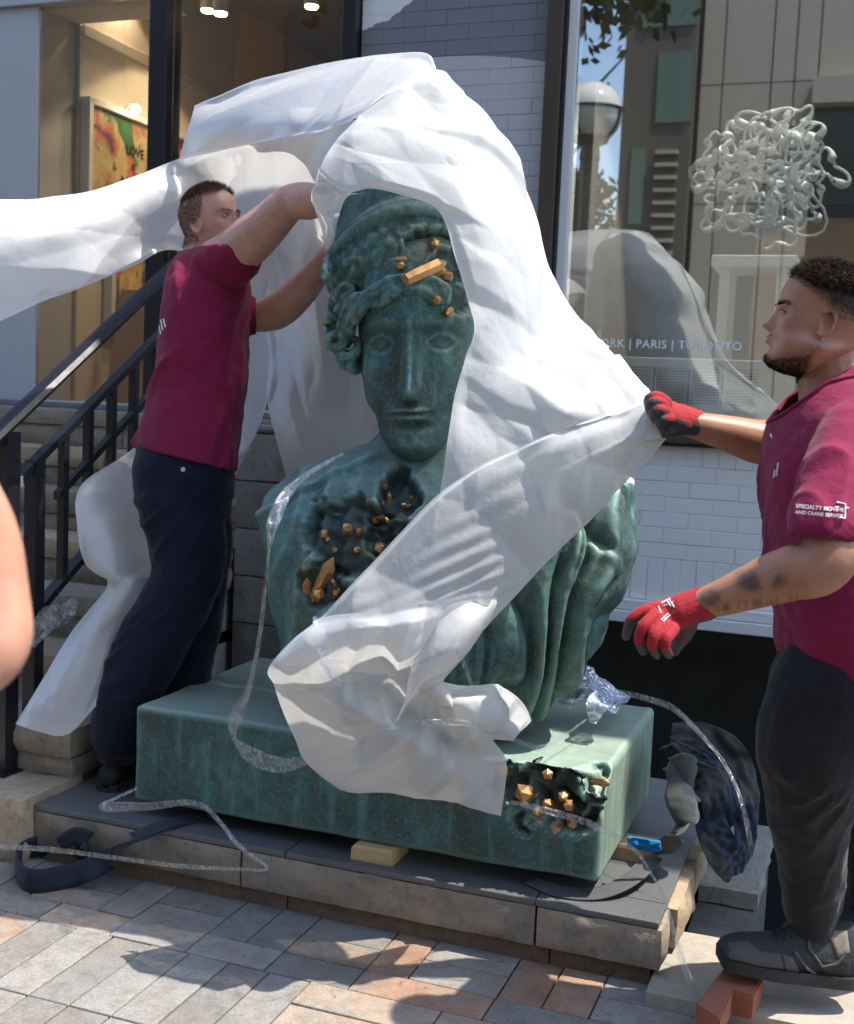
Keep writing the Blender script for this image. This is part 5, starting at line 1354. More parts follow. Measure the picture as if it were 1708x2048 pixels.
# ------------------------------------------------------------------ the man at the right
manr = empty('person', (-.02, 3.12, .035), 'bearded man in maroon t-shirt and red gloves pulling the sheet from the right', 'person')
DR = 2.78
fwd = (-RH*math.cos(math.radians(10))+FH*math.sin(math.radians(10)))*math.cos(math.radians(11))+ZV*math.sin(math.radians(11))
HR = .262
mbh, locr, ptr, frr = build_head(Vector(at(1606, 754, DR-.02)), fwd, ZV+RH*.10, HR, nose=.80, jaw=1.22, wf=1.04, lips=1.7)
limb(mbh, [(1656, 650, DR, 60), (1662, 725, DR, 66), (1676, 800, DR, 76), (1690, 860, DR, 84)], 18)
Vh, Nh, Fh = voxel(mbh, .0028, 1)
Lh = locr(Vh)
def skincol(L, base, lip, stub, hairc, hairf, stubf):
    C = np.tile(np.array(base), (len(L), 1))
    x, y, z = L[:, 0], L[:, 1], L[:, 2]
    lm = np.exp(-((z-.247)/.024)**2-(x/.088)**2)*(y < -.28); C = C*(1-lm[:, None])+np.array(lip)*lm[:, None]
    bl = np.exp(-((np.abs(x)-.2)/.07)**2-((z-.40)/.07)**2)*.25*(y < -.1); C = C*(1-bl[:, None]*np.array([0, .35, .4]))
    er = np.clip((np.abs(x)-.295)/.03, 0, 1)*.38; C = C*(1-er[:, None]*np.array([0, .4, .35]))
    hm = np.clip(hairf(x, y, z), 0, 1); C = C*(1-hm[:, None])+np.array(hairc)*hm[:, None]
    sm = np.clip(stubf(x, y, z)*(.82+.35*np.array([mnoise.noise(Vector((a*40, b*40, c*40))) for a, b, c in L])), 0, .9); C = C*(1-sm[:, None])+np.array(stub)*sm[:, None]
    return C
def hair_r(x, y, z):   # high fade, full on top
    line = .60+.18*np.clip((-y-.05)/.3, 0, 1)-.1*np.clip((y-.1)/.3, 0, 1)
    return np.clip((z-line)/.13, 0, .92)*(y > -.345+.1*np.clip(.8-z, 0, .2)) + np.clip((y+.02-np.abs(x)*0)/.1, 0, .55)*np.clip((z-.42)/.2, 0, 1)
def beard_r(x, y, z):
    chinm = np.clip(1-np.abs(x)/.16, 0, 1)**.4*np.clip((.165-z)/.06, 0, 1)*np.clip((-.10-y)/.08, 0, 1)*.92
    jaw = .85*np.clip((.16+.30*np.clip(y+.3, 0, .3)-z)/.08, 0, 1)*np.clip((.03-y)/.05, 0, 1)*(y > -.4)
    mous = np.exp(-((z-.292)/.014)**2-((np.abs(x)-.05)/.06)**2)*.75*(y < -.3)
    return np.maximum(np.maximum(chinm, jaw*.8), mous)
tan = (.40, .205, .125)
Ch = skincol(Lh, tan, (.34, .12, .09), (.040, .026, .019), (.034, .023, .017), hair_r, beard_r)
# arms, hands and the body under the clothes
mba = MB()
limb(mba, [(1704, 890, 2.60, 46), (1690, 960, 2.52, 54), (1674, 1075, 2.45, 60), (1640, 1132, 2.44, 59), (1585, 1146, 2.46, 56), (1530, 1164, 2.50, 50), (1465, 1188, 2.53, 40), (1395, 1212, 2.56, 30)], 18)
limb(mba, [(1640, 870, 2.98, 60), (1580, 885, 3.0, 50), (1520, 884, 3.02, 45), (1460, 868, 3.0, 37), (1380, 848, 2.98, 26)], 18)
limb(mba, [(1700, 880, DR, 80), (1690, 1000, DR, 105), (1690, 1250, DR, 120), (1700, 1380, DR, 110)], 18)
limb(mba, [(1672, 1340, 2.74, 80), (1640, 1500, 2.80, 75), (1625, 1680, 2.92, 50), (1634, 1850, 3.0, 34), (1650, 1930, 3.0, 34)], 16)
limb(mba, [(1760, 1340, 2.95, 80), (1760, 1500, 3.0, 75), (1750, 1700, 3.08, 46), (1742, 1880, 3.1, 34)], 16)
Va, Na, Fa = voxel(mba, .005, 2)
rel = Va-CAM; dep = rel@FX; U = 854+FPX*(rel@RX)/dep; Vp = 1024-FPX*(rel@UX)/dep
Ca = np.tile(np.array(tan), (len(Va), 1))
near = (dep < 2.75)
ink = np.zeros(len(Va))
nz_ = np.abs(vnoise(Va, 55, 4)); nb_ = vnoise(Va, 20, 7)
ink = np.maximum(ink, np.clip(1-((U-1586)/20)**2-((Vp-1080)/12)**2+nb_*.6, 0, .3)*3)
ink = np.maximum(ink, np.clip((1-((U-1520)/62)**2-((Vp-1160)/30)**2)*1.5, 0, 1)*np.clip(.45+nb_*1.7+nz_*.9, 0, .9))
ink = np.maximum(ink, np.clip((1-((U-1420)/26)**2-((Vp-1195)/22)**2)*1.5, 0, 1)*np.clip(.45+nz_, 0, .75))
st = np.exp(-((Vp-(1212-(U-1480)*.16))/9)**2)*np.clip((U-1420)/20, 0, 1)*np.clip((1620-U)/20, 0, 1); ink = np.maximum(ink, st*np.clip(np.sin(U*.42+np.sin(U*.11)*3)*1.1+nb_, 0, .75))
ink = ink*near; Ca = Ca*(1-ink[:, None]*.85)+np.array((.03, .032, .036))*(ink[:, None]*.85)
mesh('body', np.vstack([Vh, Va]), list(Fh)+[tuple(i+len(Vh) for i in f) for f in Fa], m_skin, True, manr, cols=np.vstack([Ch, Ca]))
rngn = np.random.RandomState(4)
eyes(manr, ptr, frr, HR, (0, 0, .12))
hm = hair_r(Lh[:, 0], Lh[:, 1], Lh[:, 2]); bm_ = beard_r(Lh[:, 0], Lh[:, 1], Lh[:, 2])
idx = np.where((hm > .7) & (Lh[:, 2] > .74))[0]
# tight curls: a bumpy cap with thousands of short coils on it
cap_i = np.where((Lh[:, 2] > .72) & (hm > .35))[0]
mbc = MB()
for i in rngn.choice(idx, 90):
    p = Vector(Vh[i])+Vector(Nh[i])*rngn.uniform(.003, .013); r = rngn.uniform(.004, .007)
    mbc.loft([[p+Vector((r*math.sin(u)*math.cos(a), r*math.sin(u)*math.sin(a), r*math.cos(u))) for a in np.linspace(0, 2*PI, 7)[:-1]] for u in np.linspace(.15, PI-.15, 4)])
Vb, Fb = blades(Vh, Nh, idx, 15000, .021, .0010, rngn, Vector(frr[2])*.5, .75); mbc.add(Vb, Fb)
i2 = np.where((hm > .3) & (Lh[:, 2] > .5))[0]; Vb, Fb = blades(Vh, Nh, i2, 3800, .006, .0008, rngn, -Vector(frr[2])*.5, .4); mbc.add(Vb, Fb)
mbc.build('hair', m_hair, manr)
i3 = np.where(bm_ > .62)[0]; Vb, Fb = blades(Vh, Nh, i3, 2600, .0055, .0008, rngn, -Vector(frr[2])*.9, .45); MB().add(Vb, Fb).build('beard', m_hair, manr)
bvr = BVHTree.FromPolygons([Vector(p) for p in Vh], [tuple(f) for f in Fh])
def browmesh(pt, bv, H, mat, parent, frame, rng):
    V = []; Fc = []; left, fw, up = frame
    for s in (-1, 1):
        for k in range(85):
            t = rng.uniform(0, 1); x = s*(.05+.155*t); z = .552+.022*math.sin(t*2.2)+rng.normal(0, .010)
            p = bv.find_nearest(pt(x, -.38+.11*t**2, z))[0]; d = (left*s*.8+up*(.35-.6*t)+fw*.3).normalized(); w_ = fw.cross(d).normalized()*.0008
            kk = len(V); V += [p-w_, p+w_, p+d*.009+fw*.002]; Fc.append((kk, kk+1, kk+2))
    MB().add(V, Fc).build('eyebrows', mat, parent)
browmesh(ptr, bvr, HR, m_hair, manr, frr, rngn)
b = MB()
for px_, py_ in ((1629, 692), (1640, 692)):
    p = onsurf(px_, py_, bvr); q = MB(); q.box(-.004, .004, -.004, .004, -.004, .004, .001); b.add([p-FH*.004+Vector(v) for v in q.v], q.f)
b.build('ear_studs', plain('bright_stud', (.8, .8, .82), .12, .9), manr)
# t-shirt
tlv = [(1668, 1790, 722, DR, .075), (1620, 1796, 752, DR, .10), (1576, 1802, 784, DR, .15), (1554, 1812, 826, DR, .20), (1538, 1822, 880, DR, .215), (1534, 1828, 950, DR, .215), (1538, 1830, 1050, DR, .205), (1543, 1830, 1150, DR, .20), (1553, 1832, 1240, DR, .205), (1566, 1836, 1300, DR, .21), (1590, 1838, 1356, DR, .21)]
mbs = MB(); mbs.loft(ringlevels(refine(tlv, 5), 60, 2.2))
limb(mbs, [(1722, 846, 2.66, 70), (1704, 900, 2.58, 80), (1672, 985, 2.50, 76), (1645, 1064, 2.45, 75)], 22, round_ends=True)
limb(mbs, [(1650, 862, 2.95, 70), (1606, 878, 2.98, 62), (1566, 886, 3.0, 58)], 20)
Vs, Ns, Fs = voxel(mbs, .0065, 3)
rel = Vs-CAM; dep = rel@FX; U = 854+FPX*(rel@RX)/dep; Vp = 1024-FPX*(rel@UX)/dep
Vs = drape(Vs, Ns, 3.0, .008, [
    (at(1700, 840, 2.6), Vector(at(1545, 1200, 2.7))-Vector(at(1700, 840, 2.6)), .22, 55, .016),
    (at(1560, 900, 2.8), Vector(at(1600, 1300, 2.75))-Vector(at(1560, 900, 2.8)), .14, 65, .014),
    (at(1690, 900, 2.5), Vector(at(1640, 1060, 2.42))-Vector(at(1690, 900, 2.5)), .10, 60, .010)])
# open the sleeve and the hem so the cloth ends as an edge
cut = ((Vp > 1072+(U-1640)*.10) & (dep < 2.54)) | ((Vp > 1345+(U-1600)*.16-2) & (dep > 2.4) & (Vp > 1300)) | ((U < 1548) & (dep > 2.93) & (Vp > 830) & (Vp < 960))
neck = (Vp < 806-(U-1600)*.66)&(np.abs((Vs-np.array(at(1676, 770, DR)))@np.array(FH)) < .125)
Fs2 = [f for f in Fs if not all(cut[i] for i in f) and not all(neck[i] for i in f)]
Vs = smooth_rim(Vs, Fs2)
sh = mesh('t_shirt', Vs, Fs2, m_shirt, True, manr); sd = sh.modifiers.new('thickness', 'SOLIDIFY'); sd.thickness = .004; sd.offset = -1
srvh = BVHTree.FromPolygons([Vector(p) for p in Vs], Fs2)
def cling(me_txt, c, rightv, upv, bv, lift=.003):
    """lay flat lettering onto a cloth surface"""
    for vv in me_txt.vertices:
        p = Vector(c)+rightv*vv.co.x+upv*vv.co.y; d = (p-Vector(CAM)).normalized(); h = bv.ray_cast(Vector(CAM), d)
        vv.co = (h[0]-d*lift) if h[0] else p
m_print = plain('white_screen_print', (.75, .72, .74), .6)
for body, px_, py_, s in (('SPECIALTY MOVING', 1591, 1010, .0132), ('AND CRANE SERVICES', 1590, 1022, .0132)):
    me = add_text(body, s*1.0, 'sleeve_print', m_print, bold=True)
    wT = max(v.co.x for v in me.vertices); target = (Vector(at(1690, py_+9, 2.42))-Vector(at(px_, py_, 2.42)))
    k = target.length/wT
    for v in me.vertices: v.co = v.co*k if True else v.co
    cling(me, at(px_, py_+5, 2.42), target.normalized(), (ZV-target.normalized()*ZV.dot(target.normalized())).normalized()*(.0125*1.45/(s*k*.72)) if False else (ZV-target.normalized()*ZV.dot(target.normalized())).normalized(), srvh)
    link('sleeve_print', me, sh)
b = MB()
pts = [onsurf(*q, srvh)-FH*.004 for q in ((1672, 1004), (1689, 1008), (1688, 1036), (1676, 1034))]; b.tube(pts, .0022, 6); pts = [onsurf(*q, srvh)-FH*.004 for q in ((1668, 1014), (1696, 1016))]; b.tube(pts, .002, 6)
b.build('sleeve_emblem', m_print, sh)
b = MB()
for q0, q1 in (((1541, 868), (1543, 876)), ((1556, 925), (1552, 952)), ((1549, 940), (1547, 955))):
    b.tube([onsurf(*q0, srvh)-FH*.003, onsurf(*q1, srvh)-FH*.003], .0028, 5)
b.build('chest_print', m_print, sh)
# ribbed collar
colp = []
for a in np.linspace(0, 2*PI, 41):
    c = Vector(at(1662, 772, DR))+Vector(RX)*.080*math.cos(a)+FH*.095*math.sin(a)+ZV*(.052*math.cos(a))
    q = srvh.find_nearest(c); colp.append(q[0]+(q[0]-Vector(at(1676, 790, DR))).normalized()*.001)
b = MB(); b.tube(colp, .008, 8, .6, cap=False); b.build('collar', m_shirt, sh, True)
# sweatpants
def legs(levels_hip, limbs, mat, name, parent, vox, dirs, seed, amp=.008):
    mb = MB(); mb.loft(ringlevels(refine(levels_hip, 4), 50, 2.1))
    for l in limbs: limb(mb, l, 20)
    V, Nn, Fc = voxel(mb, vox, 3); V = drape(V, Nn, seed, amp, dirs); return mesh(name, V, Fc, mat, True, parent), V, Fc
pn, Vpn, Fpn = legs([(1574, 1825, 1290, DR, .18), (1552, 1835, 1340, DR, .20), (1545, 1838, 1400, DR+.02, .20), (1560, 1836, 1450, DR+.03, .19)],
     [[(1668, 1370, 2.72, 120), (1633, 1480, 2.75, 116), (1624, 1555, 2.80, 102), (1622, 1650, 2.86, 77), (1624, 1750, 2.93, 66), (1622, 1820, 2.97, 57), (1622, 1836, 2.97, 52)],
      [(1770, 1370, 2.95, 115), (1775, 1520, 3.0, 100), (1765, 1680, 3.06, 74), (1756, 1830, 3.1, 56)]], m_sweat, 'sweatpants', manr, .008,
     [(at(1545, 1420, 2.6), Vector(at(1690, 1560, 2.6))-Vector(at(1545, 1420, 2.6)), .12, 60, .012), (at(1640, 1560, 2.7), (0, 0, -1), .12, 70, .010), (at(1560, 1790, 2.9), RH, .05, 110, .010), (at(1690, 1400, 2.6), (-.2, 0, -1), .1, 60, .012)], 9.0)
# gloves
def glove(parent, wrist, palm, fingers, thumb, cuff_r, label_mats):
    """red knitted glove, rubber-dipped palm and fingers"""
    mb = MB(); limb(mb, wrist, 18, .8); limb(mb, palm, 18, .62)
    for f in fingers: limb(mb, f, 12)
    limb(mb, thumb, 12)
    V, Nn, Fc = voxel(mb, .0026, 1)
    return V, Nn, Fc
def glove_obj(V, Nn, Fc, palmdir, tips, parent, tipr):
    T = np.array([at(*t) for t in tips]); dm = np.sqrt(((V[:, None]-T[None])**2).sum(2)).min(1)
    k = (Nn@np.array(Vector(palmdir).normalized()))+np.clip((tipr-dm)/.012, 0, 1)*1.4+vnoise(V, 60, 2)*.25
    fr_ = []; fk = []
    for f in Fc: (fk if np.mean(k[list(f)]) > .22 else fr_).append(f)
    def sub(F_, name, m, par, off=0):
        ids = sorted({i for f in F_ for i in f}); mp_ = {i: j for j, i in enumerate(ids)}
        return mesh(name, V[ids]+Nn[ids]*off, [tuple(mp_[i] for i in f) for f in F_], m, True, par)
    go = sub(fr_, 'glove', m_glove_r, parent); sub(fk, 'rubber_palm', m_glove_k, go, .0004); return go
d0 = 2.57
V, Nn, Fc = glove(manr, [(1412, 1206, 2.555, 38), (1385, 1214, 2.56, 37), (1362, 1222, 2.565, 38)], [(1372, 1220, 2.565, 38), (1340, 1230, 2.57, 40), (1316, 1236, 2.57, 34)],
  [[(1318, 1214, 2.575, 15), (1284, 1224, 2.57, 13), (1262, 1242, 2.57, 11.5), (1252, 1272, 2.585, 9)],
   [(1312, 1232, 2.55, 15), (1288, 1252, 2.535, 13), (1279, 1278, 2.54, 11.5), (1286, 1302, 2.555, 9)],
   [(1326, 1248, 2.54, 14), (1309, 1270, 2.52, 12.5), (1305, 1292, 2.525, 11), (1313, 1310, 2.54, 9)],
   [(1346, 1258, 2.535, 14), (1333, 1278, 2.515, 12), (1331, 1296, 2.52, 10.5), (1338, 1310, 2.535, 8.5)]],
  [(1378, 1240, 2.60, 20), (1372, 1264, 2.63, 17), (1358, 1286, 2.64, 13), (1350, 1302, 2.64, 10)], 38, None)
gl1 = glove_obj(V, Nn, Fc, ZV*-.9+FH*.45+RH*.35, [(1254, 1268, 2.58), (1258, 1250, 2.57), (1286, 1300, 2.55), (1313, 1308, 2.54), (1338, 1308, 2.535), (1356, 1290, 2.64), (1375, 1262, 2.62)], manr, .024)
gbv = BVHTree.FromPolygons([Vector(p) for p in V], [tuple(f) for f in Fc])
b = MB()
for q in (((1322, 1206), (1340, 1196)), ((1327, 1212), (1346, 1203)), ((1316, 1212), (1322, 1226)), ((1338, 1197), (1348, 1214)), ((1334, 1200), (1341, 1212)), ((1322, 1240), (1336, 1226)), ((1326, 1243), (1340, 1229))):
    b.tube([onsurf(*q[0], gbv)-FH*.0015, onsurf((q[0][0]+q[1][0])/2, (q[0][1]+q[1][1])/2, gbv)-FH*.0015, onsurf(*q[1], gbv)-FH*.0015], .0016, 5)
b.build('glove_print', m_print, gl1)
V, Nn, Fc = glove(manr, [(1396, 848, 2.985, 31), (1376, 842, 2.98, 32), (1360, 836, 2.97, 32)], [(1366, 838, 2.97, 33), (1342, 828, 2.955, 34), (1324, 818, 2.95, 31)],
  [[(1330, 806, 2.935, 15), (1314, 794, 2.92, 13), (1300, 797, 2.92, 11), (1297, 806, 2.93, 10)],
   [(1326, 812, 2.925, 15), (1310, 804, 2.91, 13), (1300, 812, 2.915, 11), (1302, 822, 2.93, 10)],
   [(1328, 824, 2.92, 15), (1314, 820, 2.905, 13), (1308, 828, 2.915, 11), (1312, 838, 2.93, 10)],
   [(1336, 838, 2.925, 14), (1326, 838, 2.91, 12), (1322, 846, 2.915, 11), (1326, 854, 2.93, 10)]],
  [(1362, 852, 2.96, 18), (1346, 858, 2.95, 16), (1334, 862, 2.945, 13), (1328, 866, 2.945, 11)], 31, None)
glove_obj(V, Nn, Fc, -ZV*.75-FH*.6-RH*.55, [(1297, 806, 2.93), (1302, 822, 2.93), (1312, 838, 2.93), (1326, 854, 2.93), (1330, 864, 2.945)], manr, .024)
# trainers
m_shoe = pmat('dark_grey_trainer_mesh', (.020, .023, .027), (.03, .032, .034), 20, .8, .5, 300); m_shoe2 = pmat('grey_suede_overlay', (.075, .076, .076), (.055, .056, .056), 14, .85, .4, 200); m_sole = pmat('black_rubber_sole', (.012, .013, .014), (.018, .018, .02), 20, .7); m_tanp = pmat('taupe_panel', (.20, .175, .145), (.16, .14, .12), 18, .85)
def shoe(parent, prof, d, hw, sole=True):
    """prof: (px, top y, bottom y, half depth) from toe to heel"""
    t = np.arange(len(prof)); P = np.array([[p[0], p[1], p[2], p[3]] for p in prof], float); tt = np.linspace(0, len(prof)-1, (len(prof)-1)*4+1)
    Q = np.stack([smoothcurve(t, P[:, j], tt) for j in range(4)], 1)
    up_ = []; sl2 = []
    for x, yt, yb, hd in Q:
        c = Vector(at(x, yb, d)); h = (yb-yt)*d/FPX
        up_.append([c+FH*hd*math.cos(a)*(1 if math.sin(a) < .2 else (1-.35*math.sin(a)))+ZV*(max(0.012, h*(.5+.5*math.sin(a)))) for a in np.linspace(-PI/2, 1.5*PI, 21)[:-1]])
        sl2.append([c+FH*(hd+.004)*sx_+ZV*zz for sx_, zz in ((-1, 0), (1, 0), (1.02, .02), (1, .03), (-1, .03), (-1.02, .02))])
    u = MB().loft(up_).build('shoe', m_shoe, parent, True); s = MB().loft(sl2); smooth_by_angle(s.build('sole', m_sole, u), 40)
    V = [p for r in up_ for p in r]; return u, up_
prof = [(1434, 1896, 1914, .012), (1442, 1874, 1924, .040), (1470, 1863, 1930, .050), (1510, 1862, 1937, .054), (1545, 1858, 1943, .054), (1575, 1848, 1948, .050), (1605, 1840, 1953, .046), (1640, 1846, 1958, .044), (1675, 1838, 1963, .042), (1698, 1842, 1966, .036), (1708, 1880, 1966, .020)]
u, rings = shoe(manr, prof, 2.97, .05)
sbv = BVHTree.FromPolygons([p for r in rings for p in r], [(i*20+j, i*20+(j+1) % 20, (i+1)*20+(j+1) % 20, (i+1)*20+j) for i in range(len(rings)-1) for j in range(20)])
def overlay(name, poly, mat, par, lift=.004, n=5):
    """panel stitched on the shoe: the outline laid on its surface and given thickness"""
    c = (sum(p[0] for p in poly)/len(poly), sum(p[1] for p in poly)/len(poly)); m = []
    for i in range(len(poly)):
        a, b_ = poly[i], poly[(i+1) % len(poly)]
        for k in range(4): m.append((a[0]+(b_[0]-a[0])*k/4, a[1]+(b_[1]-a[1])*k/4))
    V = [onsurf(*c, sbv)-FH*lift]; Fc = []; nn = len(m)
    for k in range(1, n+1):
        for q in m: V.append(onsurf(c[0]+(q[0]-c[0])*k/n, c[1]+(q[1]-c[1])*k/n, sbv)-FH*(lift if k < n else .0))
    for j in range(nn): Fc.append((0, 1+j, 1+(j+1) % nn))
    for k in range(n-1):
        for j in range(nn): Fc.append((1+k*nn+j, 1+(k+1)*nn+j, 1+(k+1)*nn+(j+1) % nn, 1+k*nn+(j+1) % nn))
    return mesh(name, V, Fc, mat, True, par)
overlay('toe_overlay', [(1455, 1884), (1495, 1882), (1520, 1902), (1560, 1908), (1575, 1940), (1520, 1936), (1456, 1916)], m_shoe2, u)
overlay('side_overlay', [(1562, 1906), (1585, 1915), (1602, 1950), (1570, 1944)], m_shoe2, u)
overlay('heel_panel', [(1652, 1862), (1694, 1860), (1700, 1905), (1676, 1916)], m_tanp, u)
overlay('heel_counter', [(1640, 1920), (1702, 1918), (1702, 1958), (1640, 1952)], m_sole, u, .003)
b = MB(); b.tube([onsurf(*q, sbv)-FH*.004 for q in ((1618, 1872), (1616, 1894), (1644, 1932), (1672, 1926), (1690, 1908))], .0038, 6); b.tube([onsurf(*q, sbv)-FH*.004 for q in ((1588, 1902), (1612, 1934), (1640, 1954))], .004, 6); b.build('trim_line', m_shoe2, u)
for i, xx in enumerate((1548, 1562, 1576, 1590)): b = MB(); b.tube([onsurf(xx-8, 1872-i*4, sbv)-FH*.003, Vector(onsurf(xx, 1862-i*5, sbv))-FH*.003+ZV*.004, onsurf(xx+6, 1880-i*3, sbv)-FH*.003], .003, 6); b.build('lace', m_sole, u)
prof2 = [(x+115, yt-18, yb-18, hd) for x, yt, yb, hd in prof]
prof2 = [(1560, 1868, 1890, .02), (1568, 1846, 1896, .04), (1600, 1836, 1902, .05), (1650, 1830, 1906, .052), (1700, 1812, 1910, .05), (1750, 1806, 1914, .046), (1800, 1810, 1918, .04), (1815, 1850, 1918, .02)]
shoe(manr, prof2, 3.10, .05)

# ------------------------------------------------------------------ the man at the left
manl = empty('person', (-2.22, 3.25, .18), 'short haired man in maroon t-shirt and dark jeans lifting the sheet at the left', 'person')
DL = 3.86
a_ = math.radians(60)
fwl = (RH*math.sin(a_)-FH*math.cos(a_))*math.cos(math.radians(14))+ZV*math.sin(math.radians(14))
HL = .243
mbh, locl, ptl, frl = build_head(Vector(at(439, 521, DL-.03)), fwl, ZV-RH*.06, HL, jaw=.95, wf=.95)
limb(mbh, [(414, 470, DL, 40), (405, 515, DL, 42), (398, 560, DL, 55)], 16)
Vh, Nh, Fh = voxel(mbh, .003, 1); Lh = locl(Vh)
def hair_l(x, y, z):
    front = .80-.06*np.clip(np.abs(x)/.2, 0, 1); side = .46+.25*np.clip((-y-.02)/.12, 0, 1)
    return np.clip((z-np.where(y < -.12, front, side))/.10, 0, .9)*np.clip((y+.36)/.08, 0, 1)*(1-.0*x)+np.clip((y-.06)/.08, 0, .75)*np.clip((z-.2)/.1, 0, 1)
fair = (.58, .34, .26)
Ch = skincol(Lh, fair, (.45, .17, .14), (.30, .18, .13), (.20, .115, .07), hair_l, lambda x, y, z: .30*np.clip((.25-z)/.1, 0, 1)*(y < .05))
mba = MB()
limb(mba, [(432, 530, 3.80, 50), (468, 508, 3.72, 48), (508, 474, 3.65, 47), (545, 440, 3.60, 41), (572, 412, 3.55, 37), (590, 403, 3.53, 36), (614, 402, 3.50, 37), (646, 402, 3.46, 31), (690, 392, 3.44, 22)], 18)
for k, (dx, dy) in enumerate(((8, -10), (14, -3), (14, 5), (8, 12))): limb(mba, [(690, 392+dy*.6, 3.44, 8), (706+dx*.5, 392+dy, 3.42, 7), (716+dx*.5, 398+dy, 3.43, 6)], 8)
limb(mba, [(692, 396, 3.44, 9), (700, 408, 3.42, 8), (708, 412, 3.41, 6)], 8)
limb(mba, [(450, 620, 3.92, 40), (505, 634, 3.92, 30), (555, 622, 3.90, 36), (605, 578, 3.86, 33), (640, 535, 3.80, 25), (660, 505, 3.74, 19)], 18)
for k, (dx, dy) in enumerate(((4, -12), (10, -8), (14, -2), (14, 5))): limb(mba, [(660+dx*.4, 500+dy*.5, 3.73, 8), (668+dx, 490+dy, 3.70, 7), (674+dx, 492+dy, 3.68, 6)], 8)
limb(mba, [(656, 508, 3.72, 9), (664, 498, 3.69, 7)], 8)
limb(mba, [(405, 545, DL, 52), (400, 700, DL, 66), (380, 900, DL, 74), (372, 980, DL, 70)], 16)
limb(mba, [(350, 1000, 3.86, 52), (360, 1150, 3.86, 45), (280, 1330, 3.88, 36), (240, 1500, 3.92, 26)], 14)
limb(mba, [(400, 1000, 3.98, 46), (398, 1180, 3.98, 38), (376, 1400, 4.0, 30), (370, 1560, 4.0, 24)], 14)
Va, Na, Fa = voxel(mba, .006, 2)
Ca = np.tile(np.array(fair), (len(Va), 1))
mesh('body', np.vstack([Vh, Va]), list(Fh)+[tuple(i+len(Vh) for i in f) for f in Fa], m_skin, True, manl, cols=np.vstack([Ch, Ca]))
eyes(manl, ptl, frl, HL, (0, 0, .05), plain('blue_iris', (.06, .10, .13), .15))
blv = BVHTree.FromPolygons([Vector(p) for p in Vh], [tuple(f) for f in Fh]); browmesh(ptl, blv, HL, m_hair2, manl, frl, rngn)
hm = hair_l(Lh[:, 0], Lh[:, 1], Lh[:, 2]); idx = np.where(hm > .45)[0]; tp = np.where((hm > .6) & (Lh[:, 2] > .82))[0]
mbc = MB(); Vb, Fb = blades(Vh, Nh, idx, 5200, .006, .0008, rngn, Vector(frl[1])*.2-Vector(frl[2])*.2, .35); mbc.add(Vb, Fb)
Vb, Fb = blades(Vh, Nh, tp, 2600, .020, .0009, rngn, Vector(frl[1])*1.3+Vector(frl[2])*.2, .18); mbc.add(Vb, Fb); mbc.build('hair', m_hair2, manl)
tlv = [(378, 462, 498, DL, .07), (356, 486, 514, DL, .11), (342, 497, 545, DL, .15), (332, 500, 585, DL, .17), (323, 497, 640, DL, .17), (316, 494, 710, DL, .165), (305, 490, 785, DL, .16), (290, 482, 845, DL, .165), (277, 474, 895, DL, .17), (276, 472, 945, DL, .17)]
mbs = MB(); mbs.loft(ringlevels(refine(tlv, 5), 54, 2.15))
limb(mbs, [(420, 535, 3.80, 52), (452, 520, 3.74, 57), (482, 497, 3.70, 56)], 20)
limb(mbs, [(450, 610, 3.92, 50), (486, 628, 3.93, 40), (504, 634, 3.92, 37)], 18)
Vs, Ns, Fs = voxel(mbs, .0075, 3)
rel = Vs-CAM; dep = rel@FX; U = 854+FPX*(rel@RX)/dep; Vp = 1024-FPX*(rel@UX)/dep
Vs = drape(Vs, Ns, 7.0, .009, [
    (at(470, 540, 3.7), Vector(at(330, 840, 3.75))-Vector(at(470, 540, 3.7)), .20, 48, .020),
    (at(490, 560, 3.75), Vector(at(440, 880, 3.75))-Vector(at(490, 560, 3.75)), .14, 60, .016),
    (at(360, 530, 3.75), Vector(at(320, 760, 3.8))-Vector(at(360, 530, 3.75)), .12, 50, .012)])
cut = (Vp > 893+(U-275)*.24) | ((dep < 3.76) & ((U-476)*.93+(Vp-505)*-.36 > 20) & (Vp < 580)) | ((U > 510) & (Vp > 585))
neck = ((Vs-np.array(at(420, 505, DL)))@np.array(ZV) > 0)
Fs2 = [f for f in Fs if not all(cut[i] for i in f) and not all(neck[i] for i in f)]
Vs = smooth_rim(Vs, Fs2)
shl = mesh('t_shirt', Vs, Fs2, m_shirt, True, manl); sd = shl.modifiers.new('thickness', 'SOLIDIFY'); sd.thickness = .004; sd.offset = -1
slv = BVHTree.FromPolygons([Vector(p) for p in Vs], Fs2)
b = MB()
for q0, q1 in (((322, 640), (326, 660)), ((327, 638), (331, 654)), ((319, 652), (322, 668))): b.tube([onsurf(*q0, slv)-FH*.003, onsurf(*q1, slv)-FH*.003], .0026, 5)
b.build('back_print', m_print, shl)
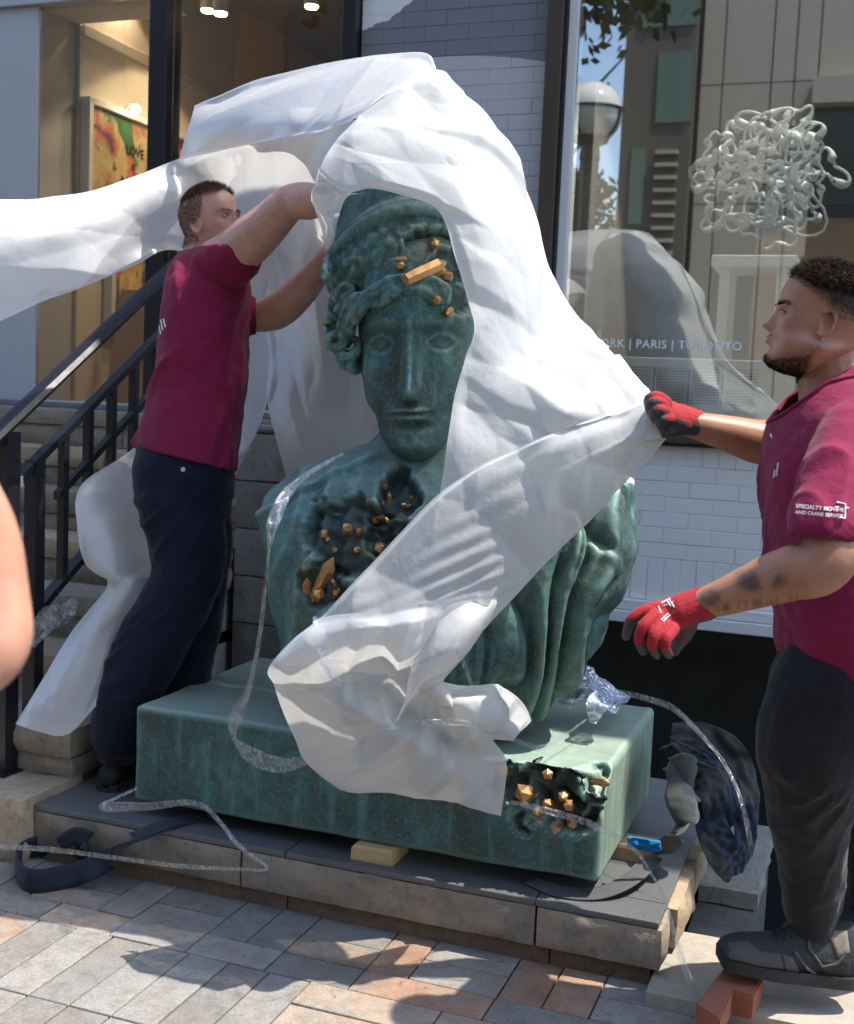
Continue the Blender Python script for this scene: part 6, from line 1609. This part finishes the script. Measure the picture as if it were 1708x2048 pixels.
jn, Vj, Fj = legs([(277, 468, 880, DL, .155), (268, 468, 930, DL, .165), (272, 466, 985, DL+.02, .17), (290, 460, 1035, DL+.03, .16)],
     [[(352, 990, 3.84, 84), (374, 1080, 3.84, 78), (372, 1160, 3.84, 70), (330, 1240, 3.85, 70), (284, 1330, 3.86, 68), (252, 1410, 3.88, 62), (240, 1460, 3.9, 60)],
      [(405, 1000, 3.98, 60), (408, 1120, 3.98, 52), (388, 1250, 3.98, 54), (368, 1390, 4.0, 46), (366, 1540, 4.0, 42)]], m_jean, 'jeans', manl, .008,
     [(at(440, 960, 3.75), Vector(at(290, 1120, 3.75))-Vector(at(440, 960, 3.75)), .16, 55, .012), (at(430, 1150, 3.8), Vector(at(280, 1300, 3.8))-Vector(at(430, 1150, 3.8)), .12, 70, .012), (at(300, 1420, 3.8), -RH, .10, 80, .012), (at(280, 930, 3.75), RH, .07, 60, .008)], 13.0)
jbv = BVHTree.FromPolygons([Vector(p) for p in Vj], Fj)
for px_, py_ in ((380, 915), (366, 939), (438, 928)):
    p = onsurf(px_, py_, jbv); b = MB(); b.loft([[p-Vector(FX)*.004*k+Vector(RX)*.008*s*math.cos(a)+Vector(UX)*.008*s*math.sin(a) for a in np.linspace(0, 2*PI, 13)[:-1]] for k, s in ((0, 1), (.6, .9), (.9, .4), (.6, .2))]); b.build('rivet', plain('silver_rivet', (.7, .68, .64), .3, .8), jn)
def boot(c, dirv, L, parent):
    c = Vector(c); dv = Vector(dirv).normalized(); sd_ = dv.cross(ZV); rings = []; sr = []
    for t, w_, h in ((0, .020, .05), (.03, .036, .085), (.25, .040, .10), (.45, .042, .085), (.65, .048, .062), (.85, .046, .052), (.97, .030, .042), (1, .012, .03)):
        q = c+dv*(t-.2)*L
        rings.append([q+sd_*w_*math.cos(a)+ZV*(.012+(h-.012)*(.5+.5*math.sin(a))) for a in np.linspace(0, 2*PI, 17)[:-1]])
        sr.append([q+sd_*(w_+.004)*s+ZV*z for s, z in ((-1, 0), (1, 0), (1, .024), (-1, .024))])
    u = MB().loft(rings).build('shoe', m_sole, parent, True); MB().loft(sr).build('sole', m_shoe, u); return u
f1 = at(232, 1556, 3.93); boot((f1[0], f1[1], .179), FH*.8+RH*.25, .31, manl)
f2 = at(372, 1560, 4.05); boot((f2[0]-.12, f2[1]+.12, .179), FH*.9+RH*.1, .30, manl)
MB().tube([Vector(at(240, 1452, 3.9)), Vector((f1[0], f1[1], .27))], [.085, .06], 14).build('trouser_cuff', m_jean, manl, True)

# ------------------------------------------------------------------ someone just inside the left edge
man3 = empty('person', (-1.35, .95, 0), 'bare elbow and upper arm of a bystander at the far left edge', 'person')
mba = MB()
d3 = 1.3
limb(mba, [(-260, 560, d3, 105), (-150, 880, d3, 92), (-54, 1060, d3, 84), (-28, 1180, d3, 82), (-24, 1290, d3-.01, 82), (-90, 1345, d3-.05, 66), (-210, 1300, d3-.18, 60), (-330, 1200, d3-.28, 44), (-400, 1150, d3-.32, 40)], 22)
c3 = Vector(at(-420, 560, d3+.12)); c3.z = 0
for z0, z1, r in ((0.1, .85, .09),):
    limb3(mba, [(c3.x-.1, c3.y, .08, .05), (c3.x-.1, c3.y, .5, .07), (c3.x-.08, c3.y, .9, .10), (c3.x, c3.y, 1.15, .14), (c3.x, c3.y, 1.42, .15)], 16); limb3(mba, [(c3.x-.22, c3.y+.1, .08, .05), (c3.x-.2, c3.y+.1, .5, .07), (c3.x-.1, c3.y+.05, .9, .10)], 14)
limb3(mba, [(c3.x, c3.y, 1.40, .09), (c3.x, c3.y, 1.6, .06)], 14); limb3(mba, [(c3.x, c3.y, 1.40, .09), tuple(at(-260, 560, d3))+(.05,)], 14)
V3, F3 = head_mesh(.24, 1, 1, 1, 1, 60, 60); mba.add(place(V3, Vector((c3.x, c3.y, 1.56)), -RH, -FH, ZV), F3)
V, Nn, Fc = voxel(mba, .006, 2)
mesh('body', V, Fc, m_skin, True, man3, cols=np.tile(np.array((.52, .27, .18)), (len(V), 1)))
mb = MB(); limb3(mb, [(c3.x, c3.y, .95, .17), (c3.x, c3.y, 1.2, .19), (c3.x, c3.y, 1.42, .16)], 20); limb3(mb, [(c3.x, c3.y, 1.40, .10), tuple(at(-300, 480, d3))+(.075,), tuple(at(-215, 690, d3))+(.07,)], 16); V, Nn, Fc = voxel(mb, .01, 2); mesh('t_shirt', V, Fc, cloth_mat('grey_tee', (.3, .3, .31)), True, man3)
mb = MB(); limb3(mb, [(c3.x-.1, c3.y, .1, .08), (c3.x-.1, c3.y, .5, .09), (c3.x-.05, c3.y, 1.0, .15)], 16); limb3(mb, [(c3.x-.22, c3.y+.1, .1, .08), (c3.x-.2, c3.y+.1, .5, .09), (c3.x-.1, c3.y+.05, 1.0, .14)], 16); V, Nn, Fc = voxel(mb, .012, 2); mesh('trousers', V, Fc, m_jean, True, man3)
# ================================================================== small things lying about
g = N('clear_stretch_film'); v = g.coord(False); mp = g.n('Mapping'); mp.inputs['Scale'].default_value = (14, 14, 5); g.set(mp.inputs[0], v); n = g.noise(mp.outputs[0], 9, 4, .7, 1.0)
tr = g.n('BsdfTransparent'); tr.inputs[0].default_value = (.93, .95, .97, 1); gl = g.n('BsdfGlossy'); gl.inputs['Roughness'].default_value = .12; g.set(gl.inputs['Normal'], g.bump(n, .45, .006))
df = g.n('BsdfDiffuse'); df.inputs[0].default_value = (.75, .78, .8, 1)
mx = g.n('MixShader'); mx.inputs[0].default_value = .35; g.set(mx.inputs[1], gl.outputs[0]); g.set(mx.inputs[2], df.outputs[0])
m2 = g.n('MixShader'); g.set(m2.inputs[0], g.ramp(n, [(.36, .05), (.5, .13), (.66, .34)])); g.set(m2.inputs[1], tr.outputs[0]); g.set(m2.inputs[2], mx.outputs[0]); g.t.links.new(m2.outputs[0], g.out.inputs[0]); m_film = g.m
def ribbon(mb, pts, nseg=60, nc=7, wrinkle=.25, seed=0, thick=0.0):
    """band through (px, py, depth, width px, tilt): tilt turns it edge-on; ropes gather where narrow"""
    P = np.array([list(at(p[0], p[1], p[2]))+[.78*p[3]*p[2]/FPX, p[4] if len(p) > 4 else 0.0] for p in pts]); return ribbon3(mb, P, nseg, nc, wrinkle, seed, thick)
def ribbon3(mb, P, nseg=60, nc=7, wrinkle=.25, seed=0, thick=0.0, updir=None):
    P = np.asarray(P, float); t = np.arange(len(P)); tt = np.linspace(0, len(P)-1, nseg); Q = np.stack([smoothcurve(t, P[:, j], tt) for j in range(5)], 1); rows = []; rows2 = []
    for i in range(nseg):
        p = Vector(Q[i, :3]); tg = Vector(Q[min(i+1, nseg-1), :3]-Q[max(i-1, 0), :3]).normalized()
        vd = updir if updir is not None else Vector(FX); side = tg.cross(vd).normalized(); nrm = side.cross(tg).normalized(); ti = Q[i, 4]
        sd_ = side*math.cos(ti)+nrm*math.sin(ti); nn = nrm*math.cos(ti)-side*math.sin(ti); w_ = Q[i, 3]/2
        row = []
        for k in range(nc):
            f = 2*k/(nc-1)-1; row.append(p+sd_*w_*f+nn*(wrinkle*w_*mnoise.noise(Vector((f*2.2+seed, i*.18, seed*1.3)))))
        if thick: rows.append(row+[q-nn*thick for q in reversed(row)])
        else: rows.append(row)
    mb.loft(rows, bool(thick), bool(thick)); return mb
def film(pts, label, seed, **kw):
    o = ribbon(MB(), pts, seed=seed, **kw).build('stretch_film', m_film, None, True)
    md = o.modifiers.new('thickness', 'SOLIDIFY'); md.thickness = .0006
    tag(o, label, 'plastic film', 'loose clear stretch film'); return o
film([(690, 905, 3.33, 8), (620, 945, 3.28, 14), (575, 985, 3.2, 26), (548, 1040, 3.16, 34), (538, 1100, 3.15, 9), (530, 1180, 3.16, 10), (518, 1280, 3.2, 12), (498, 1375, 3.28, 16), (470, 1440, 3.34, 38), (470, 1478, 3.34, 14), (505, 1512, 3.34, 44), (560, 1530, 3.33, 40), (618, 1520, 3.28, 24)],
     'twisted clear film hanging from the near shoulder of the bust down to the plinth', 1, nseg=150, wrinkle=.5)
film([(630, 1232, 3.02, 14), (643, 1290, 2.97, 24), (658, 1340, 2.95, 26), (690, 1370, 2.95, 10), (740, 1358, 2.92, 5), (800, 1342, 2.90, 6), (860, 1316, 2.87, 10), (905, 1298, 2.86, 14), (922, 1315, 2.88, 12), (944, 1372, 2.96, 8)], 'clear film looped across the lower part of the white sheet', 2, nseg=110, wrinkle=.4)
film([(735, 1456, 3.0, 6), (780, 1449, 2.97, 16), (850, 1446, 2.96, 18), (925, 1446, 2.97, 16), (980, 1462, 3.02, 14), (1040, 1484, 3.1, 12), (1080, 1496, 3.16, 16), (1130, 1470, 3.3, 8), (1190, 1425, 3.5, 6)], 'shiny film strip drawn straight across the foot of the sheet', 3, nseg=90, wrinkle=.4)
film([(1020, 1604, 3.06, 10), (1060, 1612, 3.05, 14), (1110, 1626, 3.05, 18), (1160, 1640, 3.06, 18), (1220, 1666, 3.06, 14), (1262, 1694, 3.08, 10), (1292, 1730, 3.06, 8), (1330, 1800, 3.0, 8), (1352, 1880, 2.98, 14), (1376, 1950, 2.96, 18), (1402, 1998, 2.96, 12)], 'clear film trailing from the gold crystals over the corner of the platform', 4, nseg=130, wrinkle=.5)
film([(1230, 1382, 3.62, 14), (1290, 1396, 3.5, 16), (1345, 1416, 3.4, 16), (1395, 1462, 3.3, 12), (1440, 1515, 3.22, 9), (1472, 1572, 3.16, 9), (1492, 1640, 3.12, 13), (1508, 1730, 3.1, 15), (1527, 1822, 3.08, 9)], 'clear film hanging off the back of the plinth over the grey blanket', 5, nseg=110, wrinkle=.35)
film([(276, 1576, 3.56, 6), (212, 1606, 3.5, 10), (216, 1614, 3.49, 26), (300, 1612, 3.46, 22), (390, 1606, 3.4, 14), (436, 1640, 3.36, 12), (478, 1692, 3.28, 12), (534, 1736, 3.2, 8), (480, 1738, 3.2, 10), (360, 1732, 3.26, 12), (220, 1714, 3.34, 12), (90, 1698, 3.38, 14), (-40, 1692, 3.42, 12)], 'long clear film strip trailing over the dark strap and the platform edge', 6, nseg=170, wrinkle=.3)
film([(60, 1290, 3.9, 30), (95, 1240, 3.92, 60), (130, 1225, 3.95, 50), (150, 1200, 3.98, 24)], 'crumpled clear film lying on the steps under the handrail', 7, nseg=50, wrinkle=.8)
# sheet of bubble wrap caught behind the bust
g = N('bubble_wrap_film'); v = g.coord(False); vo = g.n('TexVoronoi'); vo.inputs['Scale'].default_value = 60; g.set(vo.inputs['Vector'], v)
tr = g.n('BsdfTransparent'); tr.inputs[0].default_value = (.85, .9, .98, 1); gl = g.n('BsdfGlossy'); gl.inputs['Roughness'].default_value = .15; g.set(gl.inputs['Normal'], g.bump(vo.outputs[0], .9, .01)); df = g.n('BsdfDiffuse'); df.inputs[0].default_value = (.62, .72, .9, 1)
mx = g.n('MixShader'); mx.inputs[0].default_value = .55; g.set(mx.inputs[1], gl.outputs[0]); g.set(mx.inputs[2], df.outputs[0]); m2 = g.n('MixShader'); g.set(m2.inputs[0], g.ramp(vo.outputs[0], [(.2, .35), (.55, .75)])); g.set(m2.inputs[1], tr.outputs[0]); g.set(m2.inputs[2], mx.outputs[0]); g.t.links.new(m2.outputs[0], g.out.inputs[0])
rows = [[(1150, 1330, 3.7), (1172, 1330, 3.72), (1200, 1350, 3.74), (1230, 1372, 3.76), (1262, 1394, 3.78)], [(1120, 1370, 3.62), (1160, 1362, 3.64), (1196, 1374, 3.66), (1228, 1388, 3.68), (1256, 1402, 3.7)], [(1104, 1395, 3.6), (1150, 1400, 3.58), (1186, 1404, 3.58), (1215, 1402, 3.6), (1250, 1404, 3.64)], [(1170, 1402, 3.52), (1182, 1412, 3.5), (1196, 1414, 3.5), (1210, 1410, 3.52), (1222, 1406, 3.56)], [(1178, 1446, 3.44), (1184, 1450, 3.43), (1190, 1452, 3.43), (1198, 1448, 3.44), (1204, 1440, 3.45)]]
keep = SHEET; SHEET = MB(); patch(rows, 60, 50, 5, .014, .05, small=.008); bw = SHEET.build('bubble_wrap', g.m, None, True); SHEET = keep
tag(bw, 'bluish clear bubble wrap crumpled on the back corner of the plinth', 'bubble wrap')
# dark webbing straps
m_web = cloth_mat('navy_webbing', (.018, .022, .038), 60, 1400, .75, .3); m_web2 = cloth_mat('grey_webbing', (.085, .085, .095), 60, 1400, .8, .3)
def world_band(pts, w_, label, m, seed, thick=.003, tilts=None, nseg=90):
    P = [[p[0], p[1], p[2], p[3] if len(p) > 3 else w_, p[4] if len(p) > 4 else 0] for p in pts]
    o = ribbon3(MB(), P, nseg, 5, .05, seed, thick, updir=Vector((0, 0, 1))).build('lifting_strap', m, None, True); tag(o, label, 'strap', 'lifting straps round the plinth'); return o
def zp(px, py, z): return tuple(onz(px, py, z))
world_band([zp(395, 1632, .183)+(.075, 0), zp(330, 1650, .184)+(.075, 0), zp(262, 1678, .188)+(.075, 0), tuple(ony(225, 1712, 2.97))+(.075, .5), tuple(ony(180, 1738, 2.90))+(.07, .9), zp(140, 1752, .035)+(.07, 1.3), zp(60, 1762, .036)+(.07, 1.5), zp(30, 1730, .037)+(.07, 1.55), zp(50, 1700, .04)+(.07, 1.5), zp(110, 1690, .05)+(.07, 1.35), zp(168, 1700, .07)+(.07, 1.2), tuple(ony(176, 1682, 2.95))+(.06, 1.4), tuple(ony(150, 1672, 2.955))+(.05, 1.5), tuple(ony(118, 1690, 2.95))+(.045, 1.5)],
   .07, 'navy webbing strap coming out from under the plinth and looped on the paving', m_web, 1, nseg=130)
world_band([zp(1060, 1760, .186)+(.05, 0), zp(1120, 1782, .184)+(.07, 0), zp(1190, 1786, .186)+(.075, 0), zp(1250, 1764, .20)+(.075, .2), zp(1310, 1712, .215)+(.07, .3), tuple(at(1352, 1670, 3.34))+(.06, .5), tuple(at(1372, 1620, 3.44))+(.06, .9), tuple(at(1372, 1570, 3.5))+(.07, 1.2), tuple(at(1350, 1545, 3.56))+(.07, 1.3)],
   .07, 'grey webbing strap lying across the sunlit granite at the right corner', m_web2, 2, nseg=90)
# moving blankets heaped beside the plinth
g = N('quilted_blanket'); v = g.coord(False); n = g.noise(v, 6, 4, .6); n2 = g.noise(v, 700, 2, .6)
geo = g.n('NewGeometry'); c = g.mix(g.ramp(n, [(.50, 0), (.54, 1)]), (.036, .042, .041), (.008, .018, .042)); g.principled(c, .9, 0, g.bump(g.math('ADD', n, g.math('MULTIPLY', n2, .1)), .4, .006), Sheen_Weight=.2); m_blk = g.m
def blanket(rows, nr, nc, seed, label, amp, cell):
    global SHEET
    keep = SHEET; SHEET = MB(); patch(rows, nr, nc, seed, amp, cell, 1.5, .7, small=.004, folds=(.8, 24, .030)); o = SHEET.build('moving_blanket', m_blk, None, True); SHEET = keep
    md = o.modifiers.new('thickness', 'SOLIDIFY'); md.thickness = .012; tag(o, label, 'blanket', 'moving blankets beside the plinth')
def heap(layers, label, seed):
    mb = MB()
    for i, L in enumerate(layers): ribbon(mb, L, nseg=70, nc=17, wrinkle=.28, seed=seed+i*3.7, thick=.012)
    o = mb.build('moving_blanket', m_blk, None, True); smooth_by_angle(o, 45); tag(o, label, 'blanket', 'moving blankets beside the plinth')
heap([[(1342, 1470, 3.86, 60, .3), (1400, 1480, 3.84, 90, .2), (1452, 1510, 3.82, 100, -.2), (1484, 1566, 3.80, 80, .3), (1494, 1640, 3.76, 60, .5), (1470, 1690, 3.7, 40, .6)],
      [(1338, 1512, 3.74, 70, -.5), (1380, 1506, 3.68, 60, .4), (1424, 1530, 3.64, 70, -.3), (1456, 1586, 3.62, 70, .4), (1462, 1650, 3.62, 50, .7)],
      [(1342, 1560, 3.68, 70, .5), (1384, 1548, 3.58, 80, -.4), (1424, 1580, 3.54, 80, .3), (1436, 1640, 3.54, 70, -.2), (1424, 1680, 3.56, 46, .3)],
      [(1352, 1490, 3.70, 30, .9), (1404, 1516, 3.62, 36, .2), (1446, 1560, 3.58, 40, .8), (1476, 1622, 3.60, 34, .1)]], 'grey and navy quilted moving blanket heaped in folds against the side of the plinth', 1.0)
heap([[(1410, 1606, 3.58, 60, .2), (1426, 1660, 3.52, 84, -.2), (1444, 1708, 3.48, 86, .2), (1462, 1752, 3.5, 50, .5)], [(1480, 1590, 3.62, 50, .4), (1490, 1640, 3.58, 56, -.3), (1486, 1694, 3.55, 54, .3), (1468, 1740, 3.53, 36, .2)]],
      'dark grey end of a moving blanket hanging over the sunken yard', 9.0)
blanket([[(1340, 1520, 3.62), (1366, 1516, 3.58), (1390, 1524, 3.6)], [(1344, 1560, 3.52), (1370, 1556, 3.48), (1390, 1562, 3.5)], [(1358, 1610, 3.44), (1376, 1612, 3.40), (1392, 1606, 3.44)], [(1362, 1650, 3.38), (1374, 1654, 3.36), (1384, 1646, 3.38)]], 40, 24, 12, 'narrow blue fold of blanket falling onto the granite next to the strap', .012, .06)
# blue cloth, broken paving brick, plant tufts
m_blue = cloth_mat('bright_blue_cloth', (.012, .17, .42), 60, 900)
o = ribbon(MB(), [(1256, 1682, 3.30, 26), (1280, 1686, 3.29, 30), (1300, 1690, 3.28, 30), (1322, 1690, 3.27, 22)], nseg=30, nc=9, wrinkle=.5, seed=4, thick=.012).build('folded_cloth', m_blue, None, True); tag(o, 'small bright blue folded cloth at the foot of the plinth', 'cloth')
m_brk = pmat('red_clay_brick', (.30, .095, .05), (.24, .08, .045), 8, .85, .5, 90, c3=(.20, .085, .06))
bc = Vector(onz(1455, 1985, .036))
bk = empty('paving_brick', bc, 'reddish brown paving brick of L shape lying loose on the pale kerb', 'brick'); b = MB()
def zz(px, py, z=.037): p = onz(px, py, z); return Vector((p[0], p[1], 0))
out = [zz(1392, 2008, .10), zz(1452, 1928, .10), zz(1528, 1952, .10), zz(1506, 1992, .10), zz(1466, 1980, .10), zz(1440, 2040, .10)]
bm = bmesh.new(); lo_ = [bm.verts.new(p+ZV*.0) for p in out]; fbot = bm.faces.new(lo_); ex = bmesh.ops.extrude_face_region(bm, geom=[fbot]); tv = [e for e in ex['geom'] if isinstance(e, bmesh.types.BMVert)]
for v_ in tv: v_.co.z += .062
bmesh.ops.recalc_face_normals(bm, faces=bm.faces[:]); bmesh.ops.bevel(bm, geom=bm.edges[:], offset=.004, segments=2, affect='EDGES'); me = bpy.data.meshes.new('brick_body'); bm.to_mesh(me); bm.free(); me.materials.append(m_brk); link('brick_body', me, bk, (0, 0, .0375))
m_weed = plain('weed_green', (.06, .16, .03), .6)
for px_, py_, lab in ((288, 1745, 'small green weed in the joint left of the sandstone seam'), (1042, 1888, 'small green weed in the gap between two platform stones'), (1208, 1950, 'tiny green weed by the kerb joint at the right')):
    p = Vector(onz(px_, py_, .0)); rr_ = random.Random(px_); b = MB()
    for k in range(9):
        a = rr_.uniform(0, 6.28); l = rr_.uniform(.018, .04); q = p+Vector((rr_.uniform(-.015, .015), rr_.uniform(-.008, .008), 0)); tip = q+Vector((math.cos(a)*l, math.sin(a)*l*.6, l*.8)); s = Vector((-math.sin(a), math.cos(a), 0))*.004; m_ = (q+tip)/2+ZV*.006
        b.add([q-s*.4, q+s*.4, m_+s, tip, m_-s], [(0, 1, 2, 4), (4, 2, 3)])
    tag(b.build('weed', m_weed), lab, 'weed', 'weeds in the paving joints')
